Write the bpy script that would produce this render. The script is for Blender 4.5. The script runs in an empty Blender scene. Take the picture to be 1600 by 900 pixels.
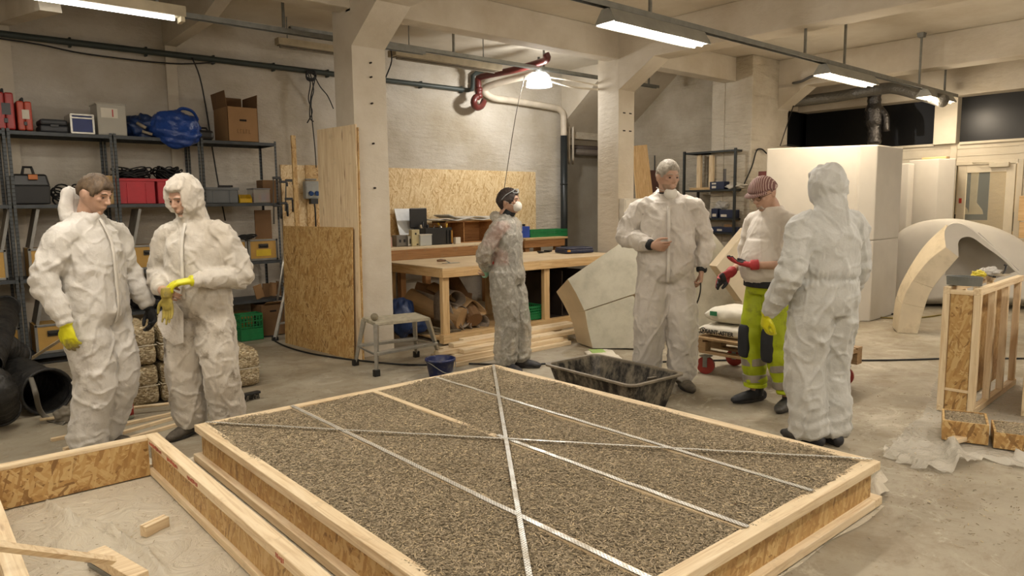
import bpy, bmesh, math, random
import numpy as np
from mathutils import Vector, Matrix, noise, Euler
V = Vector
PI = math.pi
rnd = random.Random(7)
S = bpy.context.scene
C = S.collection

# ---------------------------------------------------------------- camera
CAM_F, CAM_P, CAM_R, CAM_A, CAM_H = 1109.6, math.radians(6.669), math.radians(-.6956), math.radians(49.03), 1.56
cam = bpy.data.objects.new('camera', bpy.data.cameras.new('camera'))
C.objects.link(cam)
cam.data.sensor_width = 36
cam.data.lens = 36 * CAM_F / 1600
cam.data.clip_start = .05
_cp, _sp, _cr, _sr = math.cos(CAM_P), math.sin(CAM_P), math.cos(CAM_R), math.sin(CAM_R)
_L = Matrix(((_cr, -_sr, 0), (_sr, _cr, 0), (0, 0, 1))) @ Matrix(((1, 0, 0), (0, -_cp, -_sp), (0, -_sp, _cp)))
_ex = _L @ V((math.sin(CAM_A), 0, math.cos(CAM_A)))
_ey = _L @ V((-math.cos(CAM_A), 0, math.sin(CAM_A)))
_ez = _L @ V((0, 1, 0))
_W = Matrix((_ex, _ey, _ez))            # rows: world axes in camera axes; maps camera vector -> world
_Rc = _W @ Matrix(((1, 0, 0), (0, -1, 0), (0, 0, -1)))
cam.matrix_world = Matrix.Translation((0, 0, CAM_H)) @ _Rc.to_4x4()
S.camera = cam
S.view_settings.view_transform = 'Standard'
S.view_settings.look = 'None'
S.view_settings.gamma = 1
S.view_settings.use_curve_mapping = False
S.cycles.use_denoising = True
S.cycles.max_bounces = 7
S.cycles.diffuse_bounces = 4
S.cycles.glossy_bounces = 2
S.cycles.transmission_bounces = 5
S.cycles.transparent_max_bounces = 8
S.cycles.sample_clamp_indirect = 4
S.cycles.caustics_reflective = False
S.cycles.caustics_refractive = False


def ray(x, y):
    return _W @ V((x - 800, y - 450, CAM_F))


def pz(x, y, z=0.):      # survey point: on the level z
    d = ray(x, y); t = (z - CAM_H) / d.z
    return V((d.x * t, d.y * t, z))


def px(x, y, X):
    d = ray(x, y); t = X / d.x
    return V((X, d.y * t, CAM_H + d.z * t))


def py(x, y, Y):
    d = ray(x, y); t = Y / d.y
    return V((d.x * t, Y, CAM_H + d.z * t))


# ---------------------------------------------------------------- materials
def lin(h):
    if isinstance(h, str):
        h = h.lstrip('#')
        c = [int(h[i:i + 2], 16) / 255 for i in (0, 2, 4)]
    else:
        c = h
    return tuple((v / 12.92 if v <= .04045 else ((v + .055) / 1.055) ** 2.4) for v in c) + (1,)


class N:
    def __init__(s, name):
        s.m = bpy.data.materials.new(name); s.m.use_nodes = True
        s.t = s.m.node_tree; s.n = s.t.nodes; s.l = s.t.links
        s.b = s.n['Principled BSDF']
        s.co = s.n.new('ShaderNodeTexCoord').outputs['Object']

    def new(s, typ, **k):
        n = s.n.new('ShaderNode' + typ)
        for a, v in k.items():
            if a.startswith('i_'):
                s.put(v, n.inputs[a[2:].replace('_', ' ')])
            elif a.startswith('n'):
                s.put(v, n.inputs[int(a[1:])])
            else:
                setattr(n, a, v)
        return n

    def put(s, v, sock):
        if isinstance(v, bpy.types.NodeSocket):
            s.l.new(v, sock)
        elif isinstance(v, bpy.types.Node):
            s.l.new(v.outputs[0], sock)
        else:
            sock.default_value = v

    def map(s, scale=(1, 1, 1), rot=(0, 0, 0), co=None):
        m = s.new('Mapping'); s.put(co or s.co, m.inputs[0])
        m.inputs['Scale'].default_value = scale; m.inputs['Rotation'].default_value = rot
        return m.outputs[0]

    def noise(s, scale, detail=4, rough=.55, co=None, dist=0):
        n = s.new('TexNoise', i_Scale=scale, i_Detail=detail, i_Roughness=rough, i_Distortion=dist)
        s.put(co or s.co, n.inputs['Vector'])
        return n.outputs[0]

    def vor(s, scale, co=None, feature='F1'):
        n = s.new('TexVoronoi', i_Scale=scale, feature=feature)
        s.put(co or s.co, n.inputs['Vector'])
        return n

    def ramp(s, f, pts):
        n = s.new('ValToRGB'); s.put(f, n.inputs[0]); e = n.color_ramp.elements
        while len(e) < len(pts):
            e.new(.5)
        for el, (p, c) in zip(e, pts):
            el.position = p
            el.color = lin(c) if isinstance(c, str) else ((c, c, c, 1) if isinstance(c, (int, float)) else c)
        return n.outputs[0]

    def mix(s, f, a, b, mode='MIX'):
        n = s.new('Mix', data_type='RGBA', blend_type=mode)
        s.put(f, n.inputs[0])
        s.put(lin(a) if isinstance(a, str) else a, n.inputs[6]); s.put(lin(b) if isinstance(b, str) else b, n.inputs[7])
        return n.outputs[2]

    def math(s, op, a, b=0.):
        n = s.new('Math', operation=op); s.put(a, n.inputs[0]); s.put(b, n.inputs[1])
        return n.outputs[0]

    def bump(s, h, strength=.3, dist=.01, normal=None):
        n = s.new('Bump', i_Strength=strength, i_Distance=dist); s.put(h, n.inputs['Height'])
        if normal: s.put(normal, n.inputs['Normal'])
        s.l.new(n.outputs[0], s.b.inputs['Normal'])
        return n.outputs[0]

    def set(s, **k):
        for a, v in k.items():
            s.put(lin(v) if isinstance(v, str) else v, s.b.inputs[a.replace('_', ' ')])
        return s


MAT = {}


def plain(name, col, rough=.6, var=.12, scale=6, bump=.15, bscale=90, metal=0., bdist=.002, dirt=None, dirt_amt=.5, dscale=5, **k):
    """one-colour paint/plastic/fabric with slight mottling, fine bump and optional shaped stains"""
    if name in MAT: return MAT[name]
    n = N(name)
    c = lin(col)
    dk = tuple(v * (1 - var * 1.5) for v in c[:3]) + (1,); lt = tuple(min(1, v * (1 + var)) for v in c[:3]) + (1,)
    col_ = n.ramp(n.noise(scale), [(.3, dk), (.7, lt)])
    if dirt:
        f = n.ramp(n.noise(dscale, 6, .65), [(.52, 0.), (.66, dirt_amt)])
        col_ = n.mix(f, col_, dirt)
    n.set(Base_Color=col_, Roughness=rough, Metallic=metal)
    for a, v in k.items(): n.set(**{a: v})
    if bump: n.bump(n.noise(bscale, 3), bump, bdist)
    MAT[name] = n.m
    return n.m


def pine(axis, name=None, tone=0):
    key = 'pine_%s%d' % (axis, tone)
    if key in MAT: return MAT[key]
    n = N(key)
    sc = {'x': (1.2, 22, 22), 'y': (22, 1.2, 22), 'z': (22, 22, 1.2)}[axis]
    co = n.map(sc)
    g = n.noise(1.6, 5, .6, co, 1.2)
    cols = [('#c7ab84', '#dfcaa6', '#ead9ba'), ('#b3905f', '#c9a878', '#d8bd90'), ('#8d6238', '#a87848', '#b98b58'), ('#7d6344', '#9a7e5a', '#b09470')][tone]
    c = n.ramp(g, [(.3, cols[0]), (.5, cols[1]), (.72, cols[2])])
    k = n.vor(1.0, n.map(tuple({'x': (1.6, 9, 9), 'y': (9, 1.6, 9), 'z': (9, 9, 1.6)}[axis])))
    kn = n.ramp(k.outputs['Distance'], [(.05, 1.), (.12, 0.)])
    c = n.mix(n.math('MULTIPLY', kn, .75), c, '#7d5230')
    d = n.ramp(n.noise(9, 5, .7), [(.58, 0.), (.72, .35)])
    c = n.mix(d, c, '#a08a66')
    n.set(Base_Color=c, Roughness=.62)
    n.bump(g, .12, .003)
    MAT[key] = n.m
    return n.m


def osb(tone=0, nr='y'):
    key = 'osb_board%d%s' % (tone, nr)
    if key in MAT: return MAT[key]
    n = N(key)
    P = [('#b08a55', '#c6a36c', '#d6b986', '#8d683a'), ('#a47d48', '#b8945c', '#c9ac78', '#7d5c33'), ('#cdae7c', '#dcc295', '#e9d5ac', '#b18c58')][tone]
    res = None
    for i, a_ in enumerate((.12, .75, 2.3, 1.3)):
        rot = {'y': (0, a_, 0), 'x': (a_, 0, 0), 'z': (0, 0, a_)}[nr]
        co = n.map((60, 11, 60) if nr == 'x' else (11, 60, 60), (0, 0, 0), n.map((1, 1, 1), rot))
        v = n.vor(1.0, n.new('VectorMath', operation='ADD', n0=co, n1=n.new('VectorMath', operation='SCALE', n0=n.new('TexNoise', i_Scale=9.).outputs['Color'], i_Scale=.5).outputs[0]).outputs[0])
        sep = n.new('SeparateColor'); n.put(v.outputs['Color'], sep.inputs[0])
        c = n.ramp(sep.outputs[0], [(.0, P[3]), (.1, P[0]), (.5, P[1]), (.9, P[2])])
        if res is None:
            res = c; hb = sep.outputs[1]
        else:
            f = n.ramp(sep.outputs[2], [(.52, 0.), (.56, .9)])
            res = n.mix(f, res, c)
    n.set(Base_Color=res, Roughness=.5)
    n.bump(hb, .15, .002)
    MAT[key] = n.m
    return n.m


def wall_paint(name, base, dark, brick=0., rough=.85, patch=.45, bump=.5):
    if name in MAT: return MAT[name]
    n = N(name)
    a = n.noise(.9, 6, .62)
    c = n.ramp(a, [(.3, dark), (.62, base)])
    f = n.ramp(n.noise(3.2, 8, .72, dist=.6), [(.6, 0.), (.73, patch)])
    c = n.mix(f, c, dark)
    chips = n.ramp(n.noise(7, 9, .8), [(.71, 0.), (.74, .7)])
    c = n.mix(chips, c, '#8a7456')
    n.set(Base_Color=c, Roughness=rough)
    h = n.noise(5, 7, .66, n.map((1, 1, 2.2)))
    if brick:
        comb = n.math('ADD', n.math('MULTIPLY', n.noise(9, 3, .5, n.map((.25, .25, 1.6)), .4), brick), h)
        h = comb
    n.bump(h, bump, .04)
    MAT[name] = n.m
    return n.m


def tyvek(name, base='#dedad2', dirt=.35, low=.55, shade='#cfc9bf', bumps=.6):
    """crumpled white coverall cloth with mud stains on the legs"""
    n = N(name)
    c = n.ramp(n.noise(5, 4), [(.3, shade), (.65, base)])
    sep = n.new('SeparateXYZ'); n.put(n.co, sep.inputs[0])
    lowf = n.ramp(n.new('MapRange', n0=sep.outputs[2], n1=low * .75, n2=low * 1.5).outputs[0], [(0., 1.), (1., .16)])
    st = n.ramp(n.noise(9, 8, .75), [(.5, 0.), (.62, 1.)])
    sm = n.ramp(n.noise(2.8, 3, .6), [(.46, 0.), (.58, 1.)])
    f = n.math('MULTIPLY', n.math('MULTIPLY', st, sm), n.math('MULTIPLY', lowf, dirt))
    c = n.mix(f, c, '#6d604c')
    n.set(Base_Color=c, Roughness=.62)
    n.put(.25, n.b.inputs['Sheen Weight'])
    v = n.vor(14, n.map((1, 1, .7), co=None), 'DISTANCE_TO_EDGE')
    cr = n.new('TexVoronoi', i_Scale=9., feature='F1')
    n.put(n.new('VectorMath', operation='ADD', n0=n.co, n1=n.new('VectorMath', operation='SCALE', n0=n.new('TexNoise', i_Scale=5.).outputs['Color'], i_Scale=.12).outputs[0]).outputs[0], cr.inputs['Vector'])
    h = n.math('ADD', n.math('MULTIPLY', cr.outputs['Distance'], .8), n.math('MULTIPLY', n.noise(38, 4, .6, dist=.8), .5))
    n.bump(h, bumps, .014)
    MAT[name] = n.m
    return n.m


def glow(name, col, st):
    n = N(name)
    n.set(Base_Color=col, Emission_Color=col, Emission_Strength=st)
    MAT[name] = n.m
    return n.m


def clear(name, col, rough=.1, alpha=.3, bump=0., bscale=20, bd=.01):
    if name in MAT: return MAT[name]
    n = N(name)
    n.set(Base_Color=col, Roughness=rough, Alpha=alpha)
    if bump: n.bump(n.math('ABSOLUTE', n.math('SUBTRACT', n.noise(bscale, 5, .6, dist=1.), .5)), bump, bd)
    MAT[name] = n.m
    return n.m


# ---------------------------------------------------------------- mesh builder
def link(o, parent=None):
    C.objects.link(o)
    if parent is not None: o.parent = parent
    return o


def thing(name, label, cat, loc=(0, 0, 0), rz=0., group=None, kind=None):
    o = bpy.data.objects.new(name, None)
    o.empty_display_size = .1
    C.objects.link(o)
    o.location = loc; o.rotation_euler = (0, 0, rz)
    return tag(o, label, cat, group, kind)


def tag(o, label=None, cat=None, group=None, kind=None):
    if label: o['label'] = label
    if cat: o['category'] = cat
    if group: o['group'] = group
    if kind: o['kind'] = kind
    return o


def dup(r, loc=None, rz=None, label=None, rot=None):
    def cp(o, parent):
        c = o.copy(); C.objects.link(c)
        if parent is not None: c.parent = parent
        for ch in [q for q in bpy.data.objects if q.parent == o]: cp(ch, c)
        return c
    c = cp(r, None)
    if loc is not None: c.location = loc
    if rz is not None: c.rotation_euler = (0, 0, rz)
    if rot is not None: c.rotation_euler = rot
    if label: c['label'] = label
    return c


def rot2(a, b):
    """matrix turning +Z onto the direction a->b"""
    return (V(b) - V(a)).to_track_quat('Z', 'Y').to_matrix()


class B:
    def __init__(s, o=(0, 0, 0)):
        s.v = []; s.f = []; s.o = V(o); s.mi = []; s.cur = 0

    def add(s, vs, fs):
        k = len(s.v)
        s.v += [V(v) - s.o for v in vs]
        s.f += [tuple(i + k for i in f) for f in fs]
        s.mi += [s.cur] * len(fs)
        return s

    def box(s, c, d, R=None, taper=1.):
        """box centre c, size d; taper scales the top"""
        c = V(c); vs = []
        for z in (-.5, .5):
            t = taper if z > 0 else 1
            for x, y in ((-.5, -.5), (.5, -.5), (.5, .5), (-.5, .5)):
                p = V((x * d[0] * t, y * d[1] * t, z * d[2]))
                if R is not None: p = R @ p
                vs.append(c + p)
        return s.add(vs, [(3, 2, 1, 0), (4, 5, 6, 7), (0, 1, 5, 4), (1, 2, 6, 5), (2, 3, 7, 6), (3, 0, 4, 7)])

    def bb(s, lo, hi, **k):
        lo, hi = V(lo), V(hi)
        return s.box((lo + hi) / 2, [abs(v) for v in hi - lo], **k)

    def prism(s, poly, depth, M=None):
        """poly: 2-D points (x, z) extruded along y by depth, then matrix M"""
        n = len(poly)
        vs = [V((p[0], -depth / 2, p[1])) for p in poly] + [V((p[0], depth / 2, p[1])) for p in poly]
        if M is not None: vs = [M @ v for v in vs]
        fs = [tuple(range(n)), tuple(range(2 * n - 1, n - 1, -1))] + [(i, i + n, (i + 1) % n + n, (i + 1) % n) for i in range(n)]
        return s.add(vs, [tuple(reversed(f)) for f in fs])

    def tube(s, pts, r, seg=8, caps=True, smooth=0, ref=None, closed=False):
        """r: number, list of numbers or list of (a,b)"""
        pts = [V(p) for p in pts]
        n = len(pts)
        if not isinstance(r, (list, tuple)) : r = [r] * n
        elif len(r) == 2 and n != 2 and not isinstance(r[0], (list, tuple)): r = [tuple(r)] * n
        rr = [(q, q) if not isinstance(q, (list, tuple)) else q for q in r]
        if smooth:
            P = []; Q = []
            for i in range(n - 1):
                p0 = pts[max(0, i - 1)]; p1 = pts[i]; p2 = pts[i + 1]; p3 = pts[min(n - 1, i + 2)]
                for k in range(smooth):
                    t = k / smooth
                    P.append(.5 * ((2 * p1) + (p2 - p0) * t + (2 * p0 - 5 * p1 + 4 * p2 - p3) * t * t + (3 * p1 - p0 - 3 * p2 + p3) * t ** 3))
                    u = t * t * (3 - 2 * t) if 1 else t
                    Q.append(tuple(rr[i][j] * (1 - u) + rr[i + 1][j] * u for j in (0, 1)))
            P.append(pts[-1]); Q.append(rr[-1]); pts, rr = P, Q; n = len(pts)
        T = []
        for i in range(n):
            a = pts[(i - 1) % n] if closed else pts[max(0, i - 1)]
            b = pts[(i + 1) % n] if closed else pts[min(n - 1, i + 1)]
            d = (b - a)
            T.append(d.normalized() if d.length > 1e-9 else V((0, 0, 1)))
        x = V(ref) if ref is not None else (V((1, 0, 0)) if abs(T[0].x) < .8 else V((0, 1, 0)))
        vs = []
        for i in range(n):
            x = x - T[i] * x.dot(T[i])
            if x.length < 1e-6: x = T[i].orthogonal()
            x.normalize(); y = T[i].cross(x)
            for k in range(seg):
                a = 2 * PI * k / seg
                vs.append(pts[i] + x * (math.cos(a) * rr[i][0]) + y * (math.sin(a) * rr[i][1]))
            if ref is not None: x = V(ref)
        fs = []
        for i in range(n if closed else n - 1):
            j = (i + 1) % n
            for k in range(seg):
                m = (k + 1) % seg
                fs.append((i * seg + k, i * seg + m, j * seg + m, j * seg + k))
        if caps and not closed:
            fs.append(tuple(reversed(range(seg)))); fs.append(tuple((n - 1) * seg + k for k in range(seg)))
        return s.add(vs, fs)

    def limb(s, pts, r, seg=20, smooth=4, ref=None):
        """tube with rounded ends"""
        pts = [V(p) for p in pts]
        rr = [(q, q) if not isinstance(q, (list, tuple)) else q for q in r]
        d0 = (pts[0] - pts[1]).normalized(); d1 = (pts[-1] - pts[-2]).normalized()
        a, b = rr[0], rr[-1]
        P = []; Q = []
        B0 = B()
        # body first
        tmp = B(); tmp.tube(pts, rr, seg, True, smooth, ref)
        s.add([v + s.o for v in tmp.v] if 0 else tmp.v, tmp.f)
        s.ball(pts[0], (min(a) * 1.0,) * 3 if a[0] == a[1] else (min(a),) * 3, 12, 8)
        s.ball(pts[-1], (min(b),) * 3, 12, 8)
        return s

    def ball(s, c, r, seg=16, rings=10, R=None, fn=None):
        if not isinstance(r, (list, tuple)): r = (r, r, r)
        c = V(c); vs = []
        for i in range(1, rings):
            t = PI * i / rings
            for k in range(seg):
                a = 2 * PI * k / seg
                d = V((math.sin(t) * math.cos(a), math.sin(t) * math.sin(a), math.cos(t)))
                p = fn(d) if fn else V((d.x * r[0], d.y * r[1], d.z * r[2]))
                vs.append(c + (R @ p if R is not None else p))
        for d in (V((0, 0, 1)), V((0, 0, -1))):
            p = fn(d) if fn else V((0, 0, d.z * r[2]))
            vs.append(c + (R @ p if R is not None else p))
        fs = []
        m = (rings - 1) * seg
        for i in range(rings - 2):
            for k in range(seg):
                k2 = (k + 1) % seg
                fs.append((i * seg + k, (i + 1) * seg + k, (i + 1) * seg + k2, i * seg + k2))
        for k in range(seg):
            k2 = (k + 1) % seg
            fs.append((k, k2, m)); fs.append(((rings - 2) * seg + k2, (rings - 2) * seg + k, m + 1))
        return s.add(vs, fs)

    def lathe(s, prof, c=(0, 0, 0), seg=32, R=None, sx=1., sy=1.):
        """prof: list of (r, z); closed with caps where r > 0 at ends"""
        c = V(c); vs = []; n = len(prof)
        for r, z in prof:
            for k in range(seg):
                a = 2 * PI * k / seg
                p = V((r * math.cos(a) * sx, r * math.sin(a) * sy, z))
                vs.append(c + (R @ p if R is not None else p))
        fs = []
        for i in range(n - 1):
            for k in range(seg):
                m = (k + 1) % seg
                fs.append((i * seg + k, i * seg + m, (i + 1) * seg + m, (i + 1) * seg + k))
        fs.append(tuple(reversed(range(seg)))); fs.append(tuple((n - 1) * seg + k for k in range(seg)))
        return s.add(vs, fs)

    def grid(s, fn, nu, nv, close_u=False):
        """surface from fn(u,v) in 0..1"""
        vs = [fn(i / (nu if close_u else nu - 1), j / (nv - 1)) for j in range(nv) for i in range(nu)]
        fs = []
        for j in range(nv - 1):
            for i in range(nu if close_u else nu - 1):
                i2 = (i + 1) % nu
                fs.append((j * nu + i, j * nu + i2, (j + 1) * nu + i2, (j + 1) * nu + i))
        return s.add(vs, fs)

    def mesh(s, name):
        me = bpy.data.meshes.new(name)
        me.from_pydata([tuple(v) for v in s.v], [], s.f)
        me.validate()
        return me

    def build(s, name, mat, parent=None, smooth=False, bevel=0., solid=0., sub=0, mats=None):
        me = s.mesh(name)
        if isinstance(mat, (list, tuple)):
            for m in mat: me.materials.append(m)
            for p, i in zip(me.polygons, s.mi): p.material_index = i
        else:
            me.materials.append(mat)
        if smooth: me.polygons.foreach_set('use_smooth', [True] * len(me.polygons))
        o = bpy.data.objects.new(name, me)
        link(o, parent)
        if parent is None:
            o.location = s.o
        if solid:
            m = o.modifiers.new('solid', 'SOLIDIFY'); m.thickness = solid; m.offset = 0
        if bevel:
            m = o.modifiers.new('bevel', 'BEVEL'); m.width = bevel; m.segments = 2; m.limit_method = 'ANGLE'; m.angle_limit = .7
        if sub:
            m = o.modifiers.new('sub', 'SUBSURF'); m.levels = sub; m.render_levels = sub
        return o


def rbox(c, d, mat, name, parent=None, bevel=.004, R=None, o=None):
    return B(o if o is not None else (0, 0, 0)).box(c, d, R).build(name, mat, parent, bevel=bevel)


def Rz(a): return Matrix.Rotation(a, 3, 'Z')
def Rx(a): return Matrix.Rotation(a, 3, 'X')
def Ry(a): return Matrix.Rotation(a, 3, 'Y')


def nz(p, s=1., o=0.):
    return noise.noise(V((p[0] * s + o, p[1] * s + o * 1.7, p[2] * s - o)))


def bake(b, voxel, smooth=2, fac=.5, fn=None, name='body'):
    """fuse overlapping closed shapes into one continuous surface"""
    me = b.mesh(name)
    o = bpy.data.objects.new(name, me); C.objects.link(o)
    m = o.modifiers.new('r', 'REMESH'); m.mode = 'VOXEL'; m.voxel_size = voxel; m.use_smooth_shade = True
    if smooth:
        m = o.modifiers.new('s', 'SMOOTH'); m.factor = fac; m.iterations = smooth
    dg = bpy.context.evaluated_depsgraph_get(); dg.update()
    out = bpy.data.meshes.new_from_object(o.evaluated_get(dg))
    bpy.data.objects.remove(o); bpy.data.meshes.remove(me)
    if fn:
        for v, nn in [(v, v.normal.copy()) for v in out.vertices]:
            d = fn(v.co, nn)
            if isinstance(d, Vector): v.co += d
            elif d: v.co += nn * d
    out.update()
    out.polygons.foreach_set('use_smooth', [True] * len(out.polygons))
    return out


def bobj(name, me, mat, parent=None, loc=None):
    me.materials.clear(); me.materials.append(mat); me.name = name
    o = bpy.data.objects.new(name, me); link(o, parent)
    if loc is not None: o.location = loc
    return o
# ================================================================ the room
def struct(o, label=None):
    o['kind'] = 'structure'
    if label: o['label'] = label
    return o


CEIL = 3.88
W_L = wall_paint('painted_masonry', '#cac4b9', '#a89d89', .5, .85, .45, .75)
W_C = wall_paint('painted_concrete', '#d0c8b9', '#b5a994', 0, .8, .3, .3)
W_B = wall_paint('bright_plaster', '#d3cec4', '#b5ab99', .35)
W_K = wall_paint('rough_brick_paint', '#ccc4b4', '#a3967e', 1.3, .85, .4, .9)
W_G = wall_paint('grey_wall_paint', '#a9a59c', '#8f897c', 0, .8, .3, .2)
W_S = wall_paint('white_board_paint', '#d2cab8', '#b9ad96', 0, .6, .25, .08)
W_T = wall_paint('ceiling_paint', '#d6cfc1', '#c0b5a2', 0, .85, .25, .2)

n = N('concrete_floor')
c = n.ramp(n.noise(.8, 6, .6), [(.32, '#857c6b'), (.5, '#9b927f'), (.68, '#aea694')])
f = n.ramp(n.noise(2.6, 9, .78, dist=.5), [(.46, 0.), (.62, .8)])
c = n.mix(f, c, '#857863')
f = n.ramp(n.noise(1.7, 9, .8, dist=1.5), [(.56, 0.), (.64, .6)])
c = n.mix(f, c, '#c2bbaa')
f = n.ramp(n.noise(11, 9, .8), [(.57, 0.), (.68, .75)])
c = n.mix(f, c, '#6f634e')
cr = n.ramp(n.vor(.55, n.new('VectorMath', operation='ADD', n0=n.co, n1=n.new('VectorMath', operation='SCALE', n0=n.new('TexNoise', i_Scale=3., i_Detail=6.).outputs['Color'], i_Scale=.6).outputs[0]).outputs[0], 'DISTANCE_TO_EDGE').outputs['Distance'], [(.0, 1.), (.008, 0.)])
c = n.mix(n.math('MULTIPLY', cr, .08), c, '#6b604c')
n.set(Base_Color=c, Roughness=n.ramp(n.noise(4, 5), [(.3, .45), (.7, .75)]))
n.bump(n.noise(22, 8, .7), .25, .006)
FLOOR = n.m

struct(B().bb((-3.2, -4.2, -.2), (16, 10, 0)).build('floor', FLOOR))
struct(B().bb((-3.2, -4.2, CEIL), (13.4, 10, CEIL + .2)).build('ceiling', W_T))
struct(B().bb((-3.2, 9.1, 0), (9.12, 9.7, CEIL)).build('wall_back', W_L))
struct(B().bb((9.12, 9.55, 0), (10.95, 9.75, CEIL)).build('wall_recess', W_G))
struct(B().bb((9.12, 9.2, 2.75), (10.9, 9.55, CEIL)).build('wall_bulkhead', W_K))
struct(B().bb((10.9, 6.7, 0), (11.1, 9.75, CEIL)).build('wall_brick', W_K))
struct(B().bb((-3.4, -4.2, 0), (-3.2, 9.7, CEIL)).build('wall_left', W_L))
struct(B().bb((-3.2, -4.4, 0), (13.2, -4.2, CEIL)).build('wall_front', W_L))
# pier
o = B().bb((10.5, 6.2, 0), (11.65, 6.7, CEIL)); o.bb((10.5, 6.7, 0), (10.9, 6.95, CEIL))
struct(o.build('wall_pier', W_K, bevel=.02))
# short wall between the pier and the far wall
struct(B().bb((11.65, 6.6, 0), (13.0, 6.75, 2.56)).bb((11.65, 6.6, 3.2), (13.0, 6.75, CEIL)).build('wall_north', W_C))
# ---- columns
for i, (x, w) in enumerate(((3.58, .38), (7.61, .33))):
    b = B()
    b.bb((x, 6.5, 0), (x + w, 6.88, CEIL))
    # flared head carrying the cross beam
    poly = [(6.504, 3.09), (6.499, 3.1 + .05 * (1 - i)), (6.5 - (.62 if i else .5), 3.47), (6.5 - (.62 if i else .5), 3.6), (6.504, 3.6)]
    M = Matrix(((0, 1, 0), (1, 0, 0), (0, 0, 1)))
    k = [(p[0], p[1]) for p in poly]
    pv = [V((x + .001 + (w - .002) * s, p[0], p[1])) for s in (0, 1) for p in k]
    m = len(k)
    b.add(pv, [tuple(range(m)), tuple(range(2 * m - 1, m - 1, -1))] + [(q, q + m, (q + 1) % m + m, (q + 1) % m) for q in range(m)])
    o = b.build('wall_column', W_C, bevel=.012)
    struct(o, 'square painted concrete column with bolt holes' if not i else 'painted concrete column with flared head beside white electrical box')
for nme, lo, hi in (('trim_1', (7.61, -4.2, 3.45), (7.95, 6.6, CEIL)), ('trim_2', (3.58, -4.2, 3.47), (3.96, 6.6, CEIL)),
                    ('trim_3', (11.3, -4.2, 3.42), (11.65, 6.3, CEIL)), ('trim_4', (-3.2, 6.5, 3.5), (10.5, 6.73, CEIL)),
                    ('trim_5', (12.75, -4.2, 3.18), (13.2, 6.6, CEIL))):
    struct(B().bb(lo, hi).build(nme, W_C, bevel=.012), 'painted concrete ceiling beam')
# haunch of beam at the pier
b = B(); pv = []
for X in (11.3, 11.65):
    for y, z in ((6.25, 2.95), (6.19, 3.1), (5.7, 3.44), (6.25, 3.5)): pv.append(V((X, y, z)))
b.add(pv, [(0, 1, 2, 3), (7, 6, 5, 4), (0, 4, 5, 1), (1, 5, 6, 2), (2, 6, 7, 3), (3, 7, 4, 0)])
struct(b.build('trim_6', W_C))
# ribs and strips on the left part of the back wall
for X, q in ((1.02, (80, 18)), (2.63, (325, 33))):
    e = px(q[0], q[1], X)
    b = B(); b.bb((X - .06, 9.06, 0), (X + .06, 9.1, 3.5))
    pv = []
    for xx in (X - .07, X + .07):
        for y, z in ((9.12, 3.42), (9.08, 3.45), (e.y, min(e.z, 3.7)), (6.7, 3.72), (6.7, 3.9), (9.12, 3.9)): pv.append(V((xx, y, z)))
    m = 6
    b.add(pv, [tuple(range(m)), tuple(range(2 * m - 1, m - 1, -1))] + [(i, i + m, (i + 1) % m + m, (i + 1) % m) for i in range(m)])
    struct(b.build('trim_7' if X < 2 else 'trim_8', W_C), 'painted rib running up the back wall and over the ceiling')
# sloping soffit seen right of the second column
b = B()
pv = [V((9.12, y, z)) for y, z in ((9.55, 2.6), (9.55, 3.88), (7.9, 3.88))] + [V((10.9, y, z)) for y, z in ((9.55, 2.6), (9.55, 3.88), (7.9, 3.88))]
b.add(pv, [(0, 1, 2), (5, 4, 3), (0, 3, 4, 1), (1, 4, 5, 2), (2, 5, 3, 0)])
struct(b.build('trim_9', W_C), 'sloping white soffit behind the second column')

# ---- far wall of boards with the door and dark windows
def boards(b, y0, y1, z0, z1, x=13.0, h=.14):
    z = z0
    while z < z1 - .01:
        t = min(z + h, z1)
        b.bb((x, y0, z + .004), (x + .1, y1, t - .004)); z = t
    b.bb((x + .012, y0, z0), (x + .1, y1, z1))
b = B()
boards(b, 4.06, 6.6, 0, 2.45)
boards(b, 3.2, 4.06, 2.12, 2.45, h=.12)
boards(b, -4.2, 3.2, 0, 2.45, h=.125)
struct(b.build('wall_right', W_S))
b = B(); b.bb((12.9, 4.03, 2.45), (13.2, 4.36, 3.2)); b.bb((12.97, 4.03, 0), (13.02, 4.12, 2.45)); b.bb((12.96, -4.2, 2.43), (13.05, 4.0, 2.47))
b.bb((12.96, 4.36, 2.43), (13.05, 6.6, 2.47)); b.bb((12.98, 3.18, 2.1), (13.0, 4.03, 2.17)); b.bb((12.98, 3.12, 0), (13.0, 3.2, 2.17)); 
struct(b.build('trim_10', W_S, bevel=.006), 'painted post and door surround of the far wall')
n = N('night_glass'); n.set(Base_Color='#08090b', Roughness=.35)
n.put(.35, n.b.inputs['Specular IOR Level']); NG = n.m
struct(B().bb((13.08, 4.36, 2.45), (13.12, 6.6, 3.2)).build('window_1', NG), 'dark horizontal window above the board wall')
struct(B().bb((13.08, -4.2, 2.45), (13.12, 4.03, 3.2)).build('window_2', NG), 'dark horizontal window above the door')
struct(B().bb((11.65, 6.66, 2.56), (13.08, 6.7, 3.2)).build('window_3', NG), 'dark window between pier and far wall')
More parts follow.
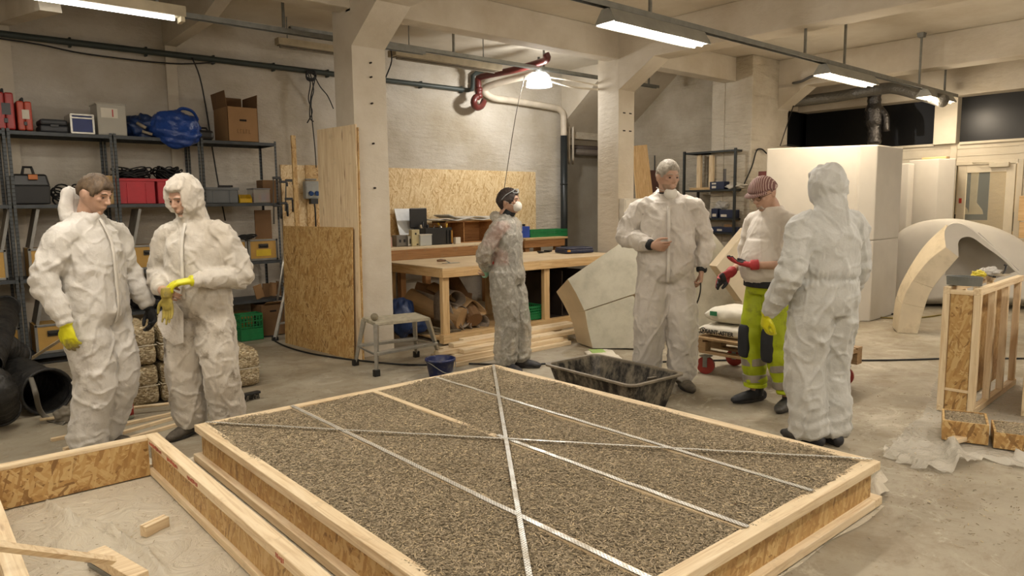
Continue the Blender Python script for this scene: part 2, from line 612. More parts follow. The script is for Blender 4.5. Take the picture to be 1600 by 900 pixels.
# door
DP = plain('door_paint', '#cfc5b0', .45, .06, 5, .05)
d = thing('door_1', 'white framed glazed door in the far board wall', 'door', (13.0, 3.6, 0), 0, None, 'structure')
b = B((13, 3.6, 0))
b.bb((13.0, 3.22, .01), (13.045, 3.34, 2.1)); b.bb((13.0, 3.88, .01), (13.045, 4.0, 2.1)); b.bb((13.0, 3.34, 1.98), (13.045, 3.88, 2.1))
b.bb((13.0, 3.34, .01), (13.045, 3.88, .9))
b.build('door_leaf', DP, d, bevel=.004)
B((13, 3.6, 0)).bb((13.02, 3.34, .9), (13.026, 3.88, 1.98)).build('door_pane', clear('door_glass', '#ccd4d0', .05, .12), d)
B((13, 3.6, 0)).tube([(13.0, 3.95, 1.05), (12.95, 3.95, 1.05), (12.95, 3.84, 1.05)], .01, 8).bb((12.99, 3.92, .97), (13.0, 3.98, 1.14)).build('door_handle', plain('dark_steel', '#4b4b4a', .35, metal=.8), d)
B((13, 3.6, 0)).bb((12.93, 3.3, 2.05), (13.0, 3.56, 2.12)).tube([(12.96, 3.5, 2.12), (12.9, 3.68, 2.13), (12.97, 3.8, 2.14)], .009, 6).build('door_closer', plain('cream_metal', '#c9bfa9', .4), d, bevel=.004)
B((13, 3.6, 0)).bb((12.995, 3.925, 1.5), (13.0, 3.965, 1.58)).build('red_notice', plain('red_notice', '#b0372a', .5), d)
# the lit store room behind the door
R2 = wall_paint('store_wall', '#a8977a', '#8f7d60')
struct(B().bb((15.6, 2.2, 0), (15.7, 5.4, 2.6)).bb((13.2, 5.3, 0), (15.6, 5.4, 2.6)).bb((13.2, 2.2, 0), (15.6, 2.3, 2.6)).bb((13.1, 2.2, 2.6), (15.7, 5.4, 2.7)).build('wall_store', R2))
B().bb((14.0, 2.6, .98), (14.5, 4.9, 1.02)).build('store_counter', pine('y'))
tag(bpy.data.objects['store_counter'], 'pale shelf board seen through the glazed door', 'shelf')
b = B((14.3, 3.3, 1.02)); b.bb((14.15, 3.32, 1.02), (14.45, 3.62, 1.34)); bx = b.build('equipment_box', plain('slate_plastic', '#4d545c', .5), bevel=.01)
tag(bx, 'slate grey box on the counter behind the glazed door', 'box')
b = B((14.3, 4.2, 1.02)); b.bb((14.2, 4.12, 1.02), (14.4, 4.52, 1.16)); bx = b.build('carton', plain('white_card', '#cabf9f', .7), bevel=.004)
tag(bx, 'low cream carton under the boot picture behind the door', 'box')
pc = thing('boot_picture', 'dark picture of a tall pale boot seen through the door', 'picture', (14.3, 4.3, 1.2))
B((14.3, 4.3, 1.2)).bb((14.32, 3.92, 1.2), (14.34, 4.55, 2.25)).build('picture_panel', plain('charcoal_print', '#26231e', .6), pc)
b = B((14.3, 4.3, 1.2))
for k, y in enumerate((4.42, 4.2)):
    pl = [(y, 2.2), (y - .12, 2.2), (y - .11, 1.5), (y - .2, 1.38), (y - .22, 1.3), (y, 1.3)]
    m = len(pl)
    vs = [V((X, p[0], p[1])) for X in (14.315, 14.322) for p in pl]
    b.add(vs, [tuple(range(m)), tuple(range(2 * m - 1, m - 1, -1))] + [(i, i + m, (i + 1) % m + m, (i + 1) % m) for i in range(m)])
b.build('boot_drawing', plain('pale_ink', '#b0a488', .7), pc)
sl = bpy.data.lights.new('store_lamp', 'POINT'); sl.energy = 140; sl.color = (1, .85, .6); sl.shadow_soft_size = .15
so = bpy.data.objects.new('store_lamp_light', sl); C.objects.link(so); so.location = (14.2, 3.2, 2.4)

# bolt holes in the columns
b = B()
for X, zs in ((3.58, (3.0, 2.86, 2.6, 2.2, 1.75)), (7.61, ())):
    for z in zs: b.tube([(X + .2, 6.47, z), (X + .2, 6.502, z)], .009, 10)
for z in (2.79, 2.55):
    for dx in (.09, .22): b.bb((7.61 + dx, 6.495, z), (7.61 + dx + .05, 6.502, z + .016))
struct(b.build('trim_11', plain('hole_dark', '#2b2520', .9)), 'dark bolt holes in the column faces')

# ================================================================ services
STEEL = plain('galvanised_steel', '#8e8f8a', .42, .1, 12, .05, metal=.7)
DGREY = plain('dark_grey_pipe', '#38403d', .5)
BLK = plain('black_rubber', '#171717', .55, .2)
PIPEW = plain('painted_pipe', '#c9bfae', .5, .1)
PIPER = plain('red_brown_pipe', '#5c2723', .35, .15)
BLKP = plain('black_plastic', '#1c1c1d', .4, .2)
ALU = plain('aluminium', '#b8b6ae', .35, .1, 20, .08, 60, metal=.75)

b = B((3, 9.03, 3.35))
b.tube([(-3, 9.03, 3.35), (6.98, 9.03, 3.35), (7.06, 9.03, 3.37), (7.08, 9.03, 3.45), (7.08, 9.03, 3.58), (7.14, 9.03, 3.63), (7.5, 9.03, 3.63)], .035, 10)
for i in range(14): b.bb((-2.9 + i * .75, 9.02, 3.3), (-2.88 + i * .75, 9.1, 3.4))
tag(b.build('wall_pipe', DGREY, smooth=True), 'long dark grey pipe running along the top of the back wall', 'pipe')
b = B((0, 9, 3.3))
b.tube([(-3, 9.0, 3.29), (.2, 9.0, 3.3), (1.2, 9.0, 3.29), (1.75, 9.0, 3.24), (2.6, 9.0, 3.24), (3.1, 9.0, 3.31)], .009, 6, smooth=5)
tag(b.build('sagging_cable', BLK, smooth=True), 'thin black cable sagging just below the wall pipe', 'cable')
# cable down behind the shelf
p0 = py(300, 90, 9.0); p1 = py(322, 170, 9.03); p2 = py(338, 270, 9.04); p3 = py(352, 345, 9.04)
tag(B(p0).tube([p0, py(312, 120, 9.02), p1, p2, p3], .009, 6, smooth=4).build('hanging_cable', BLK, smooth=True), 'black cable hanging from the wall pipe behind the cardboard box', 'cable')
# tangle of cables left of column
t = thing('cable_bundle', 'bundle of thin black cables looped over the wall pipe left of the first column', 'cable', py(485, 112, 8.98))
for pts in (((480, 112), (485, 130), (482, 155), (488, 175), (480, 192)), ((484, 112), (490, 140), (486, 165), (492, 230), (494, 262)),
            ((490, 115), (500, 135), (512, 150), (521, 170)), ((480, 113), (492, 120), (486, 150), (484, 182), (490, 190))):
    B(t.location).tube([py(a, c_, 8.97) for a, c_ in pts], .008, 6, smooth=5).build('cable_strand', BLK, t, smooth=True)
b = B(t.location)
for k in range(3): b.tube([py(474 + 4 * math.cos(a) * 2 + 12, 116 + 7 * math.sin(a) + k * 2, 8.96) for a in [i * PI / 5 for i in range(10)]], .008, 6, closed=True)
b.build('coil', BLK, t, smooth=True)

# red and cream waste pipes
t = thing('waste_pipe', 'red brown drain pipe with a trap below the ceiling on the back wall', 'pipe', py(748, 150, 8.85))
a1 = py(748, 160, 8.85)
b = B(t.location)
b.tube([py(756, 158, 8.95), py(752, 166, 8.9), py(744, 168, 8.85), py(740, 160, 8.8), py(743, 152, 8.8), py(748, 150, 8.8), py(747, 128, 8.8), py(752, 120, 8.75), py(800, 110, 8.1), py(842, 98, 7.7), py(855, 92, 7.5), py(853, 84, 7.5)], .05, 12, smooth=3)
b.build('pipe_run', PIPER, t, smooth=True)
b = B(t.location)
for q in ((748, 140), (748, 150)): 
    p = py(q[0], q[1], 8.8); b.tube([p - V((0, 0, .03)), p + V((0, 0, .03))], .062, 12)
b.build('pipe_collar', PIPER, t, smooth=True)
t = thing('soil_pipe', 'cream painted drain pipe turning down the wall corner into black', 'pipe', py(880, 200, 8.95))
b = B(t.location)
b.tube([py(835, 116, 7.9), py(800, 124, 8.4), py(762, 135, 8.85), py(757, 143, 8.95), py(772, 153, 8.97), py(800, 157, 8.97), py(860, 167, 8.97), py(874, 171, 8.97), py(880, 180, 8.97), py(880.5, 195, 8.97), py(881, 214, 8.97)], .055, 12, smooth=3)
b.build('upper_pipe', PIPEW, t, smooth=True)
p = py(881, 212, 8.97)
B(t.location).tube([p, (p.x, p.y, 0.02)], .062, 14).tube([(p.x, p.y, 1.9), (p.x, p.y, 1.93)], .068, 14).build('lower_pipe', plain('black_pipe', '#23282a', .4), t, smooth=True)
t = thing('heating_pipes', 'pair of dark horizontal pipes in the recess behind the second column', 'pipe', (9.6, 9.3, 2.3))
q0, q1 = py(893, 230, 9.3), py(950, 233, 9.3)
B(t.location).tube([q0, q1 + V((.6, 0, 0))], .045, 12).build('pipe_run', plain('brown_pipe', '#4e443e', .5), t, smooth=True)
q0, q1 = py(897, 237, 9.25), py(950, 240, 9.25)
B(t.location).tube([q0, q1 + V((.6, 0, 0))], .06, 12).build('pipe_run', plain('grey_brown_pipe', '#6d645b', .5), t, smooth=True)
for x_ in (889, 895):
    q0 = py(x_, 140, 9.12); tag(B(q0).tube([q0, (q0.x, q0.y, 2.4), (q0.x + .1, q0.y + .1, 2.3)], .022, 8).build('riser_pipe', PIPEW, smooth=True), 'thin painted riser pipe in the corner %s' % ('left of its twin' if x_ == 889 else 'right of its twin, nearer the column'), 'pipe', 'thin riser pipes in the corner')

# ---- lighting rails
def rail(name, label, pts, hang, w=.06, h=.045):
    t = thing(name, label, 'rail', pts[0])
    a, e = V(pts[0]), V(pts[1]); d = (e - a); L = d.length; ang = math.atan2(d.y, d.x)
    Rm = Rz(ang)
    b = B(t.location); mid = (a + e) / 2
    b.box(mid + V((0, 0, h / 2)), (L, w, .006), Rm); b.box(mid + Rm @ V((0, -w / 2, 0)), (L, .006, h), Rm); b.box(mid + Rm @ V((0, w / 2, 0)), (L, .006, h), Rm)
    b.build('channel', STEEL, t)
    for x in hang:
        p = a + d * ((x - a.x) / d.x)
        hb = B(t.location); hb.bb((p.x - .012, p.y - .012, p.z), (p.x + .012, p.y + .012, CEIL)); hb.box((p.x, p.y, CEIL - .03), (.09, .07, .06), taper=1.3)
        hb.build('hanger', STEEL, t)
    return t


r1 = rail('light_rail', 'long grey steel lighting rail crossing above the second column', [(-3, 3.97, 3.15), (12.6, 3.97, 3.15)], (-1, 2, 5.05, 7.78, 8.75, 11.1, 12.1))
q0, q1 = py(600, 68, 7.75), py(1028, 137, 7.75)
r2 = rail('light_rail', 'thinner grey steel rail behind the beam carrying the glass lamp', [(q0.x - 1.2, 7.75, q0.z), (q1.x, 7.75, q0.z)], (py(709, 85, 7.75).x, py(850, 110, 7.75).x, q1.x - .25))
q0, q1 = py(200, 10, 7.2), py(517, 60, 7.2)
r3 = rail('light_rail', 'grey rail at top left in front of the back wall', [(-2.5, 7.2, q1.z), (q1.x + 1.2, 7.2, q1.z)], (0.2, 2.0, 3.2))
WARM = (1, .915, .82)
GLOWL = glow('lit_tube', (1, .93, .78, 1), 9.)
GLOWW = glow('lit_tube_white', (1, .98, .93, 1), 9.)
GLOWA = glow('lit_tube_amber', (1, .83, .56, 1), 7.)


def tube_lamp(label, x0, x1, y, z, gm, power, col, vis=True, group='fluorescent lamps on the rails'):
    """trough fitting along x with its opening underneath"""
    t = thing('hanging_lamp', label, 'lamp', ((x0 + x1) / 2, y, z), 0, group)
    L = x1 - x0
    b = B()
    for s in (-1, 1):
        prof = [(s * .035, .12), (s * .045, .12), (s * .085, .05), (s * .11, .0), (s * .1, .0), (s * .075, .05), (s * .035, .105)]
        pv = [V((X, p[0], p[1])) for X in (-L / 2, L / 2) for p in prof]; m = len(prof)
        fs = [tuple(range(m)), tuple(range(2 * m - 1, m - 1, -1))] + [(i, i + m, (i + 1) % m + m, (i + 1) % m) for i in range(m)]
        b.add(pv, fs)
    b.box((0, 0, .115), (L, .09, .012))
    for s in (-1, 1):
        pv = [V((s * L / 2 + dx, p[0], p[1])) for dx in (-.006, .006) for p in ((-.035, .12), (-.085, .05), (-.11, 0.01), (.11, .01), (.085, .05), (.035, .12))]
        b.add(pv, [tuple(range(6)), tuple(range(11, 5, -1))] + [(i, i + 6, (i + 1) % 6 + 6, (i + 1) % 6) for i in range(6)])
    b.build('housing', plain('lamp_housing', '#9a9a93', .45, metal=.3), t)
    B().box((0, 0, .012), (L - .03, .17, .012)).build('diffuser', gm, t)
    for s in (-.04, .04): B().tube([(-L / 2 + .04, s, -.002), (L / 2 - .04, s, -.002)], .014, 8).build('lamp_tube', gm, t, smooth=True)
    ld = bpy.data.lights.new('lamp_light', 'AREA'); ld.shape = 'RECTANGLE'; ld.size = L * .95; ld.size_y = .16; ld.energy = power; ld.color = col
    lo = bpy.data.objects.new('lamp_light', ld); C.objects.link(lo); lo.parent = t; lo.location = (0, 0, -.02)
    for k in (-.3, .3):  # added point fills below the fitting, brightening the ceiling and sides
        l2 = bpy.data.lights.new('fill_light', 'POINT'); l2.energy = power * .55; l2.color = col; l2.shadow_soft_size = .12
        o2 = bpy.data.objects.new('fill_light', l2); C.objects.link(o2); o2.parent = t; o2.location = (L * k, 0, -.15)
    return t


PW = 34
tube_lamp('lit trough lamp with clear white tubes, nearest of those on the long rail', 4.48, 5.8, 3.97, 3.0, GLOWL, PW, WARM)
tube_lamp('lit trough lamp glowing amber, middle of the long rail', 8.2, 9.5, 3.97, 3.0, GLOWA, PW, (1, .84, .64))
tube_lamp('small lit amber trough lamp at the far end of the long rail', 11.3, 12.3, 3.97, 3.02, GLOWA, PW * .8, (1, .84, .64))
for x, y in ((.8, 3.97), (-2.6, 3.97), (-1, .2), (2.7, .2), (6.4, .2), (10.1, .2), (-1, -2.6), (4.5, -2.6), (8.5, -2.6)):  # unseen lamps, assumed out of view and added for even ambient light
    tube_lamp('lit trough lamp outside the picture, at %.1f %.1f' % (x, y) if 0 else 'unseen lit trough lamp assumed on the ceiling, added for even light', x - .65, x + .65, y, 3.0 if y > 3 else 3.1, GLOWL, PW * .82, WARM)
# long batten lamp top left
t = thing('batten_lamp', 'long lit white tube lamp at the top left corner', 'lamp', (1.0, 6.05, 3.02))
B().box((0, 0, .07), (1.75, .11, .08)).build('housing', plain('cream_lamp_housing', '#a79c84', .5), t, bevel=.004)
B().tube([(-.85, 0, .015), (.8, 0, .015)], .017, 10).build('lamp_tube', GLOWW, t, smooth=True)
for s in (.85, -.87): B().box((s, 0, .015), (.03, .1, .05)).build('end_cap', plain('cream_cap', '#cfc4a8', .4), t, bevel=.003)
for s in (-.4, .4): B().bb((s, -.01, .1), (s + .02, .01, CEIL - 3.02)).build('hanger', STEEL, t)
ld = bpy.data.lights.new('lamp_light', 'AREA'); ld.shape = 'RECTANGLE'; ld.size = 1.6; ld.size_y = .05; ld.energy = 26; ld.color = (1, .92, .78)
lo = bpy.data.objects.new('lamp_light', ld); C.objects.link(lo); lo.parent = t; lo.location = (0, 0, -.01)
# unlit battens
def unlit(label, a, e, y, w=.2):
    p, q = py(a[0], a[1], y), py(e[0], e[1], y)
    t = thing('unlit_lamp', label, 'lamp', (p + q) / 2, 0, 'unlit ceiling lamps')
    L = q.x - p.x
    B().box((0, 0, .0), (L, w, .08)).build('housing', plain('dusty_housing', '#b3a68b', .6), t, bevel=.004)
    B().box((0, 0, -.045), (L * .96, w * .6, .012)).tube([(-L * .46, 0, -.06), (L * .46, 0, -.06)], .014, 8).build('lamp_tube', plain('unlit_tube', '#6f6656', .4), t)
    for s in (-.35, .35): B().tube([(L * s, 0, .03), (L * s, 0, CEIL - t.location.z)], .008, 6).build('hanger', STEEL, t)
    return t
unlit('long unlit lamp hanging behind the first column beside the rail', (612, 82), (778, 108), 7.95)
unlit('unlit slim lamp near the back wall left of the first column', (432, 62), (540, 82), 8.6, .12)
# glass dome lamp
t = thing('dome_lamp', 'bright bell shaped ribbed glass lamp hanging over the workbench', 'lamp', (7.3, 7.75, 3.27))
b = B(); b.lathe([(.185, 0), (.19, .0), (.18, .07), (.15, .16), (.1, .2), (.04, .21), (.04, .2), (.095, .19), (.14, .15), (.17, .065)], seg=40)
b.build('glass_shade', clear('lamp_glass', '#dfe4e6', .15, .3, .4, 50), t, smooth=True)
B().ball((0, 0, .12), (.05, .05, .07)).build('bulb', glow('bulb_glow', (.95, .98, 1, 1), 12), t, smooth=True)
B().lathe([(.045, .2), (.045, .3), (.02, .33), (.02, .42)], seg=16).build('lamp_holder', STEEL, t, smooth=True)
ld = bpy.data.lights.new('lamp_light', 'POINT'); ld.energy = 145; ld.color = (1, .96, .9); ld.shadow_soft_size = .08
lo = bpy.data.objects.new('lamp_light', ld); C.objects.link(lo); lo.parent = t; lo.location = (0, 0, .02)
# pale cable from lamp to column, cord down to bench
a0, a1, a2 = py(850, 124, 7.7), py(895, 136, 7.2), py(936, 140, 6.9)
tag(B(a0).tube([a0, a1, a2], .014, 8, smooth=6).tube([a0 + V((0, 0, .04)), a1 + V((0, 0, .09)), a2 + V((0, 0, .05))], .012, 8, smooth=6).build('hanging_cable', plain('white_cable', '#e6dfd0', .4), smooth=True), 'pale cables running from the glass lamp to the second column', 'cable')
a0, a1 = py(820, 118, 7.8), py(787, 300, 8.3)
tag(B(a0).tube([a0, py(806, 180, 7.95), a1], .006, 6, smooth=4).build('lamp_cord', plain('grey_cord', '#6b655c', .5), smooth=True), 'thin cord slanting down in front of the back wall', 'cord')
# conduits hanging right of column 1
a0 = py(610, 72, 7.6)
tag(B(a0).tube([a0, py(612, 95, 7.6), py(604, 118, 7.6), py(593, 143, 7.6)], .009, 6, smooth=4).build('hanging_cable', BLK, smooth=True), 'black cable dangling beside the first column head', 'cable')
# electrical box on column 2
t = thing('electrical_cabinet', 'flat white electrical cabinet on the front of the second column', 'cabinet', (7.79, 6.44, .9))
B((7.79, 6.44, .9)).bb((7.62, 6.4, .95), (7.96, 6.496, 1.63)).build('body', plain('cabinet_white', '#cdc7ba', .4), t, bevel=.006)
B((7.79, 6.44, .9)).bb((7.64, 6.392, .97), (7.94, 6.4, 1.61)).build('door', plain('cabinet_white2', '#d3cdc0', .4), t, bevel=.003)
B((7.79, 6.44, .9)).bb((7.86, 6.388, 1.5), (7.92, 6.392, 1.57)).build('rating_plate', plain('plate_tan', '#a89b84', .4), t)
# flexible silver ducts near the far windows
n = N('foil_duct'); n.set(Base_Color='#8c8a84', Roughness=.35, Metallic=.75)
n.bump(n.noise(30, 3, .6), .8, .02); FOIL = n.m
t = thing('air_duct', 'silver spiral air duct running below the ceiling to the far windows', 'duct', px(1400, 140, 12.4))
b = B(t.location)
b.tube([py(1232, 160, 6.45), px(1300, 152, 12.3), px(1370, 140, 12.2), px(1400, 138, 12.0), px(1440, 148, 11.8), px(1475, 158, 11.6)], .09, 14, smooth=5)
b.build('horizontal_duct', FOIL, t, smooth=True)
b = B(t.location)
pts = [px(1366, y, 12.5) for y in range(145, 226, 4)]
b.tube(pts, [.1 + (.035 if 5 < i < 13 else 0) + .012 * (i % 2) for i in range(len(pts))], 16)
b.tube([px(1376, 170, 12.5), px(1384, 182, 12.5), px(1385, 205, 12.5)], .05, 12, smooth=4)
b.build('vertical_duct', plain('dark_foil', '#4d4a47', .3, metal=.7, bump=.8, bscale=25, bdist=.02), t, smooth=True)
p = [px(*q, 11.2) for q in ((1232, 131), (1250, 128), (1278, 117))] + [px(1345, 112, 11.6), px(1365, 105, 12), px(1395, 125, 12), px(1440, 143, 12)]
tag(B(p[0]).tube([py(1227, 131, 6.2)] + p[1:], .022, 8, smooth=5).build('flexible_conduit', plain('grey_conduit', '#55534f', .5), smooth=True), 'dark flexible conduit looping from the pier over the rail', 'conduit')
a0 = py(1242, 158, 6.1)
tag(B(a0).tube([a0, py(1230, 195, 6.1), py(1219, 228, 6.1), py(1235, 226, 6.1), py(1260, 232, 6.1)], .008, 6).build('hanging_cable', BLK, smooth=True), 'thin black cable slanting down the pier to the white blocks', 'cable')
# ================================================================ plane helper: ray meets the upright plane through two floor points
def upright(P0, P1):
    P0, P1 = V(P0), V(P1); d = (P1 - P0); nrm = V((d.y, -d.x, 0)).normalized()
    def f(x, y, off=0.):
        r = ray(x, y); o = V((0, 0, CAM_H)); q = P0 + nrm * off
        t = (q - o).dot(nrm) / r.dot(nrm)
        return o + r * t
    f.n = nrm
    return f


def slab(b, pts, vec):
    """solid from a planar outline pushed along vec"""
    n = len(pts); vs = list(pts) + [p + vec for p in pts]
    nr = (pts[1] - pts[0]).cross(pts[2] - pts[0])
    fs = [tuple(range(n)), tuple(range(2 * n - 1, n - 1, -1))] + [(i, i + n, (i + 1) % n + n, (i + 1) % n) for i in range(n)]
    if nr.dot(vec) > 0: pass
    else: fs = [tuple(reversed(f)) for f in fs]
    fs = [tuple(reversed(f)) for f in fs]
    return b.add(vs, fs)


# ---------------------------------------------------------------- hemp-lime mix
n = N('hemp_lime_mix')
v = n.vor(115, n.map((1, 2.2, 1), (0, 0, .5)))
s_ = n.new('SeparateColor'); n.put(v.outputs['Color'], s_.inputs[0])
c = n.ramp(s_.outputs[0], [(.0, '#63573f'), (.4, '#86795f'), (.75, '#9c8e75'), (1., '#b0a086')])
c = n.mix(n.ramp(n.noise(2.2, 4), [(.4, 0.), (.7, .3)]), c, '#8b8472')
n.set(Base_Color=c, Roughness=.9)
n.bump(v.outputs['Distance'], .9, .012)
HEMP = n.m
n = N('hemp_chips')
oi = n.new('NewGeometry')
rp = n.ramp(oi.outputs['Random Per Island'], [(.0, '#675a45'), (.3, '#84765d'), (.6, '#9c8e74'), (.9, '#b0a086'), (1., '#c9b48c')])
n.set(Base_Color=rp, Roughness=.85)
CHIPS = n.m


def chip_mesh(name, x0, x1, y0, y1, zf, count, L=(.010, .024), seed=1, dens=None):
    r = np.random.RandomState(seed)
    if dens is None:
        x = r.uniform(x0, x1, count); y = r.uniform(y0, y1, count)
    else:
        x = r.uniform(x0, x1, count * 2); y = r.uniform(y0, y1, count * 2)
        k = r.uniform(0, 1, count * 2) < dens(x, y); x = x[k][:count]; y = y[k][:count]; count = len(x)
    z = zf(x, y) + r.uniform(-.001, .004, count)
    a = r.uniform(0, 2 * np.pi, count); l = r.uniform(L[0], L[1], count) / 2; w = r.uniform(.0012, .0028, count)
    t = r.uniform(-.35, .35, count)
    dx, dy, dz = np.cos(a) * np.cos(t) * l, np.sin(a) * np.cos(t) * l, np.sin(t) * l
    sx, sy = -np.sin(a) * w, np.cos(a) * w
    P = np.stack([x, y, z], 1); D = np.stack([dx, dy, dz], 1); Sd = np.stack([sx, sy, np.zeros(count)], 1); U = np.zeros((count, 3)); U[:, 2] = w * .8
    vs = np.stack([P - D - Sd, P - D + Sd, P + D + Sd, P + D - Sd, P - D * .9 + U, P + D * .9 + U], 1).reshape(-1, 3)
    base = (np.arange(count) * 6)[:, None]
    f = np.concatenate([base + np.array([[0, 4, 5, 3]]), base + np.array([[1, 2, 5, 4]])], 1).reshape(-1, 4)
    me = bpy.data.meshes.new(name)
    me.vertices.add(len(vs)); me.vertices.foreach_set('co', vs.ravel())
    me.loops.add(f.size); me.loops.foreach_set('vertex_index', f.ravel())
    me.polygons.add(len(f)); me.polygons.foreach_set('loop_start', np.arange(len(f)) * 4)
    try: me.polygons.foreach_set('loop_total', np.full(len(f), 4))
    except Exception: pass
    me.update(calc_edges=True)
    me.materials.append(CHIPS)
    return me


def zfill(x, y):
    return .232 + .006 * np.sin(x * 3.1 + 1) * np.cos(y * 2.3) + .004 * np.sin(x * 9 + y * 7)


BX0, BX1, BY0, BY1, BH = 1.30, 3.70, 1.41, 4.50, .24
t = thing('formwork_box', 'large low timber formwork box filled with grey brown chips and crossed by metal strips', 'formwork', ((BX0 + BX1) / 2, (BY0 + BY1) / 2, 0))
O = t.location.copy()
for z0, z1, ex in ((BH - .045, BH, 0.), (0.012, .055, .012)):
    for lo, hi, ax in (((BX0 - ex, BY0 - ex), (BX0 + .07, BY1 + ex), 'y'), ((BX1 - .07, BY0 - ex), (BX1 + ex, BY1 + ex), 'y'),
                       ((BX0 + .07, BY0 - ex), (BX1 - .07, BY0 + .07), 'x'), ((BX0 + .07, BY1 - .07), (BX1 - .07, BY1 + ex), 'x')):
        B(O).bb((lo[0], lo[1], z0), (hi[0], hi[1], z1)).build('rail', pine(ax), t, bevel=.003)
for lo, hi in (((BX0 + .028, BY0 + .04), (BX0 + .046, BY1 - .04)), ((BX1 - .046, BY0 + .04), (BX1 - .028, BY1 - .04)),
               ((BX0 + .04, BY0 + .028), (BX1 - .04, BY0 + .046)), ((BX0 + .04, BY1 - .046), (BX1 - .04, BY1 - .028))):
    B(O).bb((lo[0], lo[1], .05), (hi[0], hi[1], BH - .04)).build('side_panel', osb(1, 'x' if hi[0] - lo[0] < .1 else 'y'), t)
SX = (1.92, 2.525, 3.075)
for x in SX:
    B(O).bb((x - .02, BY0 + .07, .12), (x + .02, BY1 - .07, BH)).build('divider', pine('y'), t)
b = B(O)
nx, ny = 90, 120
b.grid(lambda u, v_: V((BX0 + .05 + u * (BX1 - BX0 - .1), BY0 + .05 + v_ * (BY1 - BY0 - .1), 0)), nx, ny)
for i, q in enumerate(b.v):
    X, Y = q.x + O.x, q.y + O.y
    e = min(X - BX0, BX1 - X, Y - BY0, BY1 - Y)
    b.v[i] = V((q.x, q.y, float(zfill(X, Y)) + .004 * nz((X, Y, 0), 14) + (.0 if e < .08 else 0)))
b.build('hemp_fill', HEMP, t, smooth=True)
me = chip_mesh('fill_chips', BX0 + .045, BX1 - .045, BY0 + .045, BY1 - .045, lambda x, y: zfill(x, y) + .002, 125000, seed=3)
o = bpy.data.objects.new('fill_chips', me); link(o, t); o.location = -O; tag(o, kind='stuff')

n = N('perforated_strip')
cx_ = n.new('SeparateXYZ'); n.put(n.co, cx_.inputs[0])
w1 = n.math('SINE', n.math('MULTIPLY', cx_.outputs[0], 330.)); w2 = n.math('COSINE', n.math('MULTIPLY', cx_.outputs[1], 420.))
hole = n.ramp(n.math('MULTIPLY', w1, w2), [(.3, 0.), (.45, 1.)])
dust = n.ramp(n.noise(7, 5, .7), [(.45, 0.), (.68, .75)])
c = n.mix(hole, '#e2e0d8', '#7d786a'); c = n.mix(dust, c, '#a2967d')
n.set(Base_Color=c, Metallic=n.ramp(dust, [(0., .45), (1., .0)]), Roughness=n.ramp(dust, [(0., .28), (1., .8)]))
STRIP = n.m


def strip(a, e, label, w=.026, group=None):
    a, e = V(a), V(e); d = e - a; L = d.length
    b = B()
    k = 40; vs = []
    for i in range(k + 1):
        x = L * i / k; z = .0035 * nz((x * 3, a.x, a.y), 2.0)
        vs += [V((x, -w / 2, z)), V((x, w / 2, z)), V((x, -w / 2, z + .003)), V((x, w / 2, z + .003))]
    fs = []
    for i in range(k):
        p = i * 4; q = p + 4
        fs += [(p + 2, q + 2, q + 3, p + 3), (p, p + 1, q + 1, q), (p, q, q + 2, p + 2), (p + 1, p + 3, q + 3, q + 1)]
    b.add(vs, fs)
    o = b.build('metal_strip', STRIP)
    o.location = a; o.rotation_euler = (0, 0, math.atan2(d.y, d.x))
    return tag(o, label, 'strip', group)


zt = .2455
strip((SX[0] - .008, BY1 - .04, zt), (SX[0] - .008, BY0 + .05, zt), 'perforated metal strip lying along the near left divider of the big box')
strip((SX[1], 3.05, zt), (SX[1], BY0 + .05, zt), 'perforated metal strip covering the near half of the middle wooden divider')
strip((SX[2] - .005, BY1 - .05, zt), (SX[2] - .005, BY0 + .05, zt), 'perforated metal strip lying along the far right divider of the big box')
strip((BX0 + .06, BY1 - .03, zt + .004), (BX1 - .03, BY0 + .03, zt + .004), 'thin metal strip running diagonally from left to right corner of the big box', .016)
strip((BX1 - .05, BY1 - .05, zt + .004), (BX0 + .05, BY0 + .03, zt + .004), 'thin metal strip running diagonally from the back corner towards the photographer', .022)

# ---------------------------------------------------------------- empty frame at front left
t = thing('empty_formwork', 'empty low formwork frame of pine and chipboard at front left', 'formwork', (.65, 3, 0))
O = t.location.copy()
for x0, x1 in ((1.02, 1.09), (.2, .27)):
    B(O).bb((x0, .2, BH - .045), (x1, 4.5, BH)).build('rail', pine('y'), t, bevel=.003)
    B(O).bb((x0, .2, 0.012), (x1, 4.5, .052)).build('rail', pine('y'), t, bevel=.003)
    B(O).bb((x0 + .02, .25, .05), (x0 + .038, 4.46, BH - .04)).build('side_panel', osb(1, 'x'), t)
B(O).bb((.27, 4.43, BH - .02), (1.02, 4.5, BH)).build('rail', pine('x'), t, bevel=.003)
B(O).bb((.27, 4.43, .012), (1.02, 4.448, BH - .02)).build('side_panel', osb(1), t)
B(O).bb((.27, 4.46, .012), (1.02, 4.5, .052)).build('rail', pine('x'), t, bevel=.003)
st = plain('red_stamp', '#b05a45', .7, .3)
b = B(O); r_ = random.Random(5)
y = 4.35
for grp in ((4.4, 14), (4.05, 12), (3.7, 10), (2.6, 5), (2.25, 16)):
    y = grp[0]; b = B(O)
    for k in range(grp[1]):
        w_ = r_.uniform(.006, .014)
        b.bb((1.0185, y - w_, BH - .036 + r_.uniform(0, .006)), (1.0199, y, BH - .012 - r_.uniform(0, .008))); y -= w_ + .007
    b.build('red_stamp', st, t)

# ---------------------------------------------------------------- plastic sheeting
SHEET = clear('polythene', '#d3c9b4', .38, .82, 1., 5, .05)
SHEETC = clear('polythene_clear', '#d8d2c3', .25, .6, 1., 7, .06)


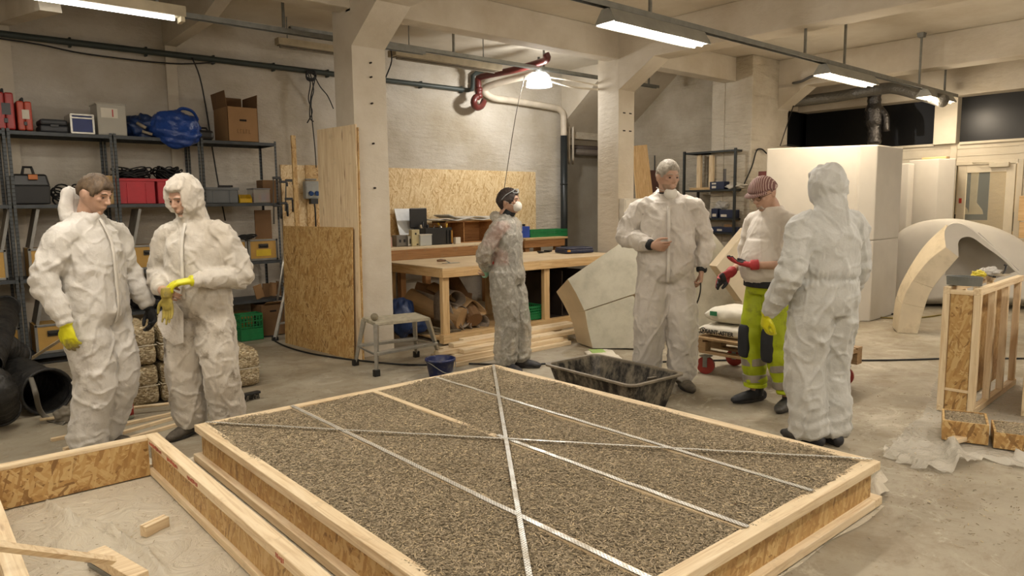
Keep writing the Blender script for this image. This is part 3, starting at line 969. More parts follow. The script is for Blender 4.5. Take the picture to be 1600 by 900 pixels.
def sheet(name, label, poly, h=.012, mat=None, n_=70, folds=(), seed=0, holes=None, flat=None):
    xs = [p[0] for p in poly]; ys = [p[1] for p in poly]
    c = V((sum(xs) / len(xs), sum(ys) / len(ys), 0))
    def inside(x, y):
        s = False; j = len(poly) - 1
        for i in range(len(poly)):
            xi, yi = poly[i]; xj, yj = poly[j]
            if (yi > y) != (yj > y) and x < (xj - xi) * (y - yi) / (yj - yi) + xi: s = not s
            j = i
        return s
    b = B(c); X0, X1, Y0, Y1 = min(xs), max(xs), min(ys), max(ys)
    idx = {}; vs = []; fs = []
    def vert(i, j):
        if (i, j) in idx: return idx[(i, j)]
        x = X0 + (X1 - X0) * i / n_; y = Y0 + (Y1 - Y0) * j / n_
        x += .04 * nz((x, y, seed), 2.2); y += .04 * nz((y, x, seed), 2.2)
        z = .004 + h * max(0, 1 - abs(nz((x, y, seed), 3.1)) * 5) + h * .5 * max(0, 1 - abs(nz((x + 3, y, seed), 7)) * 4)
        for (ax, ay), (bx, by), hh, ww in folds:
            d = V((bx - ax, by - ay)); L2 = d.length_squared
            tt = max(0, min(1, ((x - ax) * d.x + (y - ay) * d.y) / L2))
            dist = math.hypot(x - ax - d.x * tt, y - ay - d.y * tt)
            z += hh * math.exp(-(dist / ww) ** 2)
        if flat and flat(x, y): z = .004
        idx[(i, j)] = len(vs); vs.append(V((x, y, z))); return idx[(i, j)]
    for i in range(n_):
        for j in range(n_):
            x = X0 + (X1 - X0) * (i + .5) / n_; y = Y0 + (Y1 - Y0) * (j + .5) / n_
            if inside(x, y) and not (holes and holes(x, y)): fs.append((vert(i, j), vert(i + 1, j), vert(i + 1, j + 1), vert(i, j + 1)))
    b.add(vs, fs)
    o = b.build(name, mat or SHEET, smooth=True)
    return tag(o, label, 'plastic sheet')


f1 = [pz(*q)[:2] for q in ((60, 780), (108, 812), (175, 833), (230, 870), (260, 900))]
sheet('plastic_sheet', 'creased dusty plastic sheet on the floor inside the empty frame', [(-.25, .3), (-.1, 4.0), (.1, 4.75), (1.12, 4.8), (1.16, .3)], .01, None, 90,
      [((f1[i][0], f1[i][1]), (f1[i + 1][0], f1[i + 1][1]), .03, .016) for i in range(4)] + [((.95, 4.2), (.35, 3.3), .01, .015), ((.5, 4.3), (.62, 3.4), .008, .012), ((.3, 4.2), (.9, 2.6), .008, .014)], 3, flat=lambda x, y: x > .98 or x < .31 or y > 4.39)
pp = [pz(*q) for q in ((1388, 728), (1392, 770), (1350, 815), (1270, 860), (1215, 905))]
sheet('plastic_sheet', 'plastic sheet spread under the big filled box, edge showing at right', [(1.19, 1.05), (1.19, 4.55), (3.75, 4.55), (3.8, 4.0), (3.78, 2.0), (4.0, 1.5)] + [(p.x, p.y) for p in pp[1:]] + [(2.0, 1.0)], .02, None, 90,
      [((1.24, 4.4), (1.25, 2.0), .02, .03), ((pp[0].x, pp[0].y), (pp[2].x, pp[2].y), .06, .03), ((pp[2].x, pp[2].y), (pp[4].x, pp[4].y), .06, .03), ((3.95, 1.35), (3.5, 1.18), .05, .03)], 9, flat=lambda x, y: BX0 - .05 < x < BX1 + .05 and BY0 - .05 < y < BY1 + .05)
p = [pz(*q) for q in ((1470, 585), (1440, 650), (1400, 690), (1380, 712), (1440, 735), (1490, 742), (1530, 720), (1600, 735), (1640, 735), (1640, 600), (1560, 585))]
q_ = [pz(*q) for q in ((1465, 600), (1445, 645), (1480, 690), (1500, 735), (1395, 705))]
sheet('plastic_sheet', 'clear crumpled plastic sheet under the upright frames at right', [(a.x, a.y) for a in p], .03, SHEETC, 90,
      [((q_[i].x, q_[i].y), (q_[i + 1].x, q_[i + 1].y), .06, .035) for i in range(3)] + [((q_[2].x, q_[2].y), (pz(1620, 725).x, pz(1620, 725).y), .04, .04)], 21, flat=lambda x, y: x > 4.95 and y > 1.15 or (x > 5.1 and y < 1.2))

# chips scattered on the floor
def dens(x, y):
    d1 = np.exp(-(((x - 4.1) / .5) ** 2 + ((y - 1.3) / .8) ** 2)); d2 = np.exp(-(((x - 5.4) / .6) ** 2 + ((y - 1.5) / .5) ** 2))
    d3 = .25 * (x > -.3) * (x < 1.15) * (y < 4.6)
    return np.clip(d1 + d2 + d3 + .10, 0, 1)
me = chip_mesh('floor_chips', -.2, 6.4, .8, 6.2, lambda x, y: 0 * x + .003 + .012 * (x < .97), 9000, (.006, .022), 8, dens)
o = bpy.data.objects.new('scattered_chips', me); link(o)
tag(o, 'loose hemp chips scattered over the concrete floor and plastic', 'chips', kind='stuff')

# ---------------------------------------------------------------- block and tamper
a = pz(243, 833, 0)
o = B().box((0, 0, .026), (.13, .043, .052)).box((0, .012, .053), (.13, .018, .004)).build('wood_block', pine('x'), bevel=.003)
o.location = (a.x, a.y, .01); o.rotation_euler = (0, 0, .42)
tag(o, 'short pine offcut lying on the plastic inside the empty frame', 'wood block')
h0, h1 = pz(150, 853, .09), pz(218, 893, .09)
t = thing('wooden_tamper', 'homemade wooden tamper with a long square stick handle resting on the frame', 'tamper', ((h0.x + h1.x) / 2, (h0.y + h1.y) / 2, .012))
O = t.location.copy()
d = (h1 - h0); ang = math.atan2(d.y, d.x)
B().box((0, 0, .045), (d.length, .075, .045), Rz(ang)).build('head_board', pine('x', tone=0), t, bevel=.003)
B().box((0, 0, .011), (d.length * 1.02, .08, .022), Rz(ang)).build('sole_plate', plain('zinc_plate', '#8d8f8c', .4, metal=.6), t, bevel=.002)
e1 = pz(177, 876, .12); e0 = pz(-30, 850, .44)
B(O).tube([e1, e0], .018, 4, ref=(0, 0, 1)).build('handle', pine('x'), t)

# ---------------------------------------------------------------- step stool
t = thing('step_stool', 'small aluminium folding step stool beside the first column', 'stool', (3.68, 5.9, 0))
O = t.location.copy()
top = [pz(*q, .5) for q in ((565.5, 495.5), (585.5, 504), (671, 495.5), (649, 488))]
ft = [pz(*q) for q in ((555.5, 571), (588.5, 588), (688, 564), (650.6, 558))]
dtop = V((0, 0, 0))
bt = B(O)
slab(bt, [top[0], top[1], top[2], top[3]], V((0, 0, -.035)))
bt.build('platform', plain('grip_top', '#a9a18c', .6, .2, 20, .4, 120), t, bevel=.006)
for i in range(4):
    a, f = top[i] - V((0, 0, .02)), ft[i] + V((0, 0, .02))
    B(O).tube([a + (top[(i + 2) % 4] - a).normalized() * .02, f], (.03, .017), 4, ref=(1, -.1, 0)).build('leg', ALU, t)
    l = B(O).box(f + V((0, 0, .012)), (.06, .045, .065)).build('foot_cap', BLKP, t, bevel=.006)
for i, j in ((1, 2), (0, 3)):
    a = top[i].lerp(ft[i], .58); e = top[j].lerp(ft[j], .58); dd = e - a
    b = B(O).box((a + e) / 2, (dd.length, .075, .028), Rz(math.atan2(dd.y, dd.x)))
    b.build('tread', ALU, t, bevel=.004)
for i, j in ((0, 1), (2, 3)):
    a = top[i].lerp(ft[i], .6); e = top[j].lerp(ft[j], .6)
    B(O).tube([a, e], .011, 6).build('side_brace', ALU, t)
B(O).bb((0, 0, 0), (0.001, 0.001, .001))
o = B().ball((0, 0, .036), .036, 20, 12).build('clay_ball', plain('clay', '#8c836d', .9, .25, 20, .5, 60), smooth=True)
o.location = pz(586, 503, .5); o.location.z = .5; o.location.x += .03; o.location.y += .06
tag(o, 'small grey clay ball on top of the step stool', 'ball')

# ---------------------------------------------------------------- bucket
t = thing('bucket', 'dark blue plastic bucket behind the far corner of the big box', 'bucket', (3.70, 5.28, 0))
b = B(); b.lathe([(.10, .0), (.105, .01), (.132, .15), (.142, .15), (.142, .17), (.132, .17), (.128, .16), (.1, .02), (.0, .02)], seg=40)
b.build('body', plain('blue_plastic', '#16255a', .35, .2, 8, .05, dirt='#7c7a72', dirt_amt=.5, dscale=14), t, smooth=True)
b = B().tube([(.14 * math.cos(a), .14 * math.sin(a), .15 - .1 * math.sin(a * 1.) ** 2 * 1) for a in [PI + i * PI / 14 for i in range(15)]], .004, 6)
b.build('handle', STEEL, t, smooth=True)

# ---------------------------------------------------------------- lumber stack
r_ = random.Random(11)
BO = [(0, 0, 4.0, 1.62), (0, 1, 4.18, 1.5), (1, 0, 3.98, 1.55), (1, 1, 4.1, 1.6), (2, 0, 4.15, 1.75), (2, 1, 3.92, 1.6), (3, 1, 4.08, 1.8), (3, 2, 4.3, 1.6), (2, 2, 4.05, 1.7), (1, 2, 3.95, 1.8), (0, 2, 4.0, 1.7)]
rows = {0: 'bottom', 1: 'second', 2: 'third', 3: 'top'}
cols = {0: 'front', 1: 'middle', 2: 'back'}
for k, (lv, cl, x0, L) in enumerate(BO):
    o = B().box((0, 0, 0), (L, .095, .042)).build('timber_board', pine('x'), bevel=.003)
    o.location = (x0 + L / 2, 5.52 + cl * .105 + lv * .05 + r_.uniform(-.006, .006), .021 + lv * .0435); o.rotation_euler = (0, 0, r_.uniform(-.006, .006))
    o.location.x += {0: 0, 1: .02, 2: .05, 3: .1}[lv]
    tag(o, 'pale planed timber board, %s layer and %s row of the stack before the table' % (rows[lv], cols[cl]), 'board', 'timber boards stacked before the table')

# ---------------------------------------------------------------- work table
TX0, TX1, TY0, TY1, TH = 4.6, 7.55, 6.4, 7.72, .88
t = thing('work_table', 'big low timber work table with a hardboard top behind the person in grey overalls', 'table', (6.02, 7.0, 0), math.radians(-1.5))
n = N('hardboard_top')
c = n.ramp(n.noise(3, 5), [(.3, '#c3aa84'), (.7, '#d6c19e')])
c = n.mix(n.ramp(n.noise(6, 8, .75), [(.6, 0.), (.7, .5)]), c, '#a68f6a'); n.set(Base_Color=c, Roughness=.6)
TOPM = n.m
Lx, Ly = TX1 - TX0, TY1 - TY0
B().box((0, 0, TH - .006), (Lx, Ly, .012)).build('tabletop', TOPM, t, bevel=.002)
for s in (-1, 1):
    B().box((0, s * (Ly / 2 - .022), TH - .062), (Lx, .044, .1)).build('apron', pine('x', tone=1), t, bevel=.003)
    B().box((s * (Lx / 2 - .022), 0, TH - .062), (.044, Ly - .09, .1)).build('apron', pine('y', tone=1), t, bevel=.003)
    B().box((0, s * (Ly / 2 - .05), .075), (Lx, .09, .1)).build('base_rail', pine('x', tone=1), t, bevel=.003)
    for x in (-Lx / 2 + .07, .12, Lx / 2 - .07):
        B().box((x, s * (Ly / 2 - .075), (TH + .01) / 2), (.09, .06, TH - .23)).build('leg', pine('z', tone=1), t, bevel=.003)
B().box((0, 0, .05), (Lx - .1, Ly - .1, .02)).build('lower_shelf', pine('x', tone=1), t)
# things below the table
KR = plain('kraft_paper', '#a98a61', .75, .12, 5, .2, 20)
FELT = plain('grey_felt', '#8f8273', .9, .15, 30, .5, 80)
def T(p): return V((5.9, 7.0, 0)) + Rz(math.radians(-1.5)) @ V(p)
a = T((-1.2, .45, .52)); e = T((-.55, -.42, .30))
A0 = py(640, 466, 7.45); A1 = py(722, 498, 6.78)
b = B(A1)
b.tube([A0, A1], .13, 20, caps=True); b.tube([A1, A1 + (A1 - A0).normalized() * .004], [.13, .09], 20)
o = b.build('paper_roll', KR, smooth=False); tag(o, 'thick brown paper roll slanting under the left end of the work table', 'roll')
A0 = py(650, 452, 7.6); A1 = py(735, 470, 7.1)
tag(B(A1).tube([A0, A1], .10, 18).build('paper_roll', plain('dark_kraft', '#8a6a48', .8), smooth=False), 'darker brown roll behind the thick paper roll under the table', 'roll')
A0 = py(706, 438, 7.4); A1 = py(742, 500, 6.75)
tag(B(A1).tube([A0, A1], .10, 18).build('paper_roll', plain('mid_kraft', '#7d5f40', .8), smooth=False), 'brown roll standing steeply between table legs beside the felt', 'roll')
# wavy felt rolls: extruded spirals / folds
def wavy(name, label, pts2, depth, mat, th=.008):
    P = [py(x, y, 6.78) for x, y in pts2]
    Q = []
    for i in range(len(P) - 1):
        p0, p1, p2, p3 = P[max(0, i - 1)], P[i], P[i + 1], P[min(len(P) - 1, i + 2)]
        for k in range(6):
            u = k / 6
            Q.append(.5 * ((2 * p1) + (p2 - p0) * u + (2 * p0 - 5 * p1 + 4 * p2 - p3) * u * u + (3 * p1 - p0 - 3 * p2 + p3) * u ** 3))
    Q.append(P[-1])
    b = B(Q[0]); m = len(Q)
    b.add(Q + [q + depth for q in Q], [(i, i + 1, m + i + 1, m + i) for i in range(m - 1)])
    o = b.build(name, mat, smooth=True, solid=th)
    return tag(o, label, 'roll')
wavy('felt_mat', 'rolled felt mat with a curled top edge behind the table leg', [(700, 505), (699, 470), (706, 458), (716, 455), (726, 462), (727, 472), (718, 478), (711, 474)], V((-.04, .22, .01)), FELT)
wavy('felt_mat', 'folded felt mat with wavy edges in the middle of the pile under the table', [(702, 470), (712, 500), (722, 512), (733, 505), (731, 485), (722, 478), (714, 482), (716, 496), (728, 518), (748, 522), (760, 516), (762, 506)], V((-.1, .55, .1)), FELT)
wavy('felt_mat', 'felt mat sagging down to the right, lowest of the felt pile', [(704, 500), (716, 515), (735, 535), (755, 546)], V((-.15, .5, .12)), FELT)
wavy('felt_mat', 'small felt roll at the right of the pile under the table', [(742, 520), (736, 508), (742, 497), (755, 492), (764, 500), (762, 512), (752, 516), (748, 508)], V((.0, .5, .08)), FELT)
wavy('paper_sheet', 'bent brown paper sheet leaning on the felt pile', [(728, 480), (740, 470), (752, 478), (760, 490), (745, 494)], V((-.2, .55, .2)), KR)
b = B((5.2, 6.6, .1)); r_ = random.Random(3)
for k in range(14):
    p0 = py(640 + r_.uniform(0, 20), 505 + r_.uniform(0, 28), 7.0); p1 = py(700 + r_.uniform(0, 30), 512 + r_.uniform(0, 24), 6.65)
    b.tube([p0, p1], .012, 5)
tag(b.build('slat_bundle', plain('grey_slats', '#7d735f', .7, .3)), 'bundle of thin grey slats lying under the felt mats', 'slats', None, 'stuff')
# blue bag below
def lump(name, c, r, mat, label, cat, seed=0, amp=.25, R=None, voxel=None, squash=None, fr=3.):
    def fn(d):
        k = 1 + amp * nz(d, fr / 2, seed) + amp * .5 * nz(d, fr, seed + 5)
        q = V((d.x * r[0] * k, d.y * r[1] * k, d.z * r[2] * k))
        if squash is not None and q.z < -squash: q.z = -squash
        return q
    o = B().ball((0, 0, 0), 1, 36, 24, R, fn).build(name, mat, smooth=True)
    o.location = c
    return tag(o, label, cat)
BLUE = plain('blue_tarp', '#1f3560', .4, .2, 6, .6, 25, bdist=.01)
p = py(629, 500, 6.9); lump('blue_sack', (p.x, p.y, .30), (.14, .13, .24), BLUE, 'crumpled dark blue plastic sack under the work table behind the stool', 'sack', 4, .3, squash=.24)
p = py(655, 520, 6.75); lump('blue_sack', (p.x + .05, p.y + .15, .19), (.16, .1, .1), BLUE, 'smaller dark blue sack lying flat below the paper roll', 'sack', 7, .3, squash=.09)
# dark box below the table
t = thing('dark_crate', 'tall dark brown open box under the right half of the work table', 'crate', (6.62, 7.02, .064))
DB = plain('dark_ply', '#2c221b', .6, .2)
for lo, hi in (((-.35, .28, 0), (.4, .3, .62)), ((-.35, -.38, 0), (-.33, .28, .62)), ((.02, -.38, 0), (.04, .28, .62)), ((-.33, -.38, 0), (.38, .28, .02)), ((.38, -.38, 0), (.4, .28, .62))):
    B().bb(lo, hi).build('panel', DB, t, bevel=.002)
# green folding crates
def green_crate(name, label, loc, rz, sx, sy, sz):
    t = thing(name, label, 'crate', loc, rz, 'green plastic crates')
    G = plain('green_plastic', '#1f7a45', .4, .12, 9, .05)
    B().box((0, 0, .008), (sx, sy, .012)).build('floor_panel', G, t)
    for s in (-1, 1):
        b = B()
        for z in [sz * i / 4 for i in range(5)]: b.box((0, s * sy / 2, .01 + z * .97), (sx, .012, .012 if 0 < z < sz * .99 else .022))
        m = int(sx / .035)
        for i in range(m + 1): b.box((-sx / 2 + i * sx / m, s * sy / 2, sz / 2), (.007, .009, sz))
        b.box((0, s * sy / 2, sz * .25), (sx * .96, .006, sz * .42))
        b.build('side_grille', G, t)
        b = B()
        for z in [sz * i / 4 for i in range(5)]: b.box((s * sx / 2, 0, .01 + z * .97), (.012, sy, .012 if 0 < z < sz * .99 else .022))
        m = int(sy / .035)
        for i in range(m + 1): b.box((s * sx / 2, -sy / 2 + i * sy / m, sz / 2), (.009, .007, sz))
        b.box((s * sx / 2, 0, sz * .25), (.006, sy * .96, sz * .42))
        b.build('end_grille', G, t)
    return t
p = py(834, 502, 6.5); green_crate('green_crate', 'green slatted plastic crate on the base boards under the table', (p.x - .05, 6.62, .13), 0, .42, .3, .15)

# ---------------------------------------------------------------- workbench against back wall
t = thing('workbench', 'long dark wooden workbench against the back wall behind the work table', 'workbench', (6.1, 8.65, 0))
O = t.location.copy()
B(O).bb((4.0, 8.25, .97), (7.35, 9.05, 1.0)).build('benchtop', pine('x', tone=0), t, bevel=.003)
B(O).bb((4.0, 8.25, .83), (7.35, 8.3, .97)).build('apron', pine('x', tone=2), t, bevel=.004)
for x in (4.1, 5.6, 7.2):
    for y in (8.3, 8.95): B(O).bb((x, y, 0), (x + .09, y + .09, .97)).build('leg', pine('z', tone=2), t, bevel=.003)
t = thing('workbench', 'short dark bench with a worn top right of the person in grey', 'workbench', (8.0, 8.6, 0))
O = t.location.copy()
B(O).bb((7.5, 8.3, 1.0), (8.45, 8.95, 1.03)).build('benchtop', pine('x', tone=1), t, bevel=.003)
B(O).bb((7.5, 8.32, .88), (8.4, 8.37, 1.0)).build('apron', pine('x', tone=2), t, bevel=.004)
for x in (7.55, 8.25):
    for y in (8.36, 8.84): B(O).bb((x, y, 0), (x + .09, y + .09, 1.0)).build('leg', pine('z', tone=2), t)
# board on the wall
tag(B((6.6, 9.09, 1.5)).bb((3.9, 9.075, .95), (8.45, 9.097, 2.12)).build('wall_board', osb(2)), 'wide pale chipboard panel fixed to the wall above the workbench', 'board')

# ---------------------------------------------------------------- plaster coated foam segments (centre)
n = N('plastered_foam')
c = n.ramp(n.noise(3, 7, .65), [(.3, '#a8a493'), (.5, '#c0bcab'), (.68, '#cbc7b8')])
c = n.mix(n.ramp(n.noise(2.2, 6, .7), [(.56, 0.), (.68, .55)]), c, '#8e8877'); n.set(Base_Color=c, Roughness=.7); n.bump(n.noise(8, 6), .2, .01)
PLS = n.m
FOAM = plain('cream_foam', '#d0c0a4', .85, .05, 4, .15, 120)
WFOAM = plain('white_foam', '#cdc8be', .8, .04, 3, .08, 150)
WFOAM2 = plain('old_foam', '#d3c6ac', .8, .07, 3, .15, 60, dirt='#a09272', dirt_amt=.35)
P0, P1 = pz(912, 545), pz(1003, 547)
up = upright(P0, P1)


def segment(name, label, pts, vec, mat=None, front=None, endm=None, cat='block', k=1.):
    t = thing(name, label, cat, (0, 0, 0))
    o0 = V((0, 0, CAM_H)); P = [o0 + (up(*q) - o0) * k for q in pts]
    lo = min(p.z for p in P)
    c = sum(P, V()) / len(P); t.location = (c.x, c.y, lo)
    slab(B(t.location), P, vec).build('foam_core', endm or FOAM, t, bevel=.004)
    nr = (P[1] - P[0]).cross(P[2] - P[0]).normalized()
    if nr.dot(vec) > 0: nr = -nr
    slab(B(t.location), [c + (p - c) * .995 + nr * .012 for p in P], -nr * .011).build('plaster_face', front or PLS, t)
    return t


back = (V((P1 - P0)).normalized() * -.06) + up.n * (-.38 if up.n.dot(V((-1, -1, 0))) > 0 else .38)
o_ = V((0, 0, CAM_H))
def bvec(fr, bk, ext):
    p = up(*fr); r = ray(*bk); return o_ + r * ((p - o_).length / r.length * ext) - p
vecA = bvec((887, 436), (869, 456), 1.05); vecB = bvec((914, 486), (890, 493), 1.04)
vecB.z = 0
segment('foam_segment', 'upper plaster faced foam segment leaning left of the tall man', [(887, 436), (975, 376), (1010, 384), (1030, 420), (1030, 448), (985, 461), (913, 485), (900, 458)], vecA)
segment('foam_segment', 'lower plaster faced foam segment on the floor left of the tall man', [(914, 486), (984, 463), (990, 462), (1000, 482), (1008, 512), (1004, 544), (926, 544), (919, 515)], vecB)
segment('foam_segment', 'raw cream foam segment just behind the tall man at hip height', [(988, 461), (1040, 425), (1060, 470), (1030, 520), (1012, 512), (1005, 485)], V((.0, .35, 0)), front=FOAM, k=1.09)
# pieces right of the tall man
P0, P1 = pz(1075, 522), pz(1165, 512)
up = upright(P0, P1)
segment('foam_segment', 'big pale triangular foam piece behind the bags, right of the tall man', [(1060, 395), (1112, 363), (1136, 392), (1160, 450), (1166, 486), (1172, 518), (1060, 518)], V((.15, .35, 0)))
P0, P1 = pz(1130, 530), pz(1200, 520)
up = upright(P0, P1)
segment('foam_tile', 'square white foam tile standing on its corner behind the man in yellow trousers', [(1118, 416), (1168, 356), (1215, 398), (1205, 470), (1163, 478)], V((.05, .12, 0)), front=WFOAM2, cat='tile')
segment('foam_offcut', 'small white foam offcut below the square tile', [(1158, 472), (1185, 466), (1195, 520), (1166, 520)], V((.05, .12, 0)), front=WFOAM2)

# ---------------------------------------------------------------- tall white foam blocks (right)
def block(name, label, prof, z1, mat, z0=0., rnd_=.03, cat='block', seams=()):
    """prof: footprint points (x, y)"""
    cx, cy = sum(p[0] for p in prof) / len(prof), sum(p[1] for p in prof) / len(prof)
    t = thing(name, label, cat, (cx, cy, z0))
    b = B((cx, cy, z0))
    zs = [z0] + list(seams) + [z1]
    for i in range(len(zs) - 1):
        b = B((cx, cy, z0))
        slab(b, [V((p[0], p[1], zs[i] + (.003 if i else 0))) for p in prof], V((0, 0, zs[i + 1] - zs[i] - (.003 if i else 0))))
        b.build('block_layer', mat, t, bevel=rnd_ if i == len(zs) - 2 or 1 else 0)
    return t
a = px(1372, 226, 9.0)
Z = 2.28
A_ = pz(1198, 232, 2.26); B_ = pz(1341, 227, 2.26); C_ = pz(1372, 226, 2.26); D_ = pz(1411, 228.5, 2.28)
block('foam_block', 'tallest white foam block with a bluish right face behind the back view person', [(A_.x, A_.y), (B_.x, B_.y), (B_.x - .01, B_.y - .03), (C_.x, C_.y), (D_.x, D_.y), (D_.x + .35, D_.y + .3), (D_.x + .1, D_.y + .75), (A_.x + .8, A_.y + .15)], 2.26, WFOAM, seams=(1.05,), rnd_=.015)
a, c_ = pz(1416, 246, 2.2), pz(1421, 250, 2.2)
block('foam_block', 'narrow white foam block edge seen between the two larger white blocks', [(12.0, px(1406, 246, 12).y), (12.02, px(1421, 250, 12.02).y), (12.24, px(1421, 250, 12.02).y), (12.24, px(1406, 246, 12).y)], 2.13, WFOAM, rnd_=.01)
a, c_, e = px(1421, 250, 12.35), px(1467, 249, 12.3), px(1494, 248, 12.5)
block('foam_block', 'white foam block with two faces standing left of the glazed door', [(a.x, a.y), (c_.x, c_.y), (e.x, e.y), (e.x + .3, e.y + .1), (e.x + .3, a.y + .1)], 2.19, WFOAM, seams=(1.0,), rnd_=.01)
p = px(1462, 247, 12.5); o = rbox((0, 0, .02), (.15, .35, .035), pine('y', tone=1), 'wood_offcut'); o.location = (p.x, p.y, 2.192)
tag(o, 'small wood offcut lying on top of the foam block by the door', 'wood offcut')

# arches
def arc_band(b, path, inner, outer, vec):
    """solid band between two poly-lines (lists of points) pushed along vec"""
    n = len(inner)
    vs = []
    for i in range(n): vs += [inner[i], outer[i], inner[i] + vec, outer[i] + vec]
    fs = []
    for i in range(n - 1):
        p, q = i * 4, i * 4 + 4
        fs += [(p, p + 1, q + 1, q), (p + 2, q + 2, q + 3, p + 3), (p, q, q + 2, p + 2), (p + 1, p + 3, q + 3, q + 1)]
    fs += [(0, 2, 3, 1), (4 * n - 4, 4 * n - 3, 4 * n - 1, 4 * n - 2)]
    return b.add(vs, fs)


def crv(pts, k=6):
    P = pts; Q = []
    for i in range(len(P) - 1):
        p0, p1, p2, p3 = P[max(0, i - 1)], P[i], P[i + 1], P[min(len(P) - 1, i + 2)]
        for j in range(k):
            u = j / k
            Q.append(tuple(.5 * ((2 * p1[m]) + (p2[m] - p0[m]) * u + (2 * p0[m] - 5 * p1[m] + 4 * p2[m] - p3[m]) * u * u + (3 * p1[m] - p0[m] - 3 * p2[m] + p3[m]) * u ** 3) for m in (0, 1)))
    Q.append(P[-1]); return Q


# front leg: side face (inner outline / outer outline), thickness seen at left
P0, P1 = pz(1402, 520), pz(1434, 522)
up = upright(P0, V((P1.x + .0, P1.y, 0)))
t = thing('foam_arch', 'cream foam arch with jointed leg and hooked white end in front of the white shell', 'arch', (P0.x, P0.y, 0))
outer = [up(*q) for q in crv([(1402, 520), (1408, 480), (1422, 445), (1450, 408), (1478, 386)])]
inner = [up(*q) for q in crv([(1434, 522), (1443, 487), (1455, 455), (1475, 428), (1498, 402)])]
vec = V((.28, .42, .04)); cuts = (0, 7, 13, 24)
vecL = pz(1394, 512) - pz(1402, 520)
side = px(1487, 352, 9.6) - outer[-1]
def away(q, k=1.03):
    p = up(*q); o_ = V((0, 0, CAM_H)); return o_ + (p - o_) * k
outer_b = [away(q) for q in crv([(1394, 511), (1399, 468), (1413, 432), (1443, 385), (1479, 350)])]
inner_b = [i_ + (ob - o_2) for i_, ob, o_2 in zip(inner, outer_b, outer)]
for i in range(3):
    s, e = cuts[i], min(cuts[i + 1] + 1, len(outer))
    n_ = e - s; vs = []
    for k in range(s, e): vs += [inner[k], outer[k], inner_b[k], outer_b[k]]
    fs = []
    for k in range(n_ - 1):
        p, q = k * 4, k * 4 + 4
        fs += [(p, p + 1, q + 1, q), (p + 2, q + 2, q + 3, p + 3), (p, q, q + 2, p + 2), (p + 1, p + 3, q + 3, q + 1)]
    fs += [(0, 2, 3, 1), (4 * n_ - 4, 4 * n_ - 3, 4 * n_ - 1, 4 * n_ - 2)]
    B(t.location).add(vs, fs).build('arch_stone', WFOAM2, t, bevel=.006)
cr_o = crv([(1478, 386), (1476, 362), (1486, 350), (1502, 350), (1520, 360), (1545, 381), (1572, 405), (1594, 428)])
cr_i = crv([(1498, 402), (1497, 388), (1497, 380), (1503, 372), (1518, 371), (1540, 386), (1565, 404), (1590, 428)])
dv = (up(1520, 380) - V((0, 0, CAM_H))).normalized() * .45; dv.z = 0
arc_band(B(t.location), None, [up(*q) for q in cr_i], [up(*q) for q in cr_o], dv).build('hooked_crest', WFOAM, t)
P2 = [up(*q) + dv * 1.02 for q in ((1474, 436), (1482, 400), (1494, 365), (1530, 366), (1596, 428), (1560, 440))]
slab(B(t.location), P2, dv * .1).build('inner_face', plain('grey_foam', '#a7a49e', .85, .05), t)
# big shell behind: a bulging disc-like vault
P0 = pz(1398, 478); up = upright(P0, P0 + V((.55, -1.0, 0)))
t = thing('foam_shell', 'large curved white foam shell arching behind the cream arch and timber frame', 'arch', (P0.x + .3, P0.y - .8, 0))
so = crv([(1392, 476), (1388, 430), (1392, 385), (1405, 362), (1440, 347), (1490, 343), (1530, 350), (1570, 362), (1610, 385), (1650, 420), (1680, 478)])
so += [(1680 - 288 * k / 20, 478) for k in range(1, 20)]
bk = (up(1500, 400) - V((0, 0, CAM_H))); bk.z = 0; bk.normalize()
R0 = [up(*q) + bk * .25 for q in so]; cc_ = up(1515, 455) + bk * .25; m = len(R0)
vs = [p + bk * .3 for p in R0]
for k in range(9):
    s = math.cos(k / 8 * PI / 2 * .98)
    vs += [cc_ + (p - cc_) * s - bk * (.38 * math.sin(k / 8 * PI / 2)) for p in R0]
fs = [(i * m + k, i * m + (k + 1) % m, (i + 1) * m + (k + 1) % m, (i + 1) * m + k) for i in range(9) for k in range(m)]
fs += [tuple(reversed(range(m))), tuple(9 * m + k for k in range(m))]
for v in vs: v.z = max(v.z, 0.004)
B(t.location).add(vs, fs).build('shell_body', WFOAM, t, smooth=True)
b = B(t.location); b.tube([V((p.x, p.y, p.z)) - bk * .3 for p in (up(1392, 405), up(1450, 402))], .004, 5); b.build('seam', plain('seam_dark', '#8d877c', .8), t) if 0 else None

# ---------------------------------------------------------------- stud frames (right)
def studframe(label, x0, y0, L, W, H, rz, n_=4):
    t = thing('wall_formwork', label, 'formwork', (x0, y0, .006), rz)
    for y in (0, W - .045):
        B().bb((0, y, 0), (L, y + .045, .05)).build('bottom_plate', pine('x'), t, bevel=.003)
        B().bb((0, y, H - .05), (L, y + .045, H)).build('top_plate', pine('x'), t, bevel=.003)
        for i in range(n_):
            x = (L - .095) * i / (n_ - 1)
            B().bb((x, y, .05), (x + .045 if 0 < i else x + .045, y + .045, H - .05)).build('stud', pine('z'), t, bevel=.003)
    B().bb((.006, .05, .0), (.018, W - .05, H - .04)).build('end_panel', osb(1, 'x'), t)
    B().bb((.02, W / 2 - .0, .05), (L - .02, W / 2 + .012, H - .05)).build('inner_panel', osb(1), t)
    B().bb((0, .045, H - .05), (.045, W - .045, H - .02)).build('end_rail', pine('y'), t, bevel=.002)
    B().bb((.0, .045, .16), (.02, W - .045, .18)).build('batten', pine('y'), t, bevel=.002)
    return t
studframe('tall narrow timber frame with a chipboard end and tools on top', 5.76, 1.58, 1.28, .24, .925, math.radians(2.5), 4)
p = pz(1590, 650)
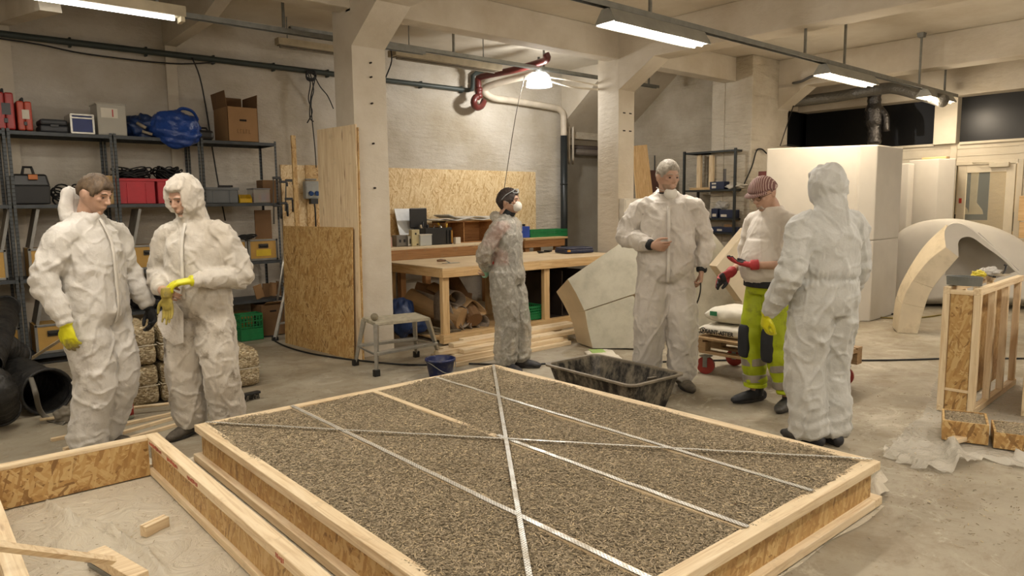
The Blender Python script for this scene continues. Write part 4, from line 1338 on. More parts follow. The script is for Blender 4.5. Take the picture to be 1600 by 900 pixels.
studframe('second timber frame cut off by the right edge of the photo', p.x, p.y - .26, 1.2, .24, .94, math.radians(2), 4)
# tools on top
t = thing('steel_form_ring', 'grey steel curved trough on the left end of the timber frame', 'trough', (5.86, 1.72, .94))
b = B()
for k in range(10):
    a0 = PI + k * PI / 9
pts = [V((-.04 + .085 * math.cos(a) * 1.0, .0 + .11 * math.sin(a), 0)) for a in [i * 2 * PI / 24 for i in range(24)]]
b.lathe([(.085, 0), (.09, .0), (.095, .065), (.09, .065), (.082, .006), (0, .006)], seg=32, sx=.8, sy=1.25)
b.build('trough_body', plain('grey_steel', '#7b7e7b', .45, metal=.5), t, smooth=False)
GLV = plain('yellow_glove_lump', '#d2c23e', .5, .2, 12, .3)
def lay(name, label, cat, px_, h, r, mat, seed): 
    p = pz(px_[0], px_[1], h); return lump(name, (p.x, p.y, h + r[2] * .75), r, mat, label, cat, seed, .45, squash=r[2] * .75, fr=5)
lay('yellow_glove', 'crumpled yellow rubber glove on top of the timber frame', 'glove', (1529, 433), .94, (.07, .045, .03), GLV, 3)
lay('plastic_bag', 'crumpled clear plastic bag on top of the timber frame behind the glove', 'bag', (1546, 429), .94, (.15, .06, .035), clear('crumpled_film', '#d9d6cf', .25, .55, .9, 20), 8)
p = pz(1560, 431, .94)
t = thing('hand_trowel', 'small trowel with a dark bent handle on the right end of the frame', 'trowel', (p.x, p.y, .942))
B().prism([(-.02, 0), (.14, -.0), (.14, .006), (-.02, .004)], .1).build('blade', plain('dusty_steel', '#a79a82', .5, metal=.4), t)
B().tube([(.12, 0, .005), (.17, 0, .03), (.2, 0, .07), (.15, 0, .075)], .008, 6).build('handle', BLKP, t)
t = thing('scraper', 'flat black handled scraper lying by the glove on the frame', 'scraper', (p.x - .22, p.y - .03, .942), .5)
B().bb((0, -.012, 0), (.12, .012, .016)).build('handle', BLKP, t, bevel=.004)
B().bb((.12, -.02, .004), (.17, .02, .008)).build('blade', STEEL, t)
# test boxes with fill
def testbox(label, cx, cy, rz, sx, sy, h, fill=.9):
    t = thing('test_box', label, 'box', (cx, cy, .012), rz)
    for s in (-1, 1):
        B().box((s * (sx / 2 - .007), 0, h / 2), (.014, sy - .03, h)).build('side_panel', osb(1, 'x'), t, bevel=.001)
        B().box((0, s * (sy / 2 - .007), h / 2), (sx, .014, h)).build('side_panel', osb(1), t, bevel=.001)
    b = B().grid(lambda u, v_: V(((u - .5) * (sx - .02), (v_ - .5) * (sy - .02), h * fill + .008 * nz((u * 9, v_ * 9, cx)))), 24, 24)
    b.build('hemp_fill', HEMP, t, smooth=True)
    me = chip_mesh('fill_chips', -sx / 2 + .015, sx / 2 - .015, -sy / 2 + .015, sy / 2 - .015, lambda x, y: 0 * x + h * fill + .004, 2500, (.008, .02), int(cx * 10))
    o = bpy.data.objects.new('fill_chips', me); link(o, t); tag(o, kind='stuff')
    return t
q = [pz(*k, .13) for k in ((1464, 658), (1537, 667), (1548, 650), (1482, 641))]
cc = sum(q, V()) / 4; dd = q[1] - q[0]
testbox('small chipboard box full of grey chips at the foot of the timber frame', cc.x, cc.y, math.atan2(dd.y, dd.x), dd.length, .3, .13)
p = pz(1592, 678, .08)
testbox('second small box of grey chips at the right edge of the photo', p.x, p.y, math.atan2(dd.y, dd.x), .28, .3, .1, .95)
p, q = pz(1487, 690, .03), pz(1523, 680, .03)
o = B().box((0, 0, 0), ((q - p).length, .06, .03)).build('wood_offcut', pine('x'), bevel=.002); o.location = (p + q) / 2 + V((0, 0, .005)); o.rotation_euler = (0, 0, math.atan2((q - p).y, (q - p).x))
tag(o, 'short pale batten lying in front of the small filled box', 'wood offcut')

# ---------------------------------------------------------------- trolley with bags
t = thing('pallet_trolley', 'wooden pallet on red rimmed castors carrying two white bags', 'trolley', (5.75, 3.15, 0))
O = t.location.copy()
X0, X1, Y0, Y1, ZT = 5.46, 6.06, 2.5, 3.76, .345
for i in range(5): B(O).bb((X0 + i * .128, Y0, ZT - .02), (X0 + i * .128 + .09, Y1, ZT)).build('deck_board', pine('y', tone=3), t, bevel=.002)
for y in (Y0, (Y0 + Y1) / 2 - .05, Y1 - .1): B(O).bb((X0, y, ZT - .042), (X1, y + .1, ZT - .02)).build('cross_board', pine('x', tone=3), t, bevel=.002)
for x in (X0, X1 - .09, (X0 + X1) / 2 - .045):
    for y in (Y0, (Y0 + Y1) / 2 - .06, Y1 - .13): B(O).bb((x, y, ZT - .122), (x + .09, y + .13, ZT - .042)).build('spacer_block', pine('y', tone=3), t, bevel=.002)
    B(O).bb((x, Y0, ZT - .144), (x + .09, Y1, ZT - .122)).build('bottom_board', pine('y', tone=3), t, bevel=.002)
for x, y in ((X0 + .06, Y1 - .1), (X1 - .06, Y1 - .1), (X0 + .06, Y0 + .12), (X1 - .06, Y0 + .12)):
    R = Rz(.3) @ Ry(PI / 2)
    c_ = V((x, y, .082)) 
    o = B(O).lathe([(.0, -.02), (.06, -.02), (.062, .02), (.0, .02)], c_, 24, R).build('castor_wheel', plain('cream_wheel', '#cfc6b2', .4), t, smooth=False)
    B(O).lathe([(.06, -.022), (.08, -.02), (.082, 0), (.08, .02), (.06, .022)], c_, 28, R).build('tyre', plain('red_tyre', '#8e2f28', .4), o)
    b = B(O); b.box(c_ + V((0, 0, .085)), (.085, .085, .012))
    for s in (-1, 1): b.box(c_ + R @ V((0, 0, s * .032)) + V((0, 0, .035)), (.005, .04, .1), Rz(.3))
    b.build('castor_fork', STEEL, t)
# cement bags
def bag(label, loc, rz, L, W, H, mat, seed, group=None):
    t = thing('cement_bag', label, 'bag', loc, rz, group)
    def fn(u, v_):
        th = u * 2 * PI; s = (v_ - .5) * 2
        ce, se = math.cos(th), math.sin(th)
        k = 3.2
        rx = abs(ce) ** (2 / k) * (1 if ce > 0 else -1); rz_ = abs(se) ** (2 / k) * (1 if se > 0 else -1)
        endf = (1 - abs(s) ** 5) ** .5
        hgt = H / 2 * (.25 + .75 * endf)
        w = W / 2 * (1 - .06 * abs(s) ** 4)
        y = s * L / 2
        p = V((rx * w, y, rz_ * hgt + H / 2))
        d = .010 * nz(p, 9, seed) + .006 * nz(p, 22, seed) + .004 * math.sin(p.y * 60) * abs(s) ** 3
        if rz_ < -.3: d = 0
        return p + V((rx, 0, rz_)) * d
    b = B(); b.grid(fn, 56, 48, close_u=True)
    m = 56
    b.f.append(tuple(range(m))); b.f.append(tuple(range(47 * m + m - 1, 47 * m - 1, -1))); b.mi += [0, 0]
    b.build('sack', mat, t, smooth=True)
    return t
BAGM = plain('paper_sack', '#d9d3c4', .55, .05, 5, .25, 30, bdist=.006, dirt='#a39a86', dirt_amt=.3)
bg = bag('lower white paper bag with black lettering on the trolley', (5.74, 3.42, ZT), 0, .66, .44, .12, BAGM, 1)
def text(s, size, mat, parent, loc, rot, name='lettering', th=.0015, sx=1.):
    cu = bpy.data.curves.new('t', 'FONT'); cu.body = s; cu.size = size; cu.extrude = th; cu.offset = size * .022; cu.align_x = 'LEFT'
    o = bpy.data.objects.new('t', cu); C.objects.link(o)
    dg = bpy.context.evaluated_depsgraph_get(); dg.update()
    me = bpy.data.meshes.new_from_object(o.evaluated_get(dg)); bpy.data.objects.remove(o)
    me.materials.clear(); me.materials.append(mat)
    q = bpy.data.objects.new(name, me); link(q, parent); q.location = loc; q.rotation_euler = rot; q.scale = (sx, 1, 1)
    return q
INK = plain('black_ink', '#1d1d20', .6)
text('SAINT-ASTIER', .053, INK, bg, (-.2275, .243, .035), (PI / 2, 0, -PI / 2), sx=.86)
b = B(); b.tube([(-.2275, .272 + .027 * math.cos(a), .055 + .027 * math.sin(a)) for a in [i * PI / 12 for i in range(24)]], .0035, 6, closed=True)
b.tube([(-.2275, .285 - .012 * abs(math.sin(a)) - .002, .055 + .016 * math.cos(a)) for a in [i * PI / 6 for i in range(7)]], .004, 6)
b.bb((-.229, .262, .047), (-.2255, .278, .063))
b.build('round_emblem', INK, bg)
bg = bag('upper white paper bag with a green emblem on the trolley', (5.77, 3.41, ZT + .122), .05, .62, .43, .15, BAGM, 2)
GR = plain('green_ink', '#2f7d55', .6)
b = B(); p = [V((-.19, .16, .129)), V((-.19, .08, .135)), V((-.1, .1, .148)), V((-.1, .17, .14))]
b.bb((-.223, .17, .075), (-.2195, .24, .115)); b.build('green_emblem', GR, bg)
b = B(); b.bb((-.223, -.29, .04), (-.218, -.26, .11)); b.build('green_band', GR, bg)
text('NHL 3,5', .03, plain('faint_ink', '#a7a193', .7), bg, (-.2225, .12, .04), (PI / 2, 0, -PI / 2)) if 0 else None

# ---------------------------------------------------------------- mixing tub
t = thing('mixing_tub', 'black plastic mixing tub with a dirty rim behind the big box', 'tub', (4.15, 3.6, 0), math.radians(-3))
def tubring(sx, sy, z, r=.07, k=6):
    out = []
    for cx, cy, a0 in ((sx / 2 - r, sy / 2 - r, 0), (-sx / 2 + r, sy / 2 - r, PI / 2), (-sx / 2 + r, -sy / 2 + r, PI), (sx / 2 - r, -sy / 2 + r, 3 * PI / 2)):
        for i in range(k + 1):
            a = a0 + i * PI / 2 / k; out.append(V((cx + r * math.cos(a), cy + r * math.sin(a), z)))
    return out
rings = [tubring(.42, .78, .005), tubring(.5, .86, .15), tubring(.56, .92, .265), tubring(.61, .97, .27), tubring(.61, .97, .285), tubring(.555, .915, .285), tubring(.49, .85, .15), tubring(.42, .78, .03)]
b = B(); vs = [v for r in rings for v in r]; m = len(rings[0])
fs = [(i * m + k, i * m + (k + 1) % m, (i + 1) * m + (k + 1) % m, (i + 1) * m + k) for i in range(len(rings) - 1) for k in range(m)]
b.add(vs, fs + [tuple(reversed(range(m))), tuple((len(rings) - 1) * m + k for k in range(m))])
n = N('dirty_black_tub')
c = n.mix(n.ramp(n.noise(9, 8, .75, n.map((1, 1, .5))), [(.45, 0.), (.62, .75)]), '#1d1b1a', '#8f8674'); 
sp = n.new('SeparateXYZ'); n.put(n.co, sp.inputs[0])
c = n.mix(n.ramp(sp.outputs[2], [(.262, 0.), (.28, .6)]), c, '#8e8370')
n.set(Base_Color=c, Roughness=.5); n.bump(n.noise(25, 5), .3, .004)
b.build('tub_body', n.m, t, smooth=False)
b = B().grid(lambda u, v_: V(((u - .5) * .47, (v_ - .5) * .83, .09 + .02 * nz((u * 5, v_ * 5, 2)) + .05 * abs(v_ - .5))), 30, 30)
b.build('mix_residue', HEMP, t, smooth=True)
p = pz(1024, 582, .28)
t = thing('trowel', 'muddy trowel leaning over the right end of the mixing tub', 'trowel', (p.x, p.y, .2))
q0, q1 = pz(1008, 582, .28), pz(1026, 574, .36)
TD = plain('muddy_steel', '#6d6454', .7, .3, 15, .4)
slab(B(p), [pz(1008, 588, .25), pz(1012, 575, .33), pz(1026, 573, .34), pz(1022, 590, .24)], V((.012, .012, .004))).build('blade', TD, t)
hd = pz(1027, 594, .14), pz(1046, 584, .17)
B(V((p.x, p.y, .2))).tube([pz(1022, 586, .24), pz(1024, 592, .18), hd[0]], .008, 6).build('tang', TD, t)
B(V((p.x, p.y, .2))).tube([hd[0], hd[0].lerp(hd[1], .5), hd[1]], [.014, .018, .014], 10).build('handle', pine('x', tone=1), t, smooth=True)
# paper bag on floor behind tub
p = pz(944, 562)
bg = bag('empty white and green paper bag lying flat behind the mixing tub', (p.x, p.y, 0), 1.05, .62, .3, .05, BAGM, 5)
bg.rotation_euler = (0, 0, math.radians(-35))
B().bb((-.1, .1, .047), (.05, .28, .0525)).build('green_print', plain('lime_print', '#9bb86a', .6), bg, bevel=.002)
B().bb((-.06, -.25, .047), (.0, -.21, .0525)).build('dark_print', INK, bg)

# ---------------------------------------------------------------- sheets leaning on column 1
a0, a1 = V((3.455, 6.48, .0)), V((3.33, 7.86, 0))
t0, t1 = py(563, 353, 6.47), py(453, 353, a1.y - .02)
b = B(a0); d = V((.012, .012, 0))
slab(b, [a0, a1, V((a1.x + .02, a1.y - .05, 1.355)), V((a0.x + .03, a0.y - .02, 1.355))], V((.016, .003, 0)))
tag(b.build('chipboard_sheet', osb(1, 'x')), 'large chipboard sheet standing left of the first column', 'board')
pA, pB = px(556, 355, 3.535), px(497, 354, 3.5)
qA, qB = px(555, 194, 3.535), px(495, 203, 3.50)
b = B(pA)
lo0, lo1 = V((qA.x - .02, qA.y + .02, .0)), V((qB.x - .02, qB.y + .02, .0))
slab(b, [lo0, lo1, qB, qA], V((.018, .004, 0)))
tag(b.build('plywood_sheet', pine('z')), 'tall knotty plywood sheet behind the chipboard, against the column', 'board')
b = B(pA + V((.05, .02, 0))); slab(b, [lo0 + V((.02, -.01, 0)), lo1 + V((.02, 0, 0)), qB + V((.02, 0, -.03)), qA + V((.02, -.012, -.03))], V((.012, .00, 0)))
tag(b.build('plywood_sheet', osb(1, 'x')), 'darker sheet sandwiched between the tall plywood and the column', 'board')
q0 = py(455, 212, 7.95)
b = B((q0.x, 7.95, 0)); slab(b, [V((q0.x - .02, 7.9, .01)), V((q0.x - .0, 8.28, .01)), V((q0.x + .02, 8.28, q0.z)), V((q0.x, 7.95, q0.z))], V((.018, 0, 0)))
b = B((q0.x, 7.9, 0)); b.bb((q0.x - .02, 7.9, .0), (q0.x + .03, 7.93, q0.z))
tag(b.build('chipboard_strip', osb(0, 'x')), 'tall narrow chipboard strip standing left of the plywood', 'board')
p = py(476, 258, 9.08); q = py(503, 352, 9.08)
tag(B((p.x, 9.08, 1.6)).bb((p.x, 9.06, .9), (p.x + .3, 9.08, p.z)).build('mounted_board', osb(0)), 'small chipboard panel on the wall holding the socket box', 'board')
p = py(486, 297, 8.98)
t = thing('socket_box', 'grey multi socket box with blue covers left of the plywood', 'socket box', (p.x, 8.98, p.z))
B().box((0, 0, 0), (.2, .1, .24)).build('housing', plain('grey_box', '#9a9c98', .45), t, bevel=.02)
B().box((0, 0, .14), (.16, .04, .02)).build('carry_handle', plain('grey_box2', '#8a8c88', .45), t, bevel=.008)
for k in (-.03, .055): B().tube([(k, -.05, -.04), (k, -.08, -.05)], .03, 12).build('socket_cover', plain('socket_blue', '#274a86', .4), t)
b = B().tube([(0, -.07, -.13), (.0, -.1, -.3), (.01, -.06, -.7)], .012, 6, smooth=4); b.box((0, -.06, -.15), (.1, .07, .07)); b.build('plug_and_lead', BLKP, t, smooth=False)

# cables on floor
def fcable(label, pts, r=.009, mat=None, z=.01):
    P = [pz(x, y, z) for x, y in pts]
    return tag(B(P[0]).tube(P, r, 6, smooth=5).build('floor_cable', mat or BLK, smooth=True), label, 'cable')
fcable('black cable lying on the floor from the chipboard past the stool to the right', [(425, 530), (446, 541), (480, 551), (520, 558), (560, 563), (640, 570), (720, 568), (800, 570), (860, 568), (920, 566), (1000, 566), (1120, 563), (1220, 562), (1345, 563), (1420, 562), (1490, 560), (1600, 560)])
fcable('black cable on the floor by the foot of the tall white block', [(1320, 490), (1345, 488), (1395, 491), (1420, 489)], .016)
fcable('blue and yellow cable beside the tall white block', [(1340, 491), (1355, 494), (1393, 497), (1440, 496), (1470, 492)], .011, plain('blue_yellow_cable', '#7b6a2a', .5))
fcable('thin cable on the floor below the left shelves', [(20, 575), (80, 566), (130, 560), (230, 545), (330, 530), (430, 525)], .008)
# ================================================================ people
n = N('skin')
c = n.ramp(n.noise(9, 4), [(.3, '#a58069'), (.7, '#bd9a84')])
n.set(Base_Color=c, Roughness=.5); n.put(.04, n.b.inputs['Subsurface Weight']); n.bump(n.noise(60, 3), .12, .002)
n.b.inputs['Subsurface Radius'].default_value = (.02, .008, .004)
SKIN = n.m


def head_pt(d):
    """skull + jaw surface for a unit direction d (x left, -y face, z up)"""
    z = d.z
    x = d.x * .0775; y = d.y * .097; zz = z * .118
    if z < 0:
        t = min(1, -z * 1.15)
        x *= 1 - .30 * t * t
        if d.y > 0: y *= 1 - .55 * t
        else: y *= 1 - .06 * t + .42 * t * t
    else:
        if d.y < 0: y *= 1 - .05 * z
    if d.y < -.3 and -.5 < z < .35: y *= .975
    return V((x, y, zz))


class Fig:
    """a figure in its own frame: -Y is forward, +X its left; feet at z = 0"""
    def __init__(s, label, loc, face, scale=1., head=(0, 0, 0), lean=0.):
        s.t = thing('person', label, 'person', loc, face)
        s.t.scale = (scale,) * 3
        s.J = dict(pelvis=V((0, .0, .95)), waist=V((0, .0, 1.08)), chest=V((0, .0, 1.3)), neck=V((0, .015, 1.49)), head=V((0, -.02, 1.635)))
        s.hr = Euler(head, 'XYZ').to_matrix()
        s.lean = lean

    def hp(s, p): return s.J['head'] + s.hr @ V(p)

    def set(s, **k):
        for a, v in k.items(): s.J[a] = V(v)

    def both(s, name, r, l): s.J[name + 'R'] = V(r); s.J[name + 'L'] = V(l)


def hand(b, W, d, palm, r=1., curl=(.35, .4, .45, .5), thumb=.5, spread=.05, g=0., side=1, cuff=None):
    """W wrist, d direction of the fingers, palm: normal out of the palm, side=+1 thumb towards cross(d, palm)"""
    W = V(W); d = V(d).normalized(); palm = V(palm); palm = (palm - d * palm.dot(d)).normalized()
    s = d.cross(palm) * side            # towards thumb
    K = W + d * (.088 * r)
    # palm: a flat fan of overlapping fingersized bones gives it a knuckle line
    b.tube([W - d * .01, W + d * .03 * r, W + d * .06 * r, K], [(.027 * r + g, .021 * r + g), (.034 * r + g, .018 * r + g), (.040 * r + g, .0155 * r + g), (.038 * r + g, .013 * r + g)], 16, True, 2, ref=s)
    b.ball(K - d * .004, (.012 * r + g,) * 3, 10, 8)
    L = ((.040, .026, .020), (.045, .029, .022), (.042, .027, .021), (.033, .021, .018))
    for i in range(4):
        off = (.029 - .0195 * i) * r
        base = K + s * off - d * (.010 * abs(i - 1) * .6)
        cur = curl[i] if isinstance(curl, (list, tuple)) else curl
        ang = 0; P = [W.lerp(base, .6), base]
        dirv = (d + s * (spread * (1.5 - i))).normalized()
        ax = dirv.cross(palm).normalized()
        for k in range(3):
            ang += cur * (1., 1.25, .8)[k]
            v = Matrix.Rotation(ang, 3, ax) @ dirv
            if v.dot(palm) < 0 and ang > .05: v = Matrix.Rotation(-ang, 3, ax) @ dirv
            P.append(P[-1] + v * L[i][k] * r)
        q = [.0085, .0092, .0086, .0078, .0066]
        b.tube(P, [x * r + g for x in q], 10, True, 2)
        b.ball(P[-1], .0068 * r + g, 10, 8)
    # thumb leaves the side of the palm near its base
    T0 = W + d * .022 * r + s * .018 * r
    td = (d * .72 + s * .75 + palm * thumb * .5).normalized()
    T1 = T0 + td * .044 * r; td2 = (d * .95 + s * .25 + palm * thumb * .7).normalized()
    T2 = T1 + td2 * .033 * r; T3 = T2 + (td2 + d * .2 - s * .1).normalized() * .026 * r
    b.tube([T0, T1, T2, T3], [x * r + g for x in (.014, .0115, .0100, .0078)], 10, True, 2)
    b.ball(T3, .0078 * r + g, 10, 8)
    if cuff:
        cd, cl, cr = cuff
        b.tube([W + d * .01, W + V(cd) * cl * .5, W + V(cd) * cl], [.034 + g, .036 + g, cr], 18, True, 2)


def skin_body(f, ears=True):
    J = f.J; b = B()
    H = f.hr
    b.ball(J['head'], 1, 40, 30, H, head_pt)
    # face features
    P = lambda *p: f.hp(p)
    b.tube([P(0, -.086, .022), P(0, -.098, .0), P(0, -.111, -.022), P(0, -.102, -.029)], [.0065, .008, .0105, .008], 10, True, 2)
    for s in (-1, 1):
        b.ball(P(s * .009, -.099, -.027), .0075, 10, 8)
        b.tube([P(s * .008, -.088, .027), P(s * .026, -.086, .030), P(s * .046, -.070, .024)], [.007, .008, .007], 8, True, 2)
        b.ball(P(s * .042, -.066, -.012), (.018, .018, .015), 12, 8, H)
        if ears:
            b.ball(P(s * .078, .012, -.004), (.009, .017, .030), 14, 10, H)
            b.ball(P(s * .083, .018, .006), (.007, .012, .018), 12, 8, H)
    b.tube([P(-.022, -.086, -.058), P(0, -.0945, -.056), P(.022, -.086, -.058)], [.003, .0052, .003], 8, True, 3)
    b.tube([P(-.020, -.084, -.066), P(0, -.092, -.067), P(.020, -.084, -.066)], [.003, .0056, .003], 8, True, 3)
    b.ball(P(0, -.070, -.098), (.022, .016, .014), 14, 10, H)
    # neck and trunk
    b.tube([f.hp((0, .02, -.05)), J['neck'] + V((0, .005, .03)), J['neck'] - V((0, 0, .05))], [.052, .056, .07], 18, True, 3)
    b.tube([J['pelvis'] - V((0, 0, .06)), J['pelvis'], J['waist'], J['chest'], J['neck'] - V((0, 0, .06))], [(.12, .09), (.15, .11), (.13, .10), (.15, .11), (.10, .075)], 20, True, 3, ref=(1, 0, 0))
    for s in 'RL':
        b.tube([J['chest'] + V((0, 0, .08)), J['shoulder' + s]], [.06, .055], 12)
        b.tube([J['shoulder' + s], J['elbow' + s], J['wrist' + s]], [.048, .036, .026], 14, True, 3)
        b.ball(J['shoulder' + s], .05, 12, 8); b.ball(J['elbow' + s], .037, 12, 8)
        b.tube([J['hip' + s], J['knee' + s], J['ankle' + s]], [.075, .052, .038], 14, True, 3)
        b.ball(J['hip' + s], .078, 12, 8); b.ball(J['knee' + s], .053, 12, 8)
        a = J['ankle' + s]; b.tube([a, a - V((0, 0, .04)), a + f.toe[s] * .16 - V((0, 0, .05))], [.038, .04, .028], 12, True, 2)
        h = f.hands[s]
        hand(b, J['wrist' + s], h[0], h[1], 1.02, h[2], h[3], side=h[4])
    eyes = [P(s * .031, -.0815, .006) for s in (-1, 1)]
    def fn(co, nn):
        for e in eyes:
            q = (co - e).length
            if q < .02: return -.0055 * (1 - (q / .02) ** 2)
        return 0
    me = bake(b, .0048, 2, .5, fn, 'body')
    o = bobj('body', me, SKIN, f.t)
    for i, e in enumerate(eyes):
        eo = B().ball((0, 0, 0), (.0095, .006, .0055), 14, 10, H).build('eye', plain('eye_dark', '#3a2a22', .25, .1), f.t, smooth=True)
        eo.location = e + H @ V((0, -.001, -.001))
    return o


def shell(f, name, mat, inside, thick, streak=.004, freq=30, seg=64, rings=44, drop=-.008, label=None, smooth=True, zfloor=None, voxel=None, sc=(1, 1, 1)):
    """cap following the head; thickness where inside(d) > 0, sunk elsewhere"""
    def fn(d):
        w = inside(d); w = max(0, min(1, w)); w = w * w * (3 - 2 * w)
        p = head_pt(d); nrm = V((d.x / .0775, d.y / .097, d.z / .118)).normalized()
        th = thick(d) if callable(thick) else thick
        s = streak * nz((d.x * freq, d.y * freq, d.z * freq * .35), 1., 3.)
        return p + nrm * (drop + (th + s - drop) * w)
    o = B().ball((0, 0, 0), 1, seg, rings, None, fn).build(name, mat, f.t, smooth=smooth)
    o.location = f.J['head']; o.rotation_euler = f.hr.to_euler()
    if label: o['label'] = label
    return o


def hair_mat(name, a, b_):
    n = N(name); c = n.ramp(n.noise(26, 5, .7, n.map((1, 1, .3))), [(.3, a), (.7, b_)])
    n.set(Base_Color=c, Roughness=.6); n.bump(n.noise(60, 4, .6, n.map((1, 1, .25))), .6, .006)
    return n.m


def hair_zone(front=.45, side=.05, nape=-.45, soft=6):
    def z(d):
        # hairline height as a function of the azimuth: high over the face, low at the nape
        a = math.atan2(abs(d.x), -d.y)           # 0 at face, pi at back
        if a < .9: h = front + (side - front) * max(0, (a - .55) / .35)
        elif a < 1.9: h = side - (.18 if 1.05 < a < 1.35 else .0)
        else: h = side + (nape - side) * min(1, (a - 1.9) / .5)
        return (d.z - h) * soft + .5
    return z


def brows(f, mat, lift=.0):
    for s in (-1, 1):
        P = lambda *p: f.hp(p)
        B().tube([P(s * .014, -.0935, .027 + lift), P(s * .030, -.0905, .032 + lift), P(s * .047, -.077, .026 + lift)], [.0025, .0035, .002], 6, True, 3).build('eyebrow', mat, f.t, smooth=True)


# ---- coverall ----------------------------------------------------
def coverall(f, mat, hood='down', R=1., open_neck=.0, arms='RL', leg_low=.075, seed=0, wr=1., belt=False, name='coverall', arm_end=1.0, torso=None, legs=True, voxel=.0095, amp=1., collar=True, extra=None, tz=-.10):
    J = f.J; b = B()
    T = torso or [(.175, .135), (.205, .155), (.20, .15), (.205, .145), (.175, .12), (.10, .085)]
    ch = J['chest']
    b.tube([J['pelvis'] + V((0, 0, tz)), J['pelvis'] + V((0, 0, max(0, tz + .03))), J['waist'], ch, ch + V((0, 0, .11)), J['neck'] - V((0, 0, .02))], [(x * R, y * R) for x, y in T], 28, True, 4, ref=(1, 0, 0))
    if collar:
        b.tube([J['neck'] - V((0, 0, .05)), J['neck'] + V((0, -.004, .035))], [.105, .082], 24, True, 2)
    for s in 'RL':
        sh, el, wr_ = J['shoulder' + s], J['elbow' + s], J['wrist' + s]
        end = el.lerp(wr_, arm_end) if arm_end <= 1 else wr_
        inner = ch + V((0, 0, .09)) + (sh - ch) * .3
        if s in arms:
            sg = 1 if s == 'L' else -1
            b.tube([inner, sh + V((sg * .0, 0, .012)), sh.lerp(el, .35), el, el.lerp(end, .5), end], [.082 * R, .072 * R, .077 * R, .072 * R, .062 * R, .042], 22, True, 4)
            b.ball(sh, .071 * R, 16, 12); b.ball(el, .071 * R, 16, 12)
            b.tube([J['neck'] + V((sg * .03, .0, -.01)), J['neck'].lerp(sh, .5) + V((0, 0, .0)), sh + V((0, 0, .0))], [.06, .068, .066], 16, True, 2)
        if legs:
            hp, kn, an = J['hip' + s], J['knee' + s], J['ankle' + s]
            low = an + V((0, 0, leg_low - an.z)) if an.z > leg_low else an
            b.tube([hp + V((0, 0, .06)), hp - V((0, 0, .06)), hp.lerp(kn, .5), kn, kn.lerp(low, .45), kn.lerp(low, .85), low], [.115 * R, .123 * R, .122 * R, .112 * R, .108 * R, .106 * R, .088], 24, True, 4)
            b.ball(kn, .1 * R, 16, 12)
    if hood == 'up':
        def fn(d):
            face = d.y < -.05 and abs(d.x) < .62 and -.80 < d.z < .58
            p = head_pt(d); nrm = V((d.x / .0775, d.y / .097, d.z / .118)).normalized()
            e = max(abs(d.x) / .62, (d.z - (-.1)) / .66 if d.z > -.1 else (-.1 - d.z) / .72)
            if d.y < -.05 and e < 1.05:
                k = max(0, min(1, (e - .9) / .15)); k = k * k * (3 - 2 * k)
                return p + nrm * (-.02 + .045 * k)
            return p + nrm * (.025 + .012 * max(0, d.z) + (.012 if d.y > .3 else 0))
        b.ball(J['head'], 1, 48, 36, f.hr, fn)
        b.tube([f.hp((0, .022, -.04)), J['neck'] + V((0, .01, .02)), J['neck'] - V((0, -.0, .09))], [.09, .098, .12], 24, True, 3)
    elif hood == 'down':
        n0 = J['neck'] + V((0, .075, .0))
        b.tube([n0 + V((-.09, -.03, .0)), n0 + V((0, .03, .015)), n0 + V((.09, -.03, .0))], [.04, .052, .04], 14, True, 4)
    elif hood == 'flap':
        n0 = J['neck']
        b.tube([n0 + V((-.03, .075, -.03)), n0 + V((-.03, .105, .06)), n0 + V((-.025, .10, .16)), n0 + V((-.02, .085, .2))], [(.085, .035), (.08, .042), (.065, .035), (.035, .015)], 18, True, 4, ref=(1, .2, 0))
    if extra: extra(b, f)
    folds = []
    for s in 'RL':
        if s in arms:
            e = J['elbow' + s]; folds.append((e, (J['wrist' + s] - J['shoulder' + s]).normalized(), .13, 75, .007))
            w = J['wrist' + s]; folds.append((w, (w - e).normalized(), .09, 110, .005))
            folds.append((J['shoulder' + s] - V((0, 0, .08)), V((.5 if s == 'L' else -.5, .2, -.8)).normalized(), .12, 50, .006))
        if legs:
            a = J['ankle' + s]; folds.append((a + V((0, 0, .05)), V((.25, .2, 1)).normalized(), .12, 80, .007))
            folds.append((J['knee' + s], V((.4, .4, 1)).normalized(), .14, 44, .005))
    folds.append((J['waist'] - V((0, 0, .02)), V((.1, 0, 1)), .12, 60, .005))
    folds.append((J['pelvis'] - V((0, .08, .1)), V((.0, .3, 1)), .14, 45, .006))
    if belt: zb = J['waist'].z - .0
    ws = [J['wrist' + s] for s in arms]
    def fn(co, nn):
        d = 0
        q = co + V((seed * 3.1, seed * 1.3, 0))
        wx = noise.noise(q * 4) * .5
        v1 = noise.voronoi(V((q.x * 6.5 + wx, q.y * 6.5 + wx, q.z * 4.2 - wx)))[0]
        d += amp * (.011 * min(.55, v1[1] - v1[0]) - .004)
        v2 = noise.voronoi(V((q.x * 13 + q.z * 4 + wx, q.y * 13, q.z * 9 + wx)))[0]
        d += amp * .004 * min(.6, v2[1] - v2[0])
        sg = 1 if co.x > 0 else -1
        r1 = 1 - abs(noise.noise(V((q.x * 7 + sg * q.z * 3, q.y * 7, q.z * 1.8 - sg * q.x * 2)))) * 8
        d += amp * .012 * max(0, r1)
        r2 = 1 - abs(noise.noise(V((q.x * 6 - sg * q.z * 7, q.y * 9, q.z * 5 + sg * q.x * 6 + 3)))) * 8
        d += amp * .008 * max(0, r2)
        r3 = 1 - abs(noise.noise(V((q.x * 15, q.y * 15 + 5, q.z * 9 + q.x * 6)))) * 6
        d += amp * .0035 * max(0, r3)
